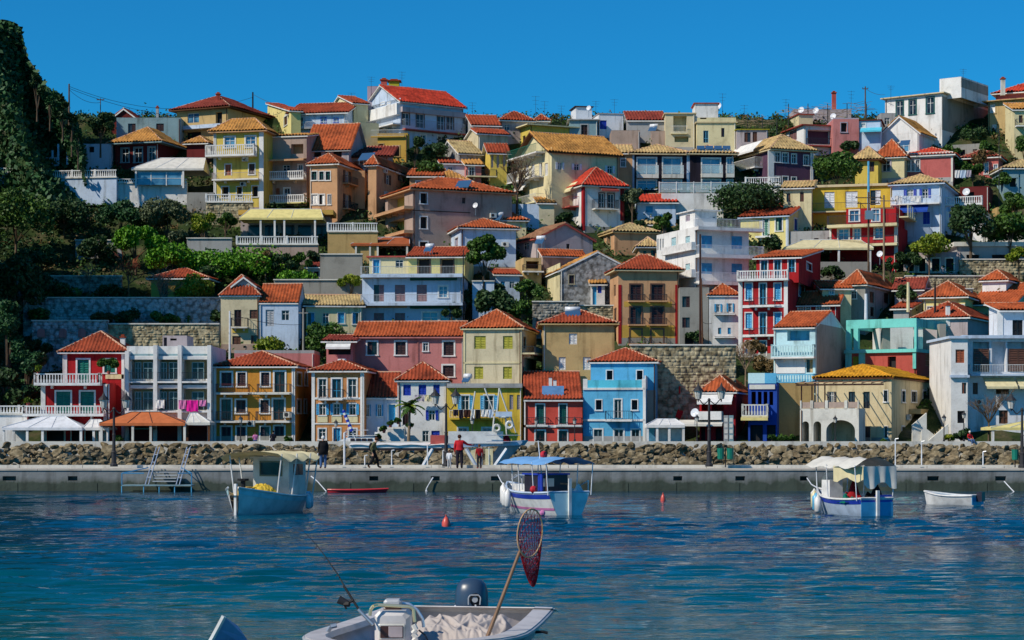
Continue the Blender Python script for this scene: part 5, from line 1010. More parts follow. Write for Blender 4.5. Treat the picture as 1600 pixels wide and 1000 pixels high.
def ivy(rs):
    px = rs.uniform(-330, 134); f = rs.uniform(0, 1)**.8; yt = sil(px); py = 330-(330-yt)*f+rs.normal(0, 1.5); return P(px, py, YC-9+9*math.sin(f*1.5)-1.2+3*math.sin(px*.05+f*7)+rs.normal(0, .6))
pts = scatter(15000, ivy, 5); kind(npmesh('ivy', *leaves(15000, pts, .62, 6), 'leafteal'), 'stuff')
random.seed(21); q = 0
for px, yb, yt, w, lf in ((58,175,108,22,'leafdark'),(78,190,136,26,'leafteal'),(98,205,146,22,'leafdark'),(112,230,172,20,'leafdark'),(122,250,196,20,'leafteal')): 
    q += 1; tree(['slim dark tree highest on the edge of the castle rock','dark bushy tree just below the highest tree on the castle rock','dark pointed tree midway down the edge of the castle rock','dark tree beside the pole low on the castle rock','lowest dark tree at the foot of the castle rock'][q-1], px, yb, yt, w, 249+q*.3, lf, .02, 'evergreen_tree', 1.3, .4)
tree('rounded dark green tree before the blue grey house on the left hilltop', 157, 232, 168, 46, 262, 'leafdark', .15, dens=1.3)
tree('large sunlit green tree at the left edge below the castle rock', 25, 400, 294, 100, None, 'leaf', .2, dens=1.2); tree('broad dark tree below the sunlit tree at the left edge', 22, 520, 392, 84, 218, 'leafdark', .12, dens=1.3)
tree('dark conifer filling the lower left edge beside the red house', 12, 640, 455, 70, 203, 'leafteal', .05, 'conifer_tree', 1.3); tree('dark shrubby tree left of the red house balcony', 40, 680, 520, 60, 198, 'leafteal', .05, dens=1.3); tree('tall dark tree at the very left edge over the pavilion', -6, 690, 560, 70, 196, 'leafdark', .1, dens=1.2)
tree('silvery olive tree hanging below the white pavilion', 262, 374, 303, 72, None, 'leafolive', .12, 'olive_tree', 1.1, .28); tree('second small olive bush above the grey garden wall', 278, 398, 355, 34, None, 'leafolive', .1, 'olive_tree', 1., .26)
tree('brilliant green round tree on the left terrace', 212, 418, 341, 74, None, 'leafbright', .15, dens=1.2); tree('bright green spreading tree above the rust roofed cottage', 270, 440, 384, 78, None, 'leafbright', .2, dens=1.1); tree('yellow green loquat tree in front of the rust roofed cottage', 303, 498, 425, 66, 224.5, 'leafyellow', .12, dens=1., lsize=.3)
tree('orange fruited tree beside the stairs of the yellow villa', 320, 394, 324, 40, None, 'leafyellow', .15); tree('leafy garden tree beside the restaurant terrace', 352, 372, 326, 36, None, 'leaf', .15); tree('brown dry tree in the garden below the restaurant', 415, 442, 388, 30, None, 'leafdry', .3, dens=.6)
tree('dark garden shrub tree below the restaurant', 445, 440, 394, 40, None, 'leafdark', .1); tree('green garden tree beside the concrete wall', 472, 440, 392, 30, None, 'leaf', .15); tree('yellow flowering mimosa beside the apartment block', 548, 468, 424, 34, None, 'leafyellow', .12)
tree('dark green tree in front of the blue shaded wall', 756, 446, 362, 54, 224, 'leaf', .15, dens=1.3); tree('sunlit shrub left of the stone house', 822, 478, 438, 46, 221, 'leaf', .1, 'shrub', 1.); 
for i, (px, yb, yt, w, lf) in enumerate(((705,506,470,36,'leafdark'),(735,490,455,36,'leafdark'),(850,500,474,40,'leafdark'),(790,530,498,46,'leaf'),(760,480,440,50,'leafdark'),(930,520,500,36,'leaf'),(600,420,400,30,'leafdark'),(492,420,392,36,'leafdark'),(885,355,330,30,'leafdark'),(1000,372,345,30,'leafdark'),(1150,470,440,24,'leafdark'),(1260,425,400,36,'leafdark'),(1300,440,415,36,'leafdark'),(1410,475,445,36,'leafdark'),(1480,470,452,36,'leafdry'),(1445,300,280,30,'leaf'),(1520,285,255,36,'leaf'),(1600,250,215,40,'leaf'),(1490,250,228,36,'leaf'),(1085,540,515,30,'leafdark'),(1180,560,530,36,'leafdry'),(70,470,430,70,'leafdark'),(150,410,370,60,'leafdark'),(100,360,310,90,'leafdark'),(190,360,310,60,'leafteal'),(60,430,380,60,'leafteal'),(240,360,330,40,'leafdark'),(330,440,410,40,'leafdark'),(395,470,440,30,'leaf'),(640,470,440,20,'leaf'),(1420,420,395,40,'leafdark'),(1600,520,490,50,'leaf'),(70,508,484,46,'leaf'),(160,508,488,40,'leafdry'),(205,508,486,44,'leafdark'),(255,508,488,40,'leaf'),(345,508,480,30,'leafdark'),(90,468,448,60,'leaf'),(170,468,446,50,'leafdark'),(300,470,440,40,'leaf'),(60,560,530,40,'leafdark'),(150,560,535,46,'leaf'),(1520,225,200,40,'leafdark'),(1490,270,245,44,'leaf'),(1535,262,236,44,'leafdry'),(1575,300,270,40,'leaf'))): tree(['bush right of the apartment block','bush above the cream house ridge','bush beside the stone footing','bush behind the tan house roof','bush under the lean to','bush on the rough wall','bush beside the veranda posts','bush by the concrete wall','bush below the large yellow house','bush left of the stone shed','bush left of the crimson house','bush under the wide canopy','bush behind the long crimson house','bush above the red shed','dry bush above the yellow house','bush left of the coral house','bush right of the coral house','bush at the hilltop right edge','bush below the modern house','bush by the dark shaded house','dry bush beside the crimson house','wide bush low on the left terrace','bush high on the left terrace','broad bush under the white balustrade','blue green bush under the glass pavilion','blue green bush at the left edge','bush beside the silvery olive','bush above the mansard house','bush beside the mansard roof','thin bush beside the apartment block end','bush beside the arcade house terrace','bush beside the broad rust roof','green tuft left on the long blue shaded wall ledge','dry tuft on the long blue shaded wall ledge','dark tuft mid way on the long blue shaded wall ledge','green tuft right on the long blue shaded wall ledge','dark bush against the mansard house side','green bush above the long blue shaded wall','dark bush above the long blue shaded wall','leafy bush beside the rust roofed cottage','dark bush below the pink arched niches','green bush beside the red house chimney','dark bush against the bare concrete wall','bush just under the white gabled house','dry bush below the tan hilltop house','bush over the blue grey right edge cottage'][i], px, yb, yt, w, {508: 219.6, 560: 210.6}.get(yb), lf, .03, 'shrub', 1.2, .32, grp='shrubs between the houses')
tree('dark shrub mass below the blue shaded wall', 770, 502, 450, 70, 219, 'leafdark', .05, 'shrub', 1.2); tree('pale leafed shrub above the cream house roof', 815, 510, 470, 40, 217, 'leaf', .05, 'shrub', 1.)
tree('grey green pepper tree behind the white house with dark red quoins', 988, 345, 284, 34, 250, 'leafolive', .2); tree('wide dark hedge bush above the yellow cottage', 1168, 342, 294, 112, 250.5, 'leafdark', .05, 'shrub', 1.2); tree('glossy bright shrub beside the purple house', 1308, 292, 238, 68, 256, 'leaf', .05, 'shrub', 1.3); tree('small green bush above the crimson house', 1200, 400, 370, 44, 238, 'leafdark', .05, 'shrub', 1.)
tree('large dark green tree on the right slope', 1517, 418, 314, 74, 238, 'leafdark', .3, dens=1.4); tree('sunlit green tree at the right edge of the slope', 1578, 412, 334, 76, 238.5, 'leaf', .3, dens=1.2); tree('round yellow green pine behind the stone wall', 1452, 420, 370, 66, 236, 'leafyellow', .35, 'pine_tree', 1., .28); tree('small dark cypress beside the utility poles', 1392, 445, 398, 22, 234, 'leafdark', .1); tree('small pine right of the yellow green pine', 1592, 428, 384, 36, 235, 'leafyellow', .35, 'pine_tree', .9)
for px, yb, yt, w, lf, lb in ((668,285,252,46,'leaf','sunlit shrub below the white hilltop house'),(648,262,205,28,'leafdark','dark climbing shrub against the white hilltop house'),(690,252,225,50,'leafdark','shaded bush below the white hilltop house'),(1545,250,214,36,'leaf','green bush on the right hilltop'),(1585,350,290,40,'leaf','bush beside the shaded cottage at the right edge'),(1325,245,218,30,'leafdark','dark bush before the pink house'),(1040,372,330,34,'leaf','green bush left of the tall white apartments'),(428,552,530,60,'leafyellow','yellow green shrub below the pale blue white house'),(505,552,508,72,'leaf','leafy shrub in front of the crumbling low house'),(497,566,536,26,'leaf','small bush beside the pink annex'),(385,430,398,120,'leafbright','bright hedge along the garden terrace'),(460,445,428,70,'leafbright','bright low hedge below the brown dry tree'),(330,418,398,70,'leafbright','light green hedge below the grey garden wall'),(110,505,486,40,'leaf','green shrub on the stone terrace'),(305,508,486,36,'leaf','green bush on the shaded stone wall'),(832,492,470,50,'leaf','ivy like bush before the stone house'),(1130,575,545,44,'leafdry','dry brush on the stone embankment'),(1200,590,555,50,'leafdry','dry bushes behind the deep blue house'),(1065,560,545,60,'leaf','bush on the brow of the stone embankment')):
    tree(lb, px, yb, yt, w, None, lf, .03, 'shrub', 1.1, .3, grp='shrubs between the houses')
bare('bare reddish tree with a burst of twigs on the left terrace', 201, 470, 408, 40, None, 2, 'rust', spread=1.2); bare('sprawling bare tree over the stone terrace', 252, 496, 430, 60, 223, 5, spread=1.4); bare('small bare yellowish tree on the shaded terrace', 140, 455, 420, 30, None, 8, 'palebark'); bare('pale bare tree on the stone embankment', 1165, 602, 545, 60, 203, 11, spread=1.1)
bare('bare brown trunked tree by the yellow narrow windowed house', 808, 335, 250, 40, 250, 15, 'bark'); bare('leafless tree before the cream awning at the right', 1545, 690, 620, 50, 189.5, 17, 'bark', spread=1.3)
def uw(rs):
    X = rs.uniform(-82, 82); Y = rs.uniform(201, 288); return (X, Y, tz(X, Y)+.25)
for nm, lf, n, sd in (('undergrowth','leafdark',2600,31),('undergrowth','leaf',1500,32),('undergrowth','leafdry',700,33),('undergrowth','leafteal',900,34)):
    c = scatter(n, uw, sd)
    if lf == 'leafteal': c[:, 0] = np.random.RandomState(9).uniform(-82, -44, n); c[:, 2] = [tz(x, y)+.3 for x, y in zip(c[:, 0], c[:, 1])]
    rs = np.random.RandomState(sd+50); k = 24; R = rs.uniform(.3, 1.0, (n, 1, 1)); pts = (c[:, None, :]+rs.normal(size=(n, k, 3))*R*np.array([.8, .8, .42])).reshape(-1, 3)
    kind(npmesh(nm, *leaves(n*k, pts, .34, sd), lf), 'stuff')
# ------------------------------------------------------------------ retaining walls and terraces
swall('long blue shaded stone terrace wall on the left slope', 36, 345, 466, 506, 221, 0, 'greyS:stone'); swall('pale stone wall behind the red house', 168, 342, 507, 550, 212.5, 0, 'stonew:stone'); o = swall('stone wall with three pink arched niches', 50, 168, 502, 560, 212, 0, 'greyS:stone')
for i, x in enumerate((58, 92, 122)):
    Y = 211.8; m = MB(); k = Y/F; w = 12*k; n = 8; c = P(x, 527, Y)-Vector(o.location); vs = [(c.x,c.y,c.z),(c.x+w,c.y,c.z)]+[(c.x+w/2+w/2*math.cos(math.pi*j/n), c.y, c.z+9*k+w/2*.8*math.sin(math.pi*j/n)) for j in range(n+1)]; m.poly(*vs); m.build('niche', 'pinkc:wall' if 'pinkc' in PAL else 'pink:wall', o)
swall('grey rendered garden wall on the left terrace', 292, 362, 373, 404, 246, 0, 'grey:wall', plain=True); swall('low stone wall carrying the yellow villa terrace', 322, 395, 317, 345, 253.5, 0, 'stonew:stone', bal=12); swall('dim garden wall among the left trees', 118, 190, 376, 398, 246, 0, 'grey:wall', plain=True); swall('dark stone terrace edge far left', 25, 190, 432, 452, 236, 0, 'concrete:stone')
swall('white balustraded promenade terrace curving along the left hill', 42, 182, 280, 297, 257, -7, 'skyw:wall', plain=True, bal=11); swall('far end of the white terrace under the castle rock', 0, 42, 272, 284, 258, 0, 'skyw:wall', plain=True, bal=8); swall('white terrace base under the glass pavilion', 182, 292, 287, 300, 256.5, 0, 'white:wall', plain=True, bal=6)
swall('rough stone embankment behind the blue house', 985, 1150, 540, 655, 205, 0, 'stonew:stone', size=.5); swall('white painted block wall below the navy hotel', 1034, 1130, 302, 334, 257, 0, 'white:wall', plain=True, cap=False); swall('white baluster terrace edge beside the purple house', 1165, 1218, 291, 300, 257.3, -8, 'white:wall', plain=True, bal=12)
swall('sunlit stone retaining wall on the right slope', 1415, 1546, 432, 452, 233.5, 0, 'stonew:stone'); swall('upper stone wall below the right slope trees', 1500, 1610, 406, 428, 238.2, 0, 'stonew:stone'); swall('grey stone wall above the yellow right slope house', 1425, 1520, 452, 470, 230, 0, 'concrete:stone')
swall('tan terrace wall with white balustrade below the beige hotel', 512, 590, 363, 402, 244.5, 0, 'tan2:wall', plain=True, bal=13); swall('bare grey concrete wall below the tan terrace', 500, 566, 398, 446, 238, 0, 'concrete:wall', plain=True); swall('weathered grey wall above the crumbling low house', 428, 575, 438, 470, 231.5, 0, 'concrete:wall', plain=True); swall('stone footing under the old stone house', 832, 905, 472, 500, 219, 0, 'concrete:stone'); swall('rough wall between the stone house and the tan house', 905, 958, 478, 520, 219.5, 0, 'stonew:stone')
swall('light wall closing the gap below the blue shaded wall', 738, 772, 440, 470, 224, 0, 'skyw:wall', plain=True); swall('white parapet of the coastal terrace left of the red house', -20, 42, 648, 690, 190.4, 0, 'white:wall', plain=True, bal=12)
def glassrail(label, x0, x1, yt, yb, Y):
    o = thing('glass_railing', label, 'railing', P(x0, yb, Y)); k = Y/F; L = (x1-x0)*k; h = (yb-yt)*k; m = MB(); n = max(2, round(L/2.4))
    for i in range(n+1): x = i*L/n; m.box(x-.06, x+.06, -.06, .06, 0, h+.1)
    m.box(0, L, -.05, .05, h-.05, h+.02); m.build('rail_frame', 'white:paint', o); m = MB(); m.box(.06, L-.06, -.01, .01, .1, h-.08); m.build('glass_panel', 'clearglass', o)
glassrail('white framed glass railing on the terrace below the navy hotel', 1030, 1165, 285, 302, 257)
# restaurant terrace and pavilion on the left slope
canopy('yellow edged canopy over the hillside restaurant terrace', 374, 505, 327, 340, 384, 243.6, 4.2, 'paleyellow', (407,429,444,492), (.1,.95), 'white')
swall('white balustrade of the hillside restaurant terrace', 370, 497, 383, 404, 243, 0, 'mauve:wall', plain=True, bal=12); Y = 248.2
o = thing('terrace_restaurant', 'dark recessed restaurant room behind the terrace canopy', 'building', P(376, 388, Y)); m = MB(); k = Y/F; m.box(0, 140*k, 0, 2.5, -1, 50*k); m.build('wall', 'mauve2:wall', o); m = MB(); m.box(-.5*k, 147*k, -2., 2.6, 50*k+.003, 51*k+.5); m.build('roof', 'ochre', o)
for i in range(5): m = MB(); m.box((12+i*26)*k, (32+i*26)*k, -.04, -.004, .2, 36*k); m.build('glass_door', 'glass', o)
canopy('cream slatted roof of the white glazed pavilion', 205, 318, 247, 263, 290, 255.4, 6, 'offwhite', (212,286), (.35,.98), 'white')
o = thing('glass_pavilion', 'white framed glass walls of the hillside pavilion', 'pavilion', P(212, 290, 255.8)); m = MB(); k = 256/F
for x in (0, 24, 48, 72): m.box(x*k-.06, x*k+.06, -.06, .06, 0, 22*k)
m.box(0, 72*k, -.05, .05, 11*k, 11*k+.06); m.box(0, 72*k, -.05, .05, 22*k-.08, 22*k); m.build('frame', 'white:paint', o); m = MB(); m.box(.06, 72*k-.06, -.01, .01, .1, 22*k-.1); m.build('glass_panel', 'glass_skytint', o)
o = thing('pergola', 'white pergola posts and railing on the dark left hillside', 'pergola', P(30, 257, 259.)); m = MB(); k = 259/F
for x, h in ((0,32),(20,26),(52,22),(61,32),(75,24)): m.box(x*k-.12, x*k+.12, 0, .24, 0, h*k)
m.build('post', 'skyw:paint', o); m = MB(); m.box(0, 62*k, .02, .12, 10*k, 11*k); m.box(0, 62*k, .02, .12, -.3, .0)
for i in range(24): m.box(i*2.6*k, i*2.6*k+.07, .04, .1, 0, 10*k)
m.build('railing', 'skyw:paint', o)
# waterfront canopies, kiosks
canopy('pale grey marquee of the taverna at the left end of the promenade', 3, 128, 651, 668, 693, 186.6, 5, 'whiteS', (5,21,42,66,126), (.42,.72), 'white'); canopy('white side marquee next to the pale grey marquee', 130, 170, 656, 668, 693, 187.2, 4, 'white', (146,156,168), (.1,.5), 'white')
canopy('orange restaurant canopy with dark seams', 155, 289, 644, 661, 693, 186.6, 4.5, 'oranS', (158,207,235,288), (.32,.66), 'offwhite'); canopy('white awning canopy right of the orange restaurant canopy', 290, 328, 646, 660, 693, 187.2, 3.5, 'offwhite', (292,326), (.05,.35), 'brown')
o = thing('taverna_room', 'dark crimson taverna interior under the orange canopy', 'building', P(205, 693, 191.2)); m = MB(); k = 191/F; m.box(0, 125*k, -.5, .3, 0, 28*k); m.build('wall', 'dkred:wall', o); m = MB(); m.box(5*k, 40*k, -1.6, -.55, 22*k, 24.5*k); m.build('shelf_canopy', 'green:paint', o)
canopy('white cafe canopy beside the blue house', 1010, 1070, 655, 664, 693, 186.7, 4, 'white', (1012,1027,1046,1068), (.3,.8), 'white'); o = thing('cafe_kiosk', 'white glazed cafe kiosk beside the blue house', 'kiosk', P(1012, 693, 188)); k = 188/F
for i, (x0, x1) in enumerate(((0,14),(16,33),(36,54))): m = MB(); m.box(x0*k, x1*k, 0, .1, 0, 26*k); m.build('glass_panel', 'glass_skytint' if i < 1 else 'offwhite:paint', o); m = MB(); m.box(x0*k-.08, x0*k, -.05, .15, 0, 28*k); m.box(x1*k, x1*k+.08, -.05, .15, 0, 28*k); m.box(x0*k, x1*k, -.05, .15, 26*k+.003, 28*k); m.build('frame', 'white:paint', o)
canopy('yellow parasol canopy at the right edge of the promenade', 1548, 1640, 655, 668, 693, 186.8, 4, 'paleyellow', (1552,1600), (.8,.95), 'white'); o = thing('menu_board', 'tall menu boards standing before the crimson taverna', 'sign', P(1131, 691, 187)); k = 187/F
for x, c in ((0,'grey'),(8,'teal')): m = MB(); m.box(x*k, (x+7)*k, 0, .1, 0, 42*k); m.build('board', c+':paint', o)
for x in (1, 9):
    for j in range(4): m = MB(); m.box(x*k, (x+5)*k, -.02, -.003, (5+j*9)*k, (11+j*9)*k); m.build('menu_sheet', 'offwhite', o)
# planting along the promenade
for px, w, lf, lb in ((1206,16,'leaf','low hedge nearest the deep blue house'),(1222,18,'leaf','middle low hedge with red blossoms on the promenade'),(1238,16,'leaf','low hedge nearest the arcade house'),(1482,18,'leafyellow','yellow green shrub at the foot of the white house'),(1505,26,'leafdark','clipped round dark shrub at the foot of the white house'),(185,16,'leaf','potted shrub under the orange canopy'),(392,10,'leaf','small potted bush between the doors of the orange house'),(450,14,'leaf','potted bush beside the last door of the orange house'),(1380,8,'leaf','small potted plant at the corner of the arcade house')):
    tree(lb, px, 693, 693-w*.85, w, 187.6, lf, .05, 'shrub', 2., .2, grp='shrubs along the promenade')
for px, yb, w, lb in ((60,583,13,'agave in a pot on the upper balcony corner of the red house'),(44,633,12,'agave in a pot on the lower balcony corner of the red house'),(170,584,30,'spilling plants on the upper right balcony of the red house')): tree(lb, px, yb, yb-w*.95, w, 189.6, 'leafyellow' if w < 20 else 'leaf', .05, 'potted_plant', 3, .22, grp='potted plants', cat='plant')
for i, (px, yb) in enumerate(((590,688),(600,676),(610,667),(622,662),(640,670),(586,692))): tree(['pot plant at the bottom of the white steps','pot plant a third up the white steps','pot plant two thirds up the white steps','pot plant at the top of the white steps','pot plant on the parapet right of the white steps','lowest pot plant in front of the white steps'][i], px, yb, yb-10, 11, 188.8, 'leaf', .1, 'potted_plant', 3, .2, grp='potted plants', cat='plant')
def palm(label, px, yb, yt, Y):
    o = thing('palm_tree', label, 'palm tree', P(px, yb, Y)); k = Y/F; H = (yb-yt)*k; m = MB(); m.bar((0,0,-.2),(.1,0,H*.55), .16, .12, 7); m.bar((.1,0,H*.55),(.12,0,H), .12, .1, 7); m.build('trunk', 'palebark', o); rs = random.Random(3)
    for i in range(22):
        a = rs.uniform(0, 6.28); L = rs.uniform(1.1, 1.7); el = rs.uniform(-.5, 1.1); pts = []; p = Vector((.12,0,H)); d = Vector((math.cos(a)*math.cos(el), math.sin(a)*math.cos(el), math.sin(el))); q = MB()
        for s in range(7):
            n = p+d*L/7; sd = d.cross(Vector((0,0,1))).normalized()*(.30*math.sin((s+.7)/7.5*3.14)+.03)
            for sg in (-1, 1): q.add([p, n, n+sd*sg+Vector((0,0,-.12))-d*.0, p+sd*sg+Vector((0,0,-.12))+d*.05], [(0,1,2,3)])
            p = n; d = (d+Vector((0,0,-.20))).normalized()
        q.build('frond', 'leafyellow' if i % 4 == 0 else 'leaf', o)
palm('small palm tree before the white house with deep blue shutters', 638, 692, 635, 188.5)
# ------------------------------------------------------------------ poles, wires, aerials, laundry
def pole(label, px, y0, y1, Y, r=.11, mat='bark', arms=(), name='utility_pole', box=False, lean=0):
    o = thing(name, label, 'utility pole', P(px, y1, Y), 'utility poles'); H = (y1-y0)*Y/F; m = MB(); m.bar((0,0,-.8),(lean,0,H), r, r*.75, 7); m.build('post', mat, o)
    for z, w in arms: m = MB(); m.box(-w, w, -.05, .05, H*z-.05, H*z+.05); m.build('crossarm', mat, o); [MB_ins(o, x, H*z) for x in (-w*.9, 0, w*.9)]
    if box: m = MB(); m.box(-.45, .45, -.75, -.12, H*.66, H*.66+1.); m.build('transformer', 'steel:metal', o)
    return o
def MB_ins(o, x, z): m = MB(); m.bar((x,0,z+.05),(x,0,z+.22), .045, .03, 6); m.build('insulator', 'black', o)
def wire(label, a, b, sag, r=.028):
    m = MB(); a, b = P(*a), P(*b); m.tube([a.lerp(b, t/14)-Vector((0,0,sag*4*(t/14)*(1-t/14))) for t in range(15)], r, 3); o = m.build('wire', 'iron', org=tuple(a)); return tag(o, label, 'wire', 'overhead wires')
pole('dark pole on the edge of the castle rock', 108, 131, 200, 256, .13); o = pole('twin legged wooden pole above the dark green tree', 157, 154, 215, 268, .07, arms=((.97,.5),)); pole('thick short pole behind the tan hilltop house roof', 395, 144, 200, 281, .14, 'black'); pole('pole with fittings behind the pale house on the right hilltop', 1352, 135, 210, 280, .12, 'bark', ((.95,.4),))
pole('tall wooden pole left of the pair on the right slope', 1357, 300, 428, 230.5, .13, 'bark', ((.93,1.5),(.86,1.3)), box=True); pole('tall wooden pole right of the pair on the right slope', 1381, 305, 432, 230, .13, 'palebark', ((.93,1.5),(.84,1.2)), box=False); pole('blue painted metal pole above the utility pole pair', 1357, 252, 330, 240, .17, 'lblue:paint'); pole('tall dark pole before the white apartments', 1094, 366, 545, 214, .13, 'dbrown', ()); pole('shorter leaning pole beside the tall dark pole', 1098, 435, 545, 213.6, .1, 'brown', (), lean=-.15); pole('slim metal pole against the apartment block', 724, 390, 512, 222.5, .07, 'iron'); pole('wooden pole beside the low crumbling house', 474, 482, 552, 214, .13, 'concrete', ((.9,.5),)); pole('white masonry pipe beside the mansard pair', 359, 486, 552, 213, .12, 'whiteS'); pole('thin pole on the right slope beside the coral house', 1561, 200, 320, 256, .06, 'iron'); pole('slim white flue on the turquoise frame house', 1353, 459, 500, 212, .2, 'whiteS'); pole('thick black flue pipe above the yellow right slope house', 1461, 444, 480, 216, .13, 'black'); pole('tall cream flue pipe beside the red shed roof', 1419, 441, 476, 218, .2, 'cream')
wire('long wire sagging from the castle rock pole to the hilltop', (108,135,256), (395,152,281), 2.2); wire('second wire below the long wire at the left hilltop', (108,138,256), (285,182,270), .6); wire('lowest wire from the castle rock pole', (108,140,256), (157,160,268), .6); wire('wire running down from the thick short pole to the right', (395,147,281), (440,165,275), .2); wire('wire from the right hilltop pole to the modern white house', (1352,138,280), (1383,148,276), .3); wire('wire across the white slope houses to the wooden pole', (360,490,213), (474,507,214), .4); wire('wires between the two tall poles and the red house', (1357,305,230.5), (1381,310,230), .1); wire('wire from the tall dark pole to the white shuttered house', (1094,500,214), (1112,505,214), .2)
for i, (x, y0, y1, Y) in enumerate(((837,150,190,277),(851,158,192,277),(877,165,192,278),(931,158,180,279),(738,160,186,276),(1129,146,180,274),(1228,155,182,280),(1330,142,175,281),(1392,134,148,275),(580,120,138,277),(628,112,140,278),(222,172,185,272),(549,145,160,276),(960,155,180,279),(1163,164,196,274),(1505,108,122,277))): antenna(x, y0, y1+10, Y, ['on the second red skyline roof', 'left of the tall chimney on the skyline roof', 'on the olive flat roof edge', 'between the two pale skyline boxes', 'beside the grey rusty roofed house', 'tallest above the cream hilltop flats', 'over the low grey house', 'right of the vine pergola chimney', 'beside the modern white house', 'highest on the grey hilltop block', 'above the bright red roof', 'on the long blue grey house', 'before the cream gabled house', 'rising beside the white grey skyline house', 'on the flats right of the yellow stone block', 'on the roof box of the modern white house'][i])
for a in (('white dish on the brown plastered block',743,321,4.5,245),('pale dish beside the grey skyline box house',920,169,4,273),('white dish on the cream hilltop flats',1122,166,6,276),('dish on the hilltop pergola cabin',1252,172,5,277),('second dish right of the cabin dish on the hilltop',1275,173,5,277),('third dish on the pink hilltop house',1302,182,5,276),('large dish on the right slope beside the coral house',1510,300,6,250),('dish above the dark terrace beside the poles',1375,397,5,229),('dish leaning by the taverna wall',1086,645,7,190)): dish(*a)
def laundry(label, x0, x1, y0, y1, Y, cols):
    k = Y/F; o = thing('laundry', label, 'laundry', P(x0, y0, Y)); w = (x1-x0)*k; m = MB(); m.bar((0,0,0),(w,0,0), .012); m.build('clothesline', 'white', o); x = 0; rs = random.Random(x0)
    for c, f, hh in cols:
        W_ = w*f*.92; H = (y1-y0)*k*hh; m = MB(); n = 5; vs = [(x+W_*i/n, .05*math.sin(i*2.1+j), -H*j/3+(.06*math.sin(i*2.+1) if j == 3 else 0)) for j in range(4) for i in range(n+1)]; m.add(vs, [(j*(n+1)+i, j*(n+1)+i+1, (j+1)*(n+1)+i+1, (j+1)*(n+1)+i) for j in range(3) for i in range(n)]); m.build('cloth', c+':cloth', o); x += w*f
PAL.update(magenta=(.72,.02,.30), pinkc=(.62,.20,.42), purplec=(.12,.06,.40)); 
laundry('pink and magenta towels drying on the white house balcony', 279, 323, 625, 643, 190.4, (('pinkc',.28,.8),('magenta',.45,1.),('pinkc',.27,.55))); laundry('white towel over the balcony rail of the white house', 243, 258, 625, 638, 190.4, (('white',1,1),)); laundry('dark trousers and white shirts on the mustard house balcony', 708, 772, 640, 654, 190.4, (('navy',.14,.7),('navy',.12,1),('dbrown',.18,.9),('white',.1,1),('black',.14,1),('white',.18,.8),('skyw',.14,.9))); laundry('white washing on the blue shuttered white house balcony', 1398, 1440, 306, 318, 245.5, (('white',.3,1),('skyw',.3,1),('white',.4,.9))); laundry('pale washing hung under the coral house eaves', 1492, 1518, 266, 278, 258.3, (('white',.3,1),('skyw',.4,1),('lilac',.3,.9))); laundry('shirts hanging at the upper window of the white house with blue shutters', 648, 680, 617, 627, 191.5, (('lilac',.5,1),('cream',.5,1)))
# ------------------------------------------------------------------ lamps, bins, posts
def lantern(o, x, z, s=1.):
    m = MB(); m.lathe((x,0,z), ((.05*s,-.02),(.13*s,.0),(.20*s,.38*s))) ; m.build('lantern_glass', 'offwhite:paint', o); m = MB(); m.lathe((x,0,z+.38*s), ((.27*s,0),(.20*s,.10*s),(.08*s,.22*s),(.03*s,.34*s),(.01,.42*s)), 8); m.build('lantern_hood', 'iron', o); m = MB()
    for k in range(6): t = k*1.047; m.bar((x+.13*s*math.cos(t), .13*s*math.sin(t), z), (x+.20*s*math.cos(t), .20*s*math.sin(t), z+.38*s), .012)
    m.bar((x,0,z-.14*s),(x,0,z), .04); m.build('lantern_cage', 'iron', o)
def dlamp(label, px, ytop, yb, off, Y):
    k = Y/F; o = thing('street_lamp', label, 'street lamp', P(px, yb, Y), 'street lamps on the quay'); H = (yb-ytop)*k; m = MB(); m.lathe((0,0,0), ((.22,0),(.22,.12),(.14,.2),(.13,.75),(.16,.8),(.10,.88),(.085,H*.55),(.11,H*.56),(.075,H*.58),(.06,H),(.10,H+.03),(.04,H+.14)), 8); m.build('post', 'iron', o)
    for sg, w in ((-1, off[0]), (1, off[1])):
        w *= k; m = MB(); m.tube([(sg*w*t, 0, H-.02+.16*math.sin(t*2.6) - .62*math.sin(min(1, t)*math.pi)**2*.55 - (.0)) for t in (0,.15,.3,.45,.6,.75,.9,1)], .03, 5); m.bar((sg*w,0,H-.02+.08),(sg*w,0,H+.06), .03); m.build('arm', 'iron', o); lantern(o, sg*w, H+.1, 1.15)
dlamp('twin lantern lamp in front of the red house', 178, 640, 729, (16,19), 112.2); dlamp('twin lantern lamp in front of the mustard house', 697, 634, 729, (17,15), 112.2); dlamp('twin lantern lamp beside the green bins', 1108, 626, 729, (17,19), 112.2); dlamp('twin lantern lamp at the right edge', 1597, 641, 731, (17,17), 112.2)
def slamp(label, px, ytop, Y=187.2):
    k = Y/F; o = thing('promenade_lamp', label, 'street lamp', P(px, 692, Y), 'slim lamps along the promenade'); H = (692-ytop)*k; m = MB(); m.lathe((0,0,0), ((.12,0),(.10,.3),(.05,.4),(.045,H)), 6); m.build('post', 'iron', o); lantern(o, 0, H+.1, .9)
for px, yt, lb in ((738,664,'slim lamp against the mustard house'),(1305,662,'slim lamp before the wide arch'),(1475,660,'slim lamp left of the white house at the right'),(1506,655,'slim lamp before the white house door at the right'),(838,664,'slim lamp left on the coral house front'),(898,664,'slim lamp right on the coral house front'),(376,662,'slim lamp before the orange house'),(1089,660,'slim lamp before the white awning taverna'),(525,668,'slim lamp before the orange and cream house')): slamp(lb, px, yt)
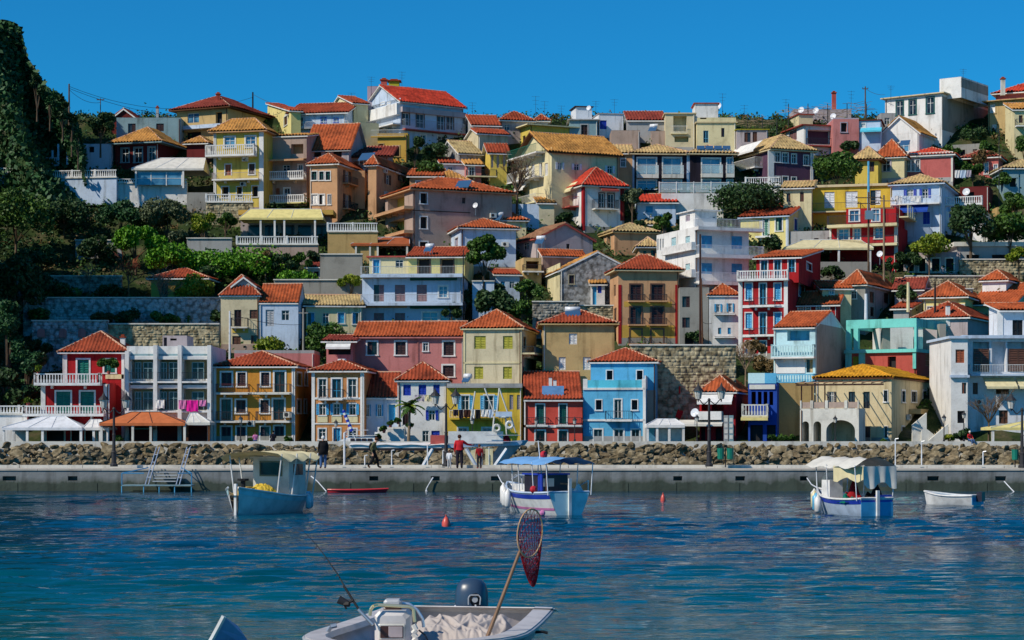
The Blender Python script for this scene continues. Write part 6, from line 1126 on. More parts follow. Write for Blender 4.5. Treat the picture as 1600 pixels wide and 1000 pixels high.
def bins(label, xs_, y0, y1, Y=112.4):
    k = Y/F; o = thing('litter_bin', label, 'litter bin', P(sum(xs_)/len(xs_), 730, Y), 'green litter bins on the quay'); m = MB(); m.bar((0,0,0),(0,0,(730-y0)*k), .035); m.build('post', 'iron', o)
    for x in xs_: d = (x-sum(xs_)/len(xs_))*k; m = MB(); m.lathe((d,-.02,(730-y1)*k), ((.15,0),(.18,.05),(.2,(y1-y0)*k-.04),(.21,(y1-y0)*k)), 10); m.build('bin', 'green:paint', o)
bins('pair of green litter bins on one post', (1126, 1141), 700, 718); bins('single green litter bin near the right edge', (1586,), 702, 719)
for px, y0, lb in ((538,676,'thick white post on the quay behind the black jacket person'),(570,712,'short white post behind the walking man'),(612,704,'white railing post in front of the covered boat'),(668,695,'white bent post beside the quay lamp'),(692,704,'thin white post beside the child'),(1399,686,'thin white post left of the pair at the right'),(1440,690,'thin white post right of the pair at the right'),(1536,706,'pale stub post near the seated man')):
    Y = 113.1; o = thing('quay_post', lb, 'post', P(px, 730, Y), 'white posts on the quay'); H = (730-y0)*Y/F; m = MB(); m.bar((0,0,0),(0,0,H), .06 if px == 538 else .035, n=6); m.build('post', 'whiteS:paint', o); m = MB(); m.bar((0,0,H),(.16,-.1,H+.03), .035, n=5); m.box(-.1,.1,-.1,.1,0,.02); m.build('cleat', 'steel:metal', o)
# bathing platform with ladders
o = thing('bathing_platform', 'blue metal bathing platform with steps and leaning handrails on the quay', 'platform', P(195, 757, 109.4)); k = 109.5/F; m = MB(); W_ = 108*k
m.box(0, W_, -.9, .35, -.06, .0); m.build('deck', 'teal:paint', o)
for x in (0, 34*k, 58*k, 82*k, W_): m = MB(); m.bar((x,-.85,-1.6),(x,-.85,-.06), .03); m.build('leg', 'lblue:paint', o)
for j in range(4): m = MB(); m.box(46*k, 82*k, -.55+.22*j, -.3+.22*j, .16*(j+1), .16*(j+1)+.05); m.build('tread', 'steel:paint', o)
for x in (36*k, 84*k):
    for d in (0, 5*k): m = MB(); m.bar((x+d,-.8,.0),(x+d+9*k,.9,58*k), .03); m.build('handrail', 'whiteS:metal', o)
    for t in (.2,.4,.6,.8): m = MB(); m.bar((x+9*k*t,-.8+1.7*t,58*k*t),(x+5*k+9*k*t,-.8+1.7*t,58*k*t), .02); m.build('rung', 'whiteS:metal', o)
for x0, x1 in ((0,34*k),(W_,86*k)): m = MB(); m.tube([(x0,-.8,0),(x0,-.8,18*k),(x1,-.75,18*k)], .03); m.bar((x0,-.8,18*k),(x1,.5,26*k), .03); m.build('guard_rail', 'lblue:metal', o)
# ropes hanging from the mooring recesses
def rope(label, pts, Y, r=.03):
    m = MB(); q = [P(x, y, Y+d) for x, y, d in pts]; m.tube(q, r, 5); o = m.build('mooring_rope', 'whiteS', org=tuple(q[0])); tag(o, label, 'rope', 'mooring ropes')
rope('white rope dangling from the quay into the water near the middle', ((676,746,-.05),(670,757,-.1),(666,764,-.15),(670,778,-.2)), 109.9); rope('second strand of the rope dangling near the middle', ((677,746,-.05),(668,760,-.12),(664,770,-.15)), 109.9); rope('rope from the quay to the fenders of the blue canopied boat', ((778,742,0),(783,752,-4),(789,760,-14),(797,770,-24)), 109.5); rope('rope from the quay to the blue and white boat with cream cover', ((1261,747,0),(1268,757,-8),(1280,764,-18),(1291,770,-26)), 109.5); rope('rope from the quay to the water at the right edge', ((1569,752,0),(1580,764,-.5),(1596,780,-1)), 109.5); rope('rope loop in front of the quay behind the fishing boat', ((486,744,0),(496,752,-.4),(510,768,-.8)), 109.5)
# ------------------------------------------------------------------ people
def person(label, pos, rz, J, cols, h=1.72, cap=None, hair='brown', extra=None):
    """J: joints in body space (x right, y forward, z up, metres for a 1.72 m adult)."""
    s = h/1.72; base = dict(pel=(0,0,.93), wai=(0,0,1.08), che=(0,.0,1.30), nek=(0,0,1.47), hed=(0,.02,1.56), top=(0,.02,1.70), nos=(0,.105,1.585),
        sl=(-.19,0,1.40), el=(-.25,-.03,1.12), wl=(-.24,.06,.87), hl=(-.24,.08,.78), sr=(.19,0,1.40), er=(.25,-.03,1.12), wr=(.24,.06,.87), hr=(.24,.08,.78),
        hpl=(-.10,0,.90), kl=(-.11,.03,.49), al=(-.11,-.02,.09), tl=(-.12,.17,.04), hpr=(.10,0,.90), kr=(.11,.03,.49), ar=(.11,-.02,.09), tr=(.12,.17,.04)); base.update(J)
    names = list(base); V = [Vector(base[n])*s for n in names]; ix = {n: i for i, n in enumerate(names)}
    E = [('pel','wai'),('wai','che'),('che','nek'),('nek','hed'),('hed','top'),('hed','nos'),('che','sl'),('sl','el'),('el','wl'),('wl','hl'),('che','sr'),('sr','er'),('er','wr'),('wr','hr'),('pel','hpl'),('hpl','kl'),('kl','al'),('al','tl'),('pel','hpr'),('hpr','kr'),('kr','ar'),('ar','tr')]
    R = dict(pel=.150, wai=.145, che=.165, nek=.058, hed=.092, top=.075, nos=.016, sl=.085, sr=.085, el=.058, er=.058, wl=.036, wr=.036, hl=.034, hr=.034, hpl=.125, hpr=.125, kl=.088, kr=.088, al=.066, ar=.066, tl=.048, tr=.048)
    me = bpy.data.meshes.new('tmp'); me.from_pydata(V, [(ix[a], ix[b]) for a, b in E], []); ob = bpy.data.objects.new('tmp', me); COL.objects.link(ob)
    md = ob.modifiers.new('skin', 'SKIN'); 
    for n in names: k = me.skin_vertices[0].data[ix[n]]; k.radius = (R[n]*s*(1.12 if n in ('che','wai','pel') else 1), R[n]*s*(.72 if n in ('che','wai','pel') else 1)); k.use_root = n == 'pel'
    ob.modifiers.new('sub', 'SUBSURF').levels = 1
    dg = bpy.context.evaluated_depsgraph_get(); m2 = bpy.data.meshes.new_from_object(ob.evaluated_get(dg)); bpy.data.objects.remove(ob); bpy.data.meshes.remove(me)
    vs = [v.co.copy() for v in m2.vertices]; fs = [tuple(p.vertices) for p in m2.polygons]; bpy.data.meshes.remove(m2)
    part = lambda a, b: 'shirt' if a in ('wai','che','sl','sr','el','er') or b in ('wai',) else 'skin' if a in ('nek','hed','wl','wr') else 'shoe' if a in ('al','ar') else 'trouser'
    segs = [(V[ix[a]], V[ix[b]], part(a, b)) for a, b in E]; order = ['skin','shirt','trouser','shoe']; mi = []
    for f in fs:
        c = sum((vs[i] for i in f), Vector())/len(f); best = (9, 'skin')
        for a, b, p in segs:
            d = b-a; t = max(0, min(1, (c-a).dot(d)/d.length_squared)); q = (c-a-d*t).length; best = min(best, (q, p))
        mi.append(order.index(best[1]))
    m = MB(); m.add(vs, fs); m.mi = mi; m.cur = 0
    for sd in 'lr':   # five fingers rooted in each palm
        w, hd = V[ix['w'+sd]], V[ix['h'+sd]]; d = (hd-w).normalized(); side = d.cross(Vector((0,1,0))); side = (side if side.length > .1 else Vector((1,0,0))).normalized()
        for i, ln in enumerate((.065,.075,.08,.07)): a = hd+side*(i-1.5)*.019*s; b = a+d*ln*.6*s; m.bar(a-d*.02, b, .010*s, .009*s, 5); m.bar(b, b+(d+Vector((0,.5,0))).normalized()*ln*.5*s, .009*s, .007*s, 5)
        t = w.lerp(hd, .4); m.bar(t, t+(d*.6+Vector((0,1,0))).normalized()*.06*s, .012*s, .009*s, 5)
    o = m.build('person', ['skin:skin', cols[0]+':cloth', cols[1]+':cloth', cols[2]+':cloth'], None, True); o.location = pos; o.rotation_euler[2] = rz; tag(o, label, 'person', 'people on the quay and promenade')
    hc = (V[ix['hed']]+V[ix['top']])/2; q = MB(); q.ball(hc+Vector((0,-.018,.03))*s, .108*s, .115*s, .105*s); q.build('cap' if cap else 'hair', (cap or hair)+':cloth', o, True)
    q = MB()
    for sx in (-1, 1): q.ball(V[ix['hed']]+Vector((sx*.036,.088,.035))*s, .013*s, n=6, m=4)
    q.build('eyes', 'black', o); 
    if extra: extra(o, V, ix, s)
    return o
def coat(o, V, ix, s, col='black', drop=.28, wide=.2):
    m = MB(); p = V[ix['wai']]; m.lathe((p.x, p.y, p.z), ((wide*1.18*s, -drop*s), (wide*1.1*s, -.1*s), (wide*.98*s, .1*s), (wide*.85*s, .3*s))); 
    m.v = [(x, p.y+(y-p.y)*.72, z) for x, y, z in m.v]; m.build('jacket', col+':cloth', o, True)
def bag(o, V, ix, s, col='black'): m = MB(); p = V[ix['che']]+Vector((0,-.2,-.1))*s; m.ball(p, .16*s, .12*s, .25*s); m.build('backpack', col+':cloth', o, True)
PAL.update(jean=(.06,.12,.26), olivec=(.14,.14,.07), redc=(.50,.02,.03))
Q = lambda px, y=111.6: (XX(px, y), y, QT)
person('person in a white cap and long black jacket standing with back turned on the quay', Q(505), .25, dict(al=(-.13,-.02,.09), tl=(-.14,.16,.04), nos=(.02,.105,1.58)), ('black','jean','brown'), 1.78, 'white', extra=lambda o, V, ix, s: coat(o, V, ix, s, 'black', .34, .23))
person('person in an olive jacket with a black bag walking along the quay', Q(584), -1.45, dict(kl=(-.11,.20,.52), al=(-.11,.26,.10), tl=(-.12,.44,.07), kr=(.11,-.05,.48), ar=(.11,-.33,.16), tr=(.12,-.20,.05), el=(-.24,.14,1.14), wl=(-.22,.30,.98), hl=(-.22,.36,.93), er=(.24,-.16,1.14), wr=(.24,-.10,.90), hr=(.24,-.06,.82), che=(0,.05,1.29), nek=(0,.10,1.45), hed=(0,.16,1.54), top=(0,.18,1.68), nos=(0,.25,1.55)), ('olivec','black','brown'), 1.72, None, 'brown', extra=bag)
person('person in a red sweater stretching one arm to the boat, back turned', Q(718), 0, dict(er=(.42,.10,1.24), wr=(.62,.22,1.22), hr=(.70,.26,1.22)), ('redc','navy','black'), 1.84, None, 'dbrown', extra=lambda o, V, ix, s: coat(o, V, ix, s, 'redc', .12, .2))
person('child in a dark red top looking at the boat', Q(749), .2, {}, ('crimson','navy','brick'), 1.32, None, 'brown'); person('toddler in pale clothes beside the quay lamp', Q(702), -.2, {}, ('whiteS','greyS','white'), 1.02, None, 'brown')
sit = dict(pel=(0,0,.13), wai=(0,.0,.28), che=(0,.02,.50), nek=(0,.03,.67), hed=(0,.05,.76), top=(0,.05,.90), nos=(0,.135,.785), sl=(-.19,.02,.60), sr=(.19,.02,.60), el=(-.27,.08,.34), er=(.27,.08,.34), wl=(-.16,.30,.26), wr=(.16,.30,.26), hl=(-.12,.38,.24), hr=(.12,.38,.24), hpl=(-.10,.05,.11), hpr=(.10,.05,.11), kl=(-.13,.46,.13), kr=(.13,.46,.13), al=(-.13,.50,-.28), ar=(.13,.50,-.28), tl=(-.13,.66,-.33), tr=(.13,.66,-.33))
S_ = lambda px: (XX(px, 185.95), 185.95, 2.33)
person('person in navy with dark hair sitting on the promenade edge', S_(427), 0.3, {**sit, 'kl':(-.13,.44,.18),'kr':(.13,.44,.18),'al':(-.13,.62,.02),'ar':(.13,.62,.02),'tl':(-.13,.78,.0),'tr':(.13,.78,.0)}, ('navy','navy','black'), 1.78, None, 'black'); person('person in pink sitting on the promenade edge', S_(399), .2, {**sit, 'kl':(-.13,.44,.18),'kr':(.13,.44,.18),'al':(-.13,.62,.02),'ar':(.13,.62,.02),'tl':(-.13,.78,.0),'tr':(.13,.78,.0)}, ('pinkc','jean','black'), 1.55, None, 'dbrown')
person('person in a red top and white cap sitting above the rocks at the right', S_(1515), math.pi+.5, sit, ('redc','jean','white'), 1.75, 'white')
# ------------------------------------------------------------------ boats
def hull(o, L, B, H, col, stripe=None, transom=True, draft=.35, sheer=.35, inner='offwhite', rim='white', n=14, stripe2=None):
    def sec(t):
        b = B/2*((.84+.30*t-.14*t*t)*(1 if t < .45 else max(.0, 1-((t-.45)/.55)**2.3)) if transom else max(0, math.sin(math.pi*(.02+.96*t)))**.62)
        zt = H*(1+sheer*(2*t-.75)**2*(1 if t > .37 else .5)); kz = -draft*(1-max(0, (t-.8)/.2)**2*.9); return max(b, .012), zt, kz
    P_ = lambda t, s_: ((lambda b, zt, kz: (L*t*(1+.045*s_*(t > .8)*(t-.8)*5), b*(s_**.30)*(.84+.16*s_), kz+(zt-kz)*s_))(*sec(t)))
    S = (0,.06,.16,.32,.5,.7,.86,1.); T = [i/n for i in range(n+1)]
    m = MB(); vs = [P_(t, s_) for t in T for s_ in S]; k = len(S)
    for sg in (1, -1): m.add([(x, sg*y, z) for x, y, z in vs], [(i*k+j, (i+1)*k+j, (i+1)*k+j+1, i*k+j+1) for i in range(n) for j in range(k-1)])
    st = [P_(0, s_) for s_ in S]; m.poly(*[(x, y, z) for x, y, z in st], *[(x, -y, z) for x, y, z in reversed(st)])
    m.build('hull', col+':paint', o, True)
    def band(s0, s1, c, nm, off=.012):
        q = MB()
        for sg in (1, -1):
            v = [p for t in T for p in (P_(t, s0), P_(t, s1))]; q.add([(x, sg*(y+off), z) for x, y, z in v], [(2*i, 2*i+2, 2*i+3, 2*i+1) for i in range(n)])
        a, b = P_(0, s0), P_(0, s1); q.poly((a[0]-.012, a[1], a[2]), (b[0]-.012, b[1], b[2]), (b[0]-.012, -b[1], b[2]), (a[0]-.012, -a[1], a[2])); q.build(nm, c+':paint', o)
    if stripe: band(.80, .95, stripe, 'stripe')
    if stripe2: band(.42, .50, stripe2, 'waterline_stripe')
    q = MB(); g = []
    for sg in (1, -1): q.tube([(P_(t, 1)[0], sg*P_(t, 1)[1], P_(t, 1)[2]+.02) for t in T], .045, 5)
    a = P_(0, 1); q.bar((a[0], a[1], a[2]+.02), (a[0], -a[1], a[2]+.02), .045); q.build('gunwale', rim+':paint', o)
    q = MB(); q.add([(P_(t, .72)[0], sg*P_(t, .72)[1]*.97, P_(t, .74)[2]) for t in T for sg in (1, -1)], [(2*i, 2*i+1, 2*i+3, 2*i+2) for i in range(n)]); q.build('deck', inner+':paint', o)
    return lambda t, s_, sg: Vector((P_(t, s_)[0], sg*P_(t, s_)[1], P_(t, s_)[2]))
def boat(label, px, Y, rz, name='fishing_boat', cat='boat'): return thing(name, label, cat, (XX(px, Y), Y, 0), 'small boats moored in the harbour', rz)
def box(o, name, mat, *a): m = MB(); m.box(*a); return m.build(name, mat, o)
def fender(o, p, r=.11, h=.5, c='white'): m = MB(); m.lathe(p, ((r*.3,0),(r,.12*h),(r,.85*h),(r*.4,h),(r*.2,h*1.1)), 8); m.build('fender', c+':paint', o, True)
def cover(o, name, mat, x0, x1, y0, y1, z, sag, seed, drop=.0, arch=.12):
    rs = random.Random(seed); nx, ny = 16, 10; vs = []
    for i in range(nx+1):
        for j in range(ny+1):
            u, v = i/nx, j/ny; vs.append((x0+(x1-x0)*u, y0+(y1-y0)*v, z+arch*math.sin(math.pi*v)-sag*math.sin(math.pi*u*3)**2+.03*math.sin(u*23+v*9+seed)*math.cos(v*17)+rs.uniform(-.012,.012)-drop*(abs(2*v-1) > .95)))
    m = MB(); m.add(vs, [(i*(ny+1)+j, (i+1)*(ny+1)+j, (i+1)*(ny+1)+j+1, i*(ny+1)+j+1) for i in range(nx) for j in range(ny)]); return m.build(name, mat, o, True)
def net_heap(o, name, mat, c, rx, ry, h, seed):
    rs = np.random.RandomState(seed); n = 16; m = MB(); vs = []
    for i in range(n+1):
        for j in range(n+1): u, v = 2*i/n-1, 2*j/n-1; q = max(0, 1-u*u-v*v)**.6; vs.append((c[0]+u*rx, c[1]+v*ry, c[2]+h*q*(.75+.3*math.sin(u*5+v*3+seed))+rs.uniform(-.03,.03)))
    m.add(vs, [(i*(n+1)+j, (i+1)*(n+1)+j, (i+1)*(n+1)+j+1, i*(n+1)+j+1) for i in range(n) for j in range(n)]); m.build(name, mat, o)
# 1: pale blue boat with a cabin, bow towards the photographer
A = math.atan2(-.945, -.325); L = 5.8; bx, by = XX(369, 78.6), 78.6
o = thing('fishing_boat', 'pale blue wooden fishing boat with a cream cabin and a torn cream awning', 'boat', (bx-L*math.cos(A), by-L*math.sin(A), 0), 'small boats moored in the harbour', A)
hp = hull(o, L, 2.5, .66, 'white', 'aquaw', False, .3, .40); m = MB(); b1 = hp(1, 1, 1); m.box(L-.02, L+.1, -.05, .05, -.2, b1.z+.16); m.build('stem_post', 'white:paint', o)
box(o, 'cabin', 'offwhite:paint', 1.1, 2.7, -.80, .80, .5, 2.18)
def frame_win(o, x, y0, y1, z0, z1, d=1): box(o, 'cabin_window', 'glass', *( (x, x+.012*d) if d > 0 else (x-.012, x)), y0, y1, z0, z1); m = MB(); 
frame_win(o, 2.703, -.45, .45, 1.52, 2.02); m = MB(); m.box(2.705, 2.74, -.5, .5, 1.46, 1.515); m.box(2.705, 2.74, -.5, .5, 2.025, 2.08); m.box(2.705, 2.74, -.5, -.455, 1.516, 2.024); m.box(2.705, 2.74, .455, .5, 1.516, 2.024); m.build('cabin_window_frame', 'olivec:paint', o)
box(o, 'side_window', 'glass', 1.4, 2.3, -.815, -.803, 1.5, 1.95); box(o, 'side_window', 'glass', 1.4, 2.3, .803, .815, 1.5, 1.95); box(o, 'cabin_roof', 'white:paint', 1.0, 2.82, -.88, .88, 2.185, 2.25)
cover(o, 'awning', 'cream:cloth', 1.0, 4.4, -1.40, 1.40, 2.36, .15, 3, .16)
for x, y in ((.9,-1.2),(1.6,1.25),(1.0,1.3),(4.1,-1.15),(4.1,1.15),(3.0,-1.3),(3.0,1.3),(1.0,-1.3)): m = MB(); m.bar((x,y*.8,.55),(x,y,2.38), .03, n=6); m.build('awning_pole', 'white:paint', o)
net_heap(o, 'yellow_net', 'yellow:cloth', (3.9,.2,.62), .80, .65, .60, 4); net_heap(o, 'olive_net', 'olive:cloth', (2.95,-.3,.58), .42, .34, .5, 8); box(o, 'net_crate', 'yellow:paint', 3.2, 3.9, -1.05, -.5, .55, 1.05); m = MB(); m.lathe((4.5,-.35,.6), ((.1,0),(.1,.3),(.22,.32),(.22,.4),(.1,.42),(.1,.7),(.24,.72),(.24,.8)), 8); m.build('net_winch', 'black', o)
for t, sg in ((.12,1),(.2,1),(.06,-1),(.3,1)): p = hp(t, .95, sg); fender(o, (p.x, p.y+sg*.13, p.z-.5), .12, .55, 'whiteS')
m = MB(); m.lathe((.35,.0,.55), ((.22,0),(.25,.1),(.25,.45),(.2,.5)), 10); m.build('fuel_drum', 'teal:paint', o); box(o, 'fish_box', 'lblue2:paint', .5, 1.0, .25, .75, .55, .8); m = MB(); m.ball((4.2,-.35,.85), .16); m.build('float_ball', 'black', o)
o = thing('canoe', 'low red canoe lying against the quay behind the fishing boat', 'canoe', (XX(512, 107.5), 107.5, 0), None, 0); hull(o, 3.1, .55, .13, 'redc', None, False, .08, .3, 'dbrown', 'redc')
# 2: blue canopied boat, stern to the photographer
A = math.atan2(.90, -.43); o = boat('light blue boat with a bright blue canopy and white fenders, stern to the viewer', 889, 78.3, A); L = 5.3
hp = hull(o, L, 2.1, .84, 'white', 'shutblue', True, .3, .25, 'white', 'skyw', stripe2='pinkc'); q = MB(); q.poly(*[Vector((-.035,0,0))+hp(0, s_, 1) for s_ in (.06,.16,.32,.5,.7,.86,.98)], *[Vector((-.035,0,0))+hp(0, s_, -1) for s_ in (.98,.86,.7,.5,.32,.16,.06)]); q.build('transom_board', 'aquaw:paint', o); m = MB(); m.box(-.12, -.03, -.06, .06, -.3, 1.45); m.build('rudder', 'white:paint', o); box(o, 'tiller', 'wood:paint', -.1, .7, -.03, .03, 1.2, 1.26)
box(o, 'cuddy', 'navy:paint', 1.4, 2.6, -.66, .66, .8, 1.55); box(o, 'rear_window', 'offwhite:paint', 1.385, 1.397, -.05, .5, 1.1, 1.42); box(o, 'cuddy_roof', 'shutblue:paint', 1.3, 2.7, -.72, .72, 1.555, 1.62); box(o, 'side_board', 'shutblue:paint', 1.0, 1.35, .62, .68, .8, 1.6)
cover(o, 'canopy', 'bluec:cloth' if 0 else 'bluepanel:cloth', -.15, 4.0, -1.12, 1.12, 2.02, .03, 5, .02, .24)
for x, y in ((-.05,-1.02),(-.05,1.02),(1.2,-1.02),(1.2,1.02),(2.6,-.95),(2.6,.95),(3.9,-.6),(3.9,.6)): m = MB(); m.bar((x,y*.92,.8),(x,y,2.06), .022, n=6); m.build('canopy_pole', 'whiteS:paint', o)
m = MB(); m.ball((2.2,0,2.34), .16); m.build('float_ball', 'redc:paint', o); m = MB(); m.ball((1.2,.95,1.0), .15); m.build('float_ball', 'redc:paint', o); m = MB(); m.ball((.1,1.1,.12), .12); m.build('float_ball', 'pinkc:paint', o)
for i, t in enumerate((.62,.70,.78,.86,.92)): p = hp(t, .95, 1); fender(o, (p.x, p.y+.14, p.z-.62), .14, .7, 'white')
m = MB(); m.tube([(3.0,-.55,.95),(3.4,-.4,1.45),(4.6,-.1,1.5),(5.2,0,1.3)], .022); m.tube([(3.0,.55,.95),(3.4,.4,1.45),(4.6,.1,1.5),(5.2,0,1.3)], .022); m.build('bow_rail', 'whiteS:metal', o); net_heap(o, 'white_net', 'white:cloth', (.5,-.6,.8), .4, .3, .4, 3); m = MB(); m.tube([(.2,-.95,.9),(.2,-.95,1.35),(1.1,-.98,1.1)], .025); m.build('stern_rail', 'white:paint', o)
box(o, 'bow_panel', 'white:paint', 3.1, 4.3, -.35, .35, .9, 1.15); m = MB(); m.bar((1.8,.3,1.6),(2.1,.3,2.9), .02); m.build('mast', 'whiteS:paint', o); m = MB(); m.bar((.9,.5,.9),(.95,.5,1.9), .06, .04); m.build('oar', 'brown:paint', o)
# 3: blue and white boat with a cream cover
A = math.atan2(.92, -.39); o = boat('blue and white boat with a draped cream cover, stern to the viewer', 1370, 77.6, A); L = 4.1
hp = hull(o, L, 1.75, .62, 'skyw', 'shutblue', True, .3, .35, 'white', 'white'); m = MB(); m.box(-.12, -.02, -.06, .06, -.25, 1.0); m.build('rudder', 'white:paint', o); q = MB(); q.box(-.03, -.012, -.72, .72, .0, .55); q.build('transom_board', 'skyblue:paint', o)
cover(o, 'cover', 'offwhite:cloth', .1, 3.7, -.95, .95, 1.92, .10, 7, .0, .36)
def drape(o, pts, z0, z1, seed, mat, nm='drape'):
    m = MB(); n = 22; rs = random.Random(seed); vs = []; a, b = Vector(pts[0]), Vector(pts[1]); w = (b-a).orthogonal() if 0 else Vector((-(b-a).y, (b-a).x, 0)).normalized()
    for i in range(n+1):
        for j in range(7): t = i/n; p = a.lerp(b, t)+w*(.035*math.sin(t*19+seed)*(.3+j/6)); vs.append((p.x, p.y, z0+(z1-z0)*j/6*(.85+.15*math.sin(t*9+seed))))
    m.add(vs, [(i*7+j, (i+1)*7+j, (i+1)*7+j+1, i*7+j+1) for i in range(n) for j in range(6)]); m.build(nm, mat, o, True)
drape(o, ((.1,-.95,0),(.1,.55,0)), 1.93, 1.05, 1, 'offwhite:cloth'); drape(o, ((.1,-.95,0),(2.2,-.95,0)), 1.93, 1.1, 4, 'offwhite:cloth'); drape(o, ((.1,.55,0),(1.6,.95,0)), 1.93, 1.3, 6, 'cream:cloth')
for x, y in ((.15,-.9),(.15,.9),(2.2,.9),(3.2,.75),(3.6,-.5),(3.6,.5),(2.2,-.9),(3.2,-.75)): m = MB(); m.bar((x,y*.9,.6),(x,y,1.98), .02, n=6); m.build('cover_pole', 'whiteS:paint', o)
box(o, 'console', 'white:paint', 2.5, 3.1, -.05, .55, .5, 1.35); m = MB(); m.add([(3.1,-.05,1.36),(3.1,.55,1.36),(2.8,.5,1.8),(2.8,0,1.8)], [(0,1,2,3)]); m.build('windscreen', 'clearglass', o); net_heap(o, 'red_net', 'crimson:cloth', (1.5,.1,.5), .42, .38, .85, 2); net_heap(o, 'green_net', 'green:cloth', (1.2,.55,.5), .4, .25, .35, 6); net_heap(o, 'dark_net', 'black:cloth', (.6,-.3,.5), .45, .4, .7, 9); box(o, 'blue_crate', 'shutblue:paint', .1, .6, -.75, -.1, .55, .82); m = MB(); m.ball((2.0,-.2,1.7), .13); m.build('float_ball', 'redc:paint', o)
for i, (t, c) in enumerate(((.70,'white'),(.80,'lblue'),(.9,'cream'),(.96,'white'))): p = hp(t, .95, 1); fender(o, (p.x, p.y+.16, p.z-.62), .15, .66, c)
# 4: dinghy by the quay, and two buoys
o = boat('small white and blue dinghy lying low beside the quay at the right', 1527, 88.4, math.atan2(.66, -.75), 'dinghy'); hp = hull(o, 2.5, 1.3, .42, 'white', None, True, .2, .25, 'skyblue', 'white'); q = MB(); q.box(-.03, -.012, -.52, .52, .05, .38); q.build('transom_board', 'skyblue:paint', o); box(o, 'outboard_motor', 'navy:paint', -.3, -.04, -.15, .15, .2, .62)
for px, py, r, lb in ((697,822,.15,'large orange buoy floating in the open water'),(1036,783,.12,'small red buoy floating near the quay')):
    Y = EYE*F/(py-HY); o = thing('buoy', lb, 'buoy', (XX(px, Y), Y, 0), 'floating buoys'); m = MB(); m.lathe((0,0,0), ((.2*r/.2,-.12),(r,.02),(r*.95,.14),(r*.55,.27),(r*.2,.33)), 12); m.build('float', 'coral:paint', o, True); m = MB(); m.bar((0,0,.32),(0,0,.40), .035, n=6); m.build('ring_post', 'brick', o)
# tour boat and yacht behind the quay
Y0 = 121.; k = Y0/F; o = thing('tour_boat', 'grey white excursion boat with a raked bow and striped cargo moored behind the quay', 'boat', (XX(560, Y0), Y0, 0), 'larger boats behind the quay'); X = lambda px: XX(px, Y0)-XX(560, Y0); Zb = lambda py: ZZ(py, Y0)
m = MB()   # bow, flaring up and forward
for sg in (1, -1):
    yb = 1.4*sg; v = []
    for j in range(6):
        f = j/5; z = Zb(728)+(Zb(690)-Zb(728))*f
        for i in range(6): g = i/5; v.append((X(640)+(X(786+34*f)-X(640))*g, 1.5+yb*(1-g**2.2)*(.7+.3*f), z*.999 if g < .75 else z+.0))
    m.add(v, [(j*6+i, j*6+i+1, (j+1)*6+i+1, (j+1)*6+i) for j in range(5) for i in (4,)])
m.build('bow', 'greyS:paint', o, True); m = MB(); m.box(X(562), X(792), .1, 2.9, -.6, Zb(731)); m.build('hull', 'greyS:paint', o)
m = MB(); m.add([(X(640),0,Zb(697)),(X(820),.9,Zb(688)),(X(826),1.5,Zb(688)),(X(820),2.1,Zb(688)),(X(640),3,Zb(697)),(X(640),0,Zb(702)),(X(812),.9,Zb(696)),(X(820),1.5,Zb(696)),(X(812),2.1,Zb(696)),(X(640),3,Zb(702))], [(0,1,2,3,4),(9,8,7,6,5),(0,5,6,1),(1,6,7,2),(2,7,8,3),(3,8,9,4)]); m.build('foredeck', 'skyw:paint', o)
m = MB(); m.box(X(700), X(786), .4, 2.6, Zb(693), Zb(674)); m.build('upper_cabin', 'white:paint', o); m = MB(); m.box(X(672), X(699), .4, 2.6, Zb(697), Zb(680)); m.build('cargo_box', 'brick:paint', o)
m = MB(); m.box(X(546), X(690), -.1, 3.1, Zb(700), Zb(695)); m.build('awning_roof', 'white:cloth', o); cover(o, 'awning', 'white:cloth', X(546), X(700), -.2, 3.1, Zb(695), .015, 12); m = MB(); m.box(X(552), X(690), -.05, 3.05, Zb(704), Zb(700.2)); m.build('awning_rail', 'dbrown:paint', o)

for a, b in ((676,660),(728,745),(792,772)): m = MB(); m.bar((X(a),0,Zb(701)),(X(b),0,Zb(730)), .12, n=6); m.build('raking_strut', 'whiteS:paint', o)
for x0, x1 in ((735,750),(758,770)): m = MB(); m.box(X(x0), X(x1), .6, .7, Zb(729), Zb(700)); m.build('side_panel', 'cream:paint', o)
for x in (753, 764): m = MB(); m.bar((X(x),.3,Zb(730)),(X(x),.3,Zb(699)), .025); m.build('stanchion', 'whiteS:paint', o)
for x, y, c in ((776,669,'offwhite'),(796,664,'white')):
    m = MB(); n = 16; R = 4.9*k; ring = [(X(x)+R*math.cos(t*6.2832/n), .2, Zb(y)+R*math.sin(t*6.2832/n)) for t in range(n+1)]; m.tube(ring, .09, 6); m.build('life_ring', c+':paint', o)
for a, b in (((757,606),(772,646)),((780,606),(776,646)),((780,606),(795,650)),((742,611),(735,656)),((798,650),(806,676)),((772,650),(768,690)),((790,650),(792,690))): m = MB(); m.bar((X(a[0]),.9,Zb(a[1])),(X(b[0]),.9,Zb(b[1])), .055, .04, 6); m.build('gantry_pole', 'offwhite:paint', o)
m = MB(); m.box(X(774), X(800), .6, 1.2, Zb(651), Zb(643)); m.build('radar_box', 'skyw:paint', o); m = MB(); m.lathe((X(787),.9,Zb(653)), ((.3,0),(.34,.05),(.3,.1)), 10); m.build('gantry_platform', 'offwhite:paint', o); net_heap(o, 'rope_pile', 'crimson:cloth', (X(788),.8,Zb(690)), .4, .4, .45, 5); m = MB(); m.tube([(X(760+i*6),.2,Zb(690)+(.0 if i % 9 else .0)) for i in range(10)], .02); m.tube([(X(760+i*6.),.2,Zb(680)) for i in range(10)], .02); m.build('deck_rail', 'whiteS:metal', o)
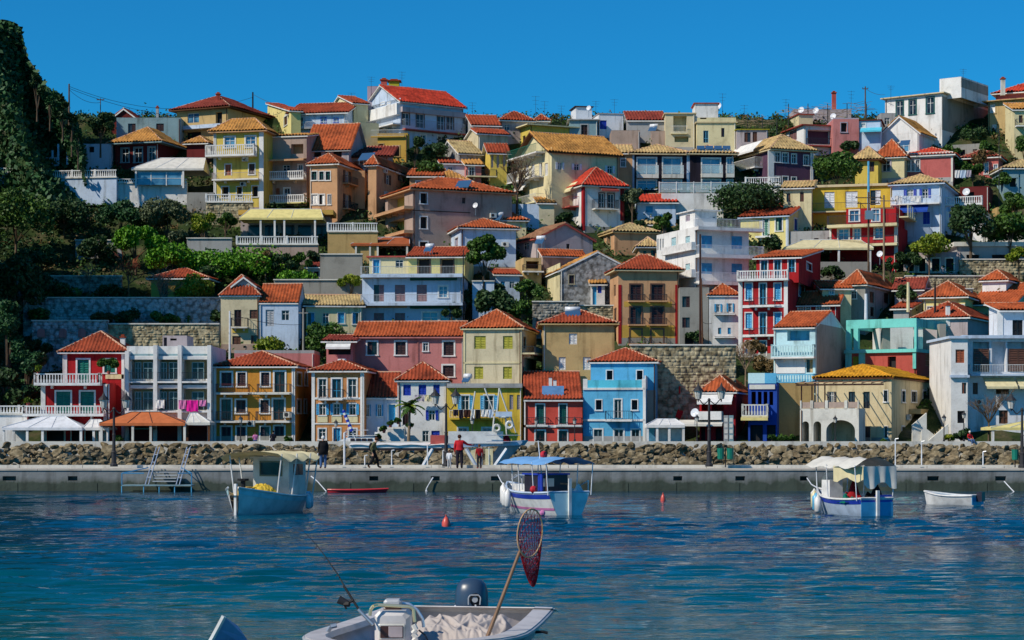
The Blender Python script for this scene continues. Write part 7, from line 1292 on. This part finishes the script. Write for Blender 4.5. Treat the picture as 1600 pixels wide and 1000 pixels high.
Y1 = 187.3; k = Y1/F; o = thing('motor_yacht', 'white motor yacht with a dark window band laid up before the orange and cream house', 'boat', (XX(486, Y1), Y1, 0), 'larger boats behind the quay'); X = lambda px: XX(px, Y1)-XX(486, Y1); Zb = lambda py: ZZ(py, Y1)
m = MB(); m.add([(X(486),1.2,Zb(694)),(X(520),0,Zb(692)),(X(590),0,Zb(692)),(X(590),2.6,Zb(692)),(X(520),2.6,Zb(692)),(X(506),1.2,Zb(697)),(X(522),.3,Zb(698)),(X(590),.3,Zb(698)),(X(590),2.4,Zb(698)),(X(522),2.4,Zb(698))], [(0,1,2,3,4),(0,5,6,1),(1,6,7,2),(2,7,8,3),(3,8,9,4),(4,9,5,0)]); m.build('hull', 'whiteS:paint', o)
m = MB(); m.add([(X(522),.3,Zb(692)),(X(588),.3,Zb(692)),(X(588),2.3,Zb(692)),(X(522),2.3,Zb(692)),(X(545),.45,Zb(682)),(X(584),.45,Zb(682)),(X(584),2.1,Zb(682)),(X(545),2.1,Zb(682))], [(0,1,5,4),(1,2,6,5),(2,3,7,6),(3,0,4,7),(4,5,6,7)]); m.build('superstructure', 'white:paint', o)
for i in range(4): m = MB(); m.box(X(547+i*9), X(554+i*9), .28, .42, Zb(690), Zb(685)); m.build('cabin_window', 'navy', o)
m = MB(); m.box(X(540), X(588), .3, 2.3, Zb(681), Zb(680)); m.build('flybridge', 'white:paint', o); m = MB(); m.bar((X(540),.5,Zb(682)),(X(540),.5,Zb(672)), .04); m.bar((X(540),.5,Zb(672)),(X(575),.5,Zb(672)), .03); m.build('bimini_frame', 'whiteS:metal', o)
o = thing('flag', 'furled blue and white striped flag on a leaning staff behind the quay', 'flag', P(556, 688, 125), None); k = 125/F; m = MB(); m.bar((0,0,0),(-20*k,0,48*k), .03); m.build('flagstaff', 'white', o)
for i in range(9): m = MB(); t0, t1 = .30+i*.075, .30+(i+1)*.075; m.bar((-20*k*t0,-.05,48*k*t0),(-20*k*t1,-.05,48*k*t1), .12, .11, 6); m.build('flag_stripe', ('shutblue' if i % 2 == 0 else 'white')+':cloth', o)
# ------------------------------------------------------------------ the boat at the photographer's feet
PAL.update(gel=(.60,.57,.56), tarp=(.50,.44,.40), motor=(.03,.06,.11))
TH = math.atan2(-.985, -.17); o = thing('motor_boat', 'white open motor boat with console, crumpled tarpaulin and outboard moored in front', 'boat', (XX(736, 29.6), 29.6, 0), 'small boats moored in the harbour', TH); NB = o; R0 = Matrix.Rotation(-TH, 3, 'Z'); O = Vector(o.location)
lc = lambda px, py, Y: R0 @ (P(px, py, Y)-O)                      # place on the boat, in the boat's own frame
hp = hull(o, 6.8, 2.75, .62, 'gel', None, True, .3, .22, 'gel', 'gel', stripe2=None)
m = MB()
for sg in (1, -1): m.add([tuple(hp(t, 1, sg)+Vector((0, sg*a, b))) for t in [i/12 for i in range(13)] for a, b in ((.06,.0),(.06,.07),(-.20,.075),(-.22,.0))], [(i*4+j, i*4+4+j, i*4+5+j, i*4+1+j) for i in range(12) for j in range(3)])
m.add([(-.05,-1.3,.66),(-.05,1.3,.66),(.35,1.25,.74),(.35,-1.25,.74)], [(0,1,2,3)]); m.build('side_deck', 'gel:paint', o); m = MB(); m.tube([tuple(hp(i/12, 1, -1)+Vector((0,-.07,.03))) for i in range(13)], .03, 6); m.tube([tuple(hp(i/12, 1, 1)+Vector((0,.07,.03))) for i in range(13)], .03, 6); m.build('rubbing_strake', 'greyS:paint', o)
c = lc(612, 1000, 26.4); hw = .25
def lb(name, mat, px0, py0, px1, py1, Y, d, bev=.03):   # upright block facing the viewer
    a, b = P(px0, py1, Y), P(px1, py0, Y); m = MB(lambda p: R0 @ (Vector(p)-O)); x0, x1, z0, z1 = a.x, b.x, a.z, b.z; e = min(bev, (x1-x0)/3, (z1-z0)/3)
    pr = [(x0+e,z0),(x1-e,z0),(x1,z0+e),(x1,z1-e),(x1-e,z1),(x0+e,z1),(x0,z1-e),(x0,z0+e)]; vs = [(x, Y+e, z) for x, z in pr]+[(x, Y+d, z) for x, z in pr]
    cx, cz = (x0+x1)/2, (z0+z1)/2; fr = [(cx+(x-cx)*(1-2*e/(x1-x0)), Y, cz+(z-cz)*(1-2*e/(z1-z0))) for x, z in pr]; vs += fr
    m.add(vs, [(i, (i+1) % 8, 8+(i+1) % 8, 8+i) for i in range(8)]+[tuple(range(16, 24))]+[(16+i, i, (i+1) % 8, 16+(i+1) % 8) for i in range(8)]+[tuple(range(15, 7, -1))]); return m.build(name, mat, o)
lb('console', 'gel:paint', 585, 955, 641, 1065, 26.4, .55, .06); lb('hatch_frame', 'offwhite:paint', 591, 975, 633, 1000, 26.36, .03, .01); lb('hatch', 'dbrown:paint', 594, 978, 630, 997, 26.345, .01, .005); lb('hatch_panel', 'mauve2:paint', 607, 979, 629, 996, 26.335, .008, .004)
lb('instrument_box', 'greyS:paint', 599, 937, 627, 949, 26.6, .25, .03); lb('instrument_face', 'dbrown:paint', 599, 949, 627, 960, 26.62, .22, .015)
def tb(name, mat, r, *pts): m = MB(); m.tube([lc(*p) for p in pts], r, 6); return m.build(name, mat, o)
tb('windscreen_rail', 'cream:metal', .022, (578,962,26.35),(579,953,26.35),(583,947,26.35),(590,945,26.4),(640,948,26.4),(646,951,26.4),(648,972,26.4)); tb('grab_rail', 'whiteS:metal', .02, (628,942,26.9),(640,944,26.9),(652,953,26.9),(660,966,26.9),(662,980,26.9)); tb('cleat', 'steel:metal', .03, (512,987,25.8),(517,979,25.8),(526,977,25.8)); tb('coiled_rope', 'offwhite', .035, (646,976,26.3),(650,984,26.3),(645,990,26.3),(651,996,26.3),(646,1002,26.3)); tb('fuel_line', 'black', .012, (655,985,27),(664,992,26.6),(668,1000,26.3))
# tarpaulin thrown over the stern benches
rs = np.random.RandomState(2); n1, n2 = 150, 80
CR = [(rs.uniform(-.1,1.1), rs.uniform(-.1,1.1), rs.normal(1.25, .45), rs.uniform(.5,1.3), rs.uniform(.03,.075), rs.uniform(.03,.075)) for _ in range(46)]
def crease(u, v):
    h = 0.
    for cu, cv, an, ln, w, a_ in CR:
        x, y = (u-cu)*1.6, v-cv; p = x*math.cos(an)+y*math.sin(an); q = -x*math.sin(an)+y*math.cos(an)+.06*math.sin(p*6+cu*9); g_ = a_*math.exp(-(q/w)**2)*max(0, 1-(p/ln)**2); h = max(h, g_)+.12*min(h, g_)
    return .85*h
a = [lc(652, 0, 29.2), lc(822, 0, 29.2), lc(640, 0, 26.7), lc(800, 0, 26.7)]; vs = []
for i in range(n1+1):
    for j in range(n2+1):
        u, v = i/n1, j/n2; q = (a[0]*(1-u)+a[1]*u)*(1-v)+(a[2]*(1-u)+a[3]*u)*v
        f = crease(u, v)
        f0 = abs(math.sin(u*17+2.6*math.sin(v*5+u*7)))**.6*.07+abs(math.sin(u*37+v*11+2.4*math.sin(u*9+v*6)))**.7*.045+abs(math.sin(v*13-u*21+3*math.sin(u*5)))*.03+.02*math.sin(v*7+u*4)
        e = min(1, 7*min(u, 1-u, v, 1-v)+.1); vs.append((q.x, q.y, .52+e*(.08+.05*math.sin(u*3.1))+f*e-.10*v))
m = MB(); m.add(vs, [(i*(n2+1)+j, (i+1)*(n2+1)+j, (i+1)*(n2+1)+j+1, i*(n2+1)+j+1) for i in range(n1) for j in range(n2)]); m.build('tarpaulin', 'tarp:cloth', o, True)
# outboard motor
mo = lc(737, 963, 30.1); m = MB(); prof = [(-.20,.20,.17),(-.12,.235,.20),(.05,.245,.21),(.22,.235,.20),(.32,.205,.175),(.385,.15,.13),(.41,.05,.05)]; n = 16; vs = []
for z, rx, ry in prof:
    for k in range(n): t = 6.2832*k/n; cx, sx = math.cos(t), math.sin(t); vs.append((mo.x+ry*1.25*abs(cx)**.75*(1 if cx > 0 else -1), mo.y+rx*abs(sx)**.75*(1 if sx > 0 else -1), mo.z+.16+z))
m.add(vs, [(j*n+k, j*n+(k+1) % n, (j+1)*n+(k+1) % n, (j+1)*n+k) for j in range(len(prof)-1) for k in range(n)]+[tuple(range((len(prof)-1)*n, len(prof)*n))]); ob = m.build('outboard_cowling', 'motor:paint', o, True)
m = MB(); m.box(mo.x-.16, mo.x+.18, mo.y-.15, mo.y+.15, mo.z-.9, mo.z-.045); m.build('outboard_leg', 'black', o); 
def face_disc(name, px, py, Y, r, mat, rz_=1.): p = lc(px, py, Y); m = MB(); m.bar(p, p+R0@Vector((0,-.012,0)), r, r*.96, 16); return m.build(name, mat, o)
face_disc('cowling_recess', 743, 937, 29.845, .095, 'black'); face_disc('cowling_badge', 742, 937, 29.828, .045, 'greyS:paint'); tb('cowling_trim', 'greyS:paint', .010, (732,945,29.80),(732,934,29.80),(735,930,29.80),(748,930,29.80),(751,934,29.80),(750,945,29.80)); face_disc('cowling_dial', 743, 946, 29.83, .014, 'whiteS:paint'); tb('cowling_flash', 'whiteS:paint', .016, (711,946,29.93),(714,953,29.90),(719,958,29.87))
# gangway with rails at the right of the stern
for i, (x0, y0, x1, y1) in enumerate(((828,971,770,1004),(836,973,782,1006),(843,975,796,1008),(850,972,800,1012))): tb('gangway_rail', ('skyw' if i in (0,3) else 'mauve2')+':paint', .022 if i in (0,3) else .014, (x0,y0,28.2),(x1,y1,25.4))
m = MB(); m.add([lc(826,972,28.25), lc(851,972,28.25), lc(806,1010,25.35), lc(764,1006,25.35)], [(0,1,2,3)]); m.build('gangway_board', 'offwhite:paint', o); tb('stern_cleat', 'black', .02, (836,988,27),(848,987,27),(856,989,27)); tb('rail_end', 'cream:paint', .035, (836,975,28.2),(844,967,28.2)); tb('lamp_post', 'greyS:paint', .045, (787,972,28.9),(787,962,28.9))
# landing net and fishing rod, both held upright by the boat
p0 = P(759, 1002, 25.9); p1 = P(812, 862, 26.6); o2 = thing('landing_net', 'long handled landing net with a dark red mesh bag leaning up from the near boat', 'landing net', p0); lo = lambda px, py, Y: P(px, py, Y)-p0
m = MB(); m.bar((0,0,0), lo(812,862,26.6), .028, .022, 8); m.build('handle', 'wood:paint', o2); n = 22; C = (828, 833, 26.65)
ring = [lo(C[0]+19.5*math.cos(t)*math.cos(.10)+38*math.sin(t)*math.sin(.10), C[1]-38*math.sin(t)*math.cos(.10)+19.5*math.cos(t)*math.sin(.10)*1., C[2]+.16*math.cos(t)) for t in [i*6.2832/n for i in range(n+1)]]; m = MB(); m.tube(ring, .011, 6); m.bar(lo(812,862,26.6), lo(818,868,26.63), .02); m.build('hoop', 'peach:paint', o2)
tip = lo(834, 914, 26.95); M_ = 12; vs = []; cen = sum(ring[:-1], Vector())/n
for j in range(M_+1):
    f = j/M_; 
    for i in range(n): b = ring[i]; q = cen.lerp(tip, f**.9); w = (1-f)**.55; vs.append(tuple(q+(b-cen)*(w*.98+.02)*(1-.25*f)+Vector((0,.12*math.sin(math.pi*f),-.05*math.sin(math.pi*f)))))
def wires(vs, n, M_, r, name, mat, par):
    m = MB()
    for j in range(1, M_+1):
        for i in range(n):
            m.bar(vs[j*n+i], vs[j*n+(i+1) % n], r, n=3); m.bar(vs[(j-1)*n+i], vs[j*n+(i+(j % 2)) % n], r, n=3); m.bar(vs[(j-1)*n+i], vs[j*n+(i-1+(j % 2)) % n], r, n=3)
    kind(m.build(name, mat, par), 'stuff')
wires(vs, n, M_, .004, 'net_bag', 'redc:cloth', o2)
p0 = P(583, 976, 26.2); o3 = thing('fishing_rod', 'black fishing rod with a spinning reel standing in a holder on the near boat', 'fishing rod', p0); lo = lambda px, py, Y: P(px, py, Y)-p0
m = MB(); m.bar((0,0,0), lo(560,952,26.25), .026, .022, 7); m.build('rod_holder', 'steel:metal', o3); m = MB(); m.tube([lo(561,953,26.25), lo(537,915,26.4)], .016, 7); m.build('grip', 'black', o3); m = MB(); pts = [lo(x, y, 26.4+i*.1) for i, (x, y) in enumerate(((538,916),(528,898),(510,872),(496,853),(480,836),(466,824)))]
for i, (a_, b_) in enumerate(zip(pts, pts[1:])): m.bar(a_, b_, .010-.0016*i, .010-.0016*(i+1), 6)
m.build('blank', 'black', o3); m = MB(); q = lo(536, 939, 26.3); m.bar(q+Vector((-.06,0,.02)), q+Vector((.05,0,-.03)), .055, .045, 12); m.build('reel_spool', 'iron', o3); m = MB(); m.bar(q+Vector((.05,0,-.02)), lo(552,938,26.3), .02); m.bar(q+Vector((0,0,0)), lo(541,952,26.3), .014); m.bar(q+Vector((.02,-.02,-.04)), lo(546,944,26.25), .035); m.build('reel_body', 'black', o3)
for x, y in ((528,898),(510,872),(496,853)): m = MB(); g = lo(x, y, 26.45); m.bar(g, g+Vector((-.03,0,-.03)), .006); m.build('rod_guide', 'iron', o3)
# the bow of a neighbouring dinghy at the bottom left
Yb = 26.; o4 = thing('dinghy_bow', 'dinghy bow, its side tinted blue for shade, poking up at the bottom edge', 'boat', P(350, 1040, Yb)); q0 = Vector(o4.location); lo = lambda px, py, Y: P(px, py, Y)-q0
m = MB(); st = [(350,963,Yb),(340,982,Yb),(328,1004,Yb),(314,1030,Yb),(304,1060,Yb)]
right = [(372,978,Yb+.5),(384,996,Yb+.7),(400,1020,Yb+1.0),(424,1045,Yb+1.3),(450,1075,Yb+1.6)]; left = [(322,985,Yb+.7),(306,1004,Yb+.9),(286,1024,Yb+1.3),(262,1050,Yb+1.5),(240,1075,Yb+1.8)]
for ed in (right,):
    vs = [lo(*p) for p in st]+[lo(*p) for p in ed]; m.add(vs, [(i, i+1, 6+i, 5+i) for i in range(4)])
m.add([lo(350,963,Yb), lo(372,978,Yb+.5), lo(360,980,Yb+1.5)], [(0,1,2)]); m.build('hull', 'bluepanel:paint', o4); m = MB(); m.tube([lo(*p) for p in st], .035, 6); m.build('stem', 'white:paint', o4)  # blue shade on the side is put into the hull colour
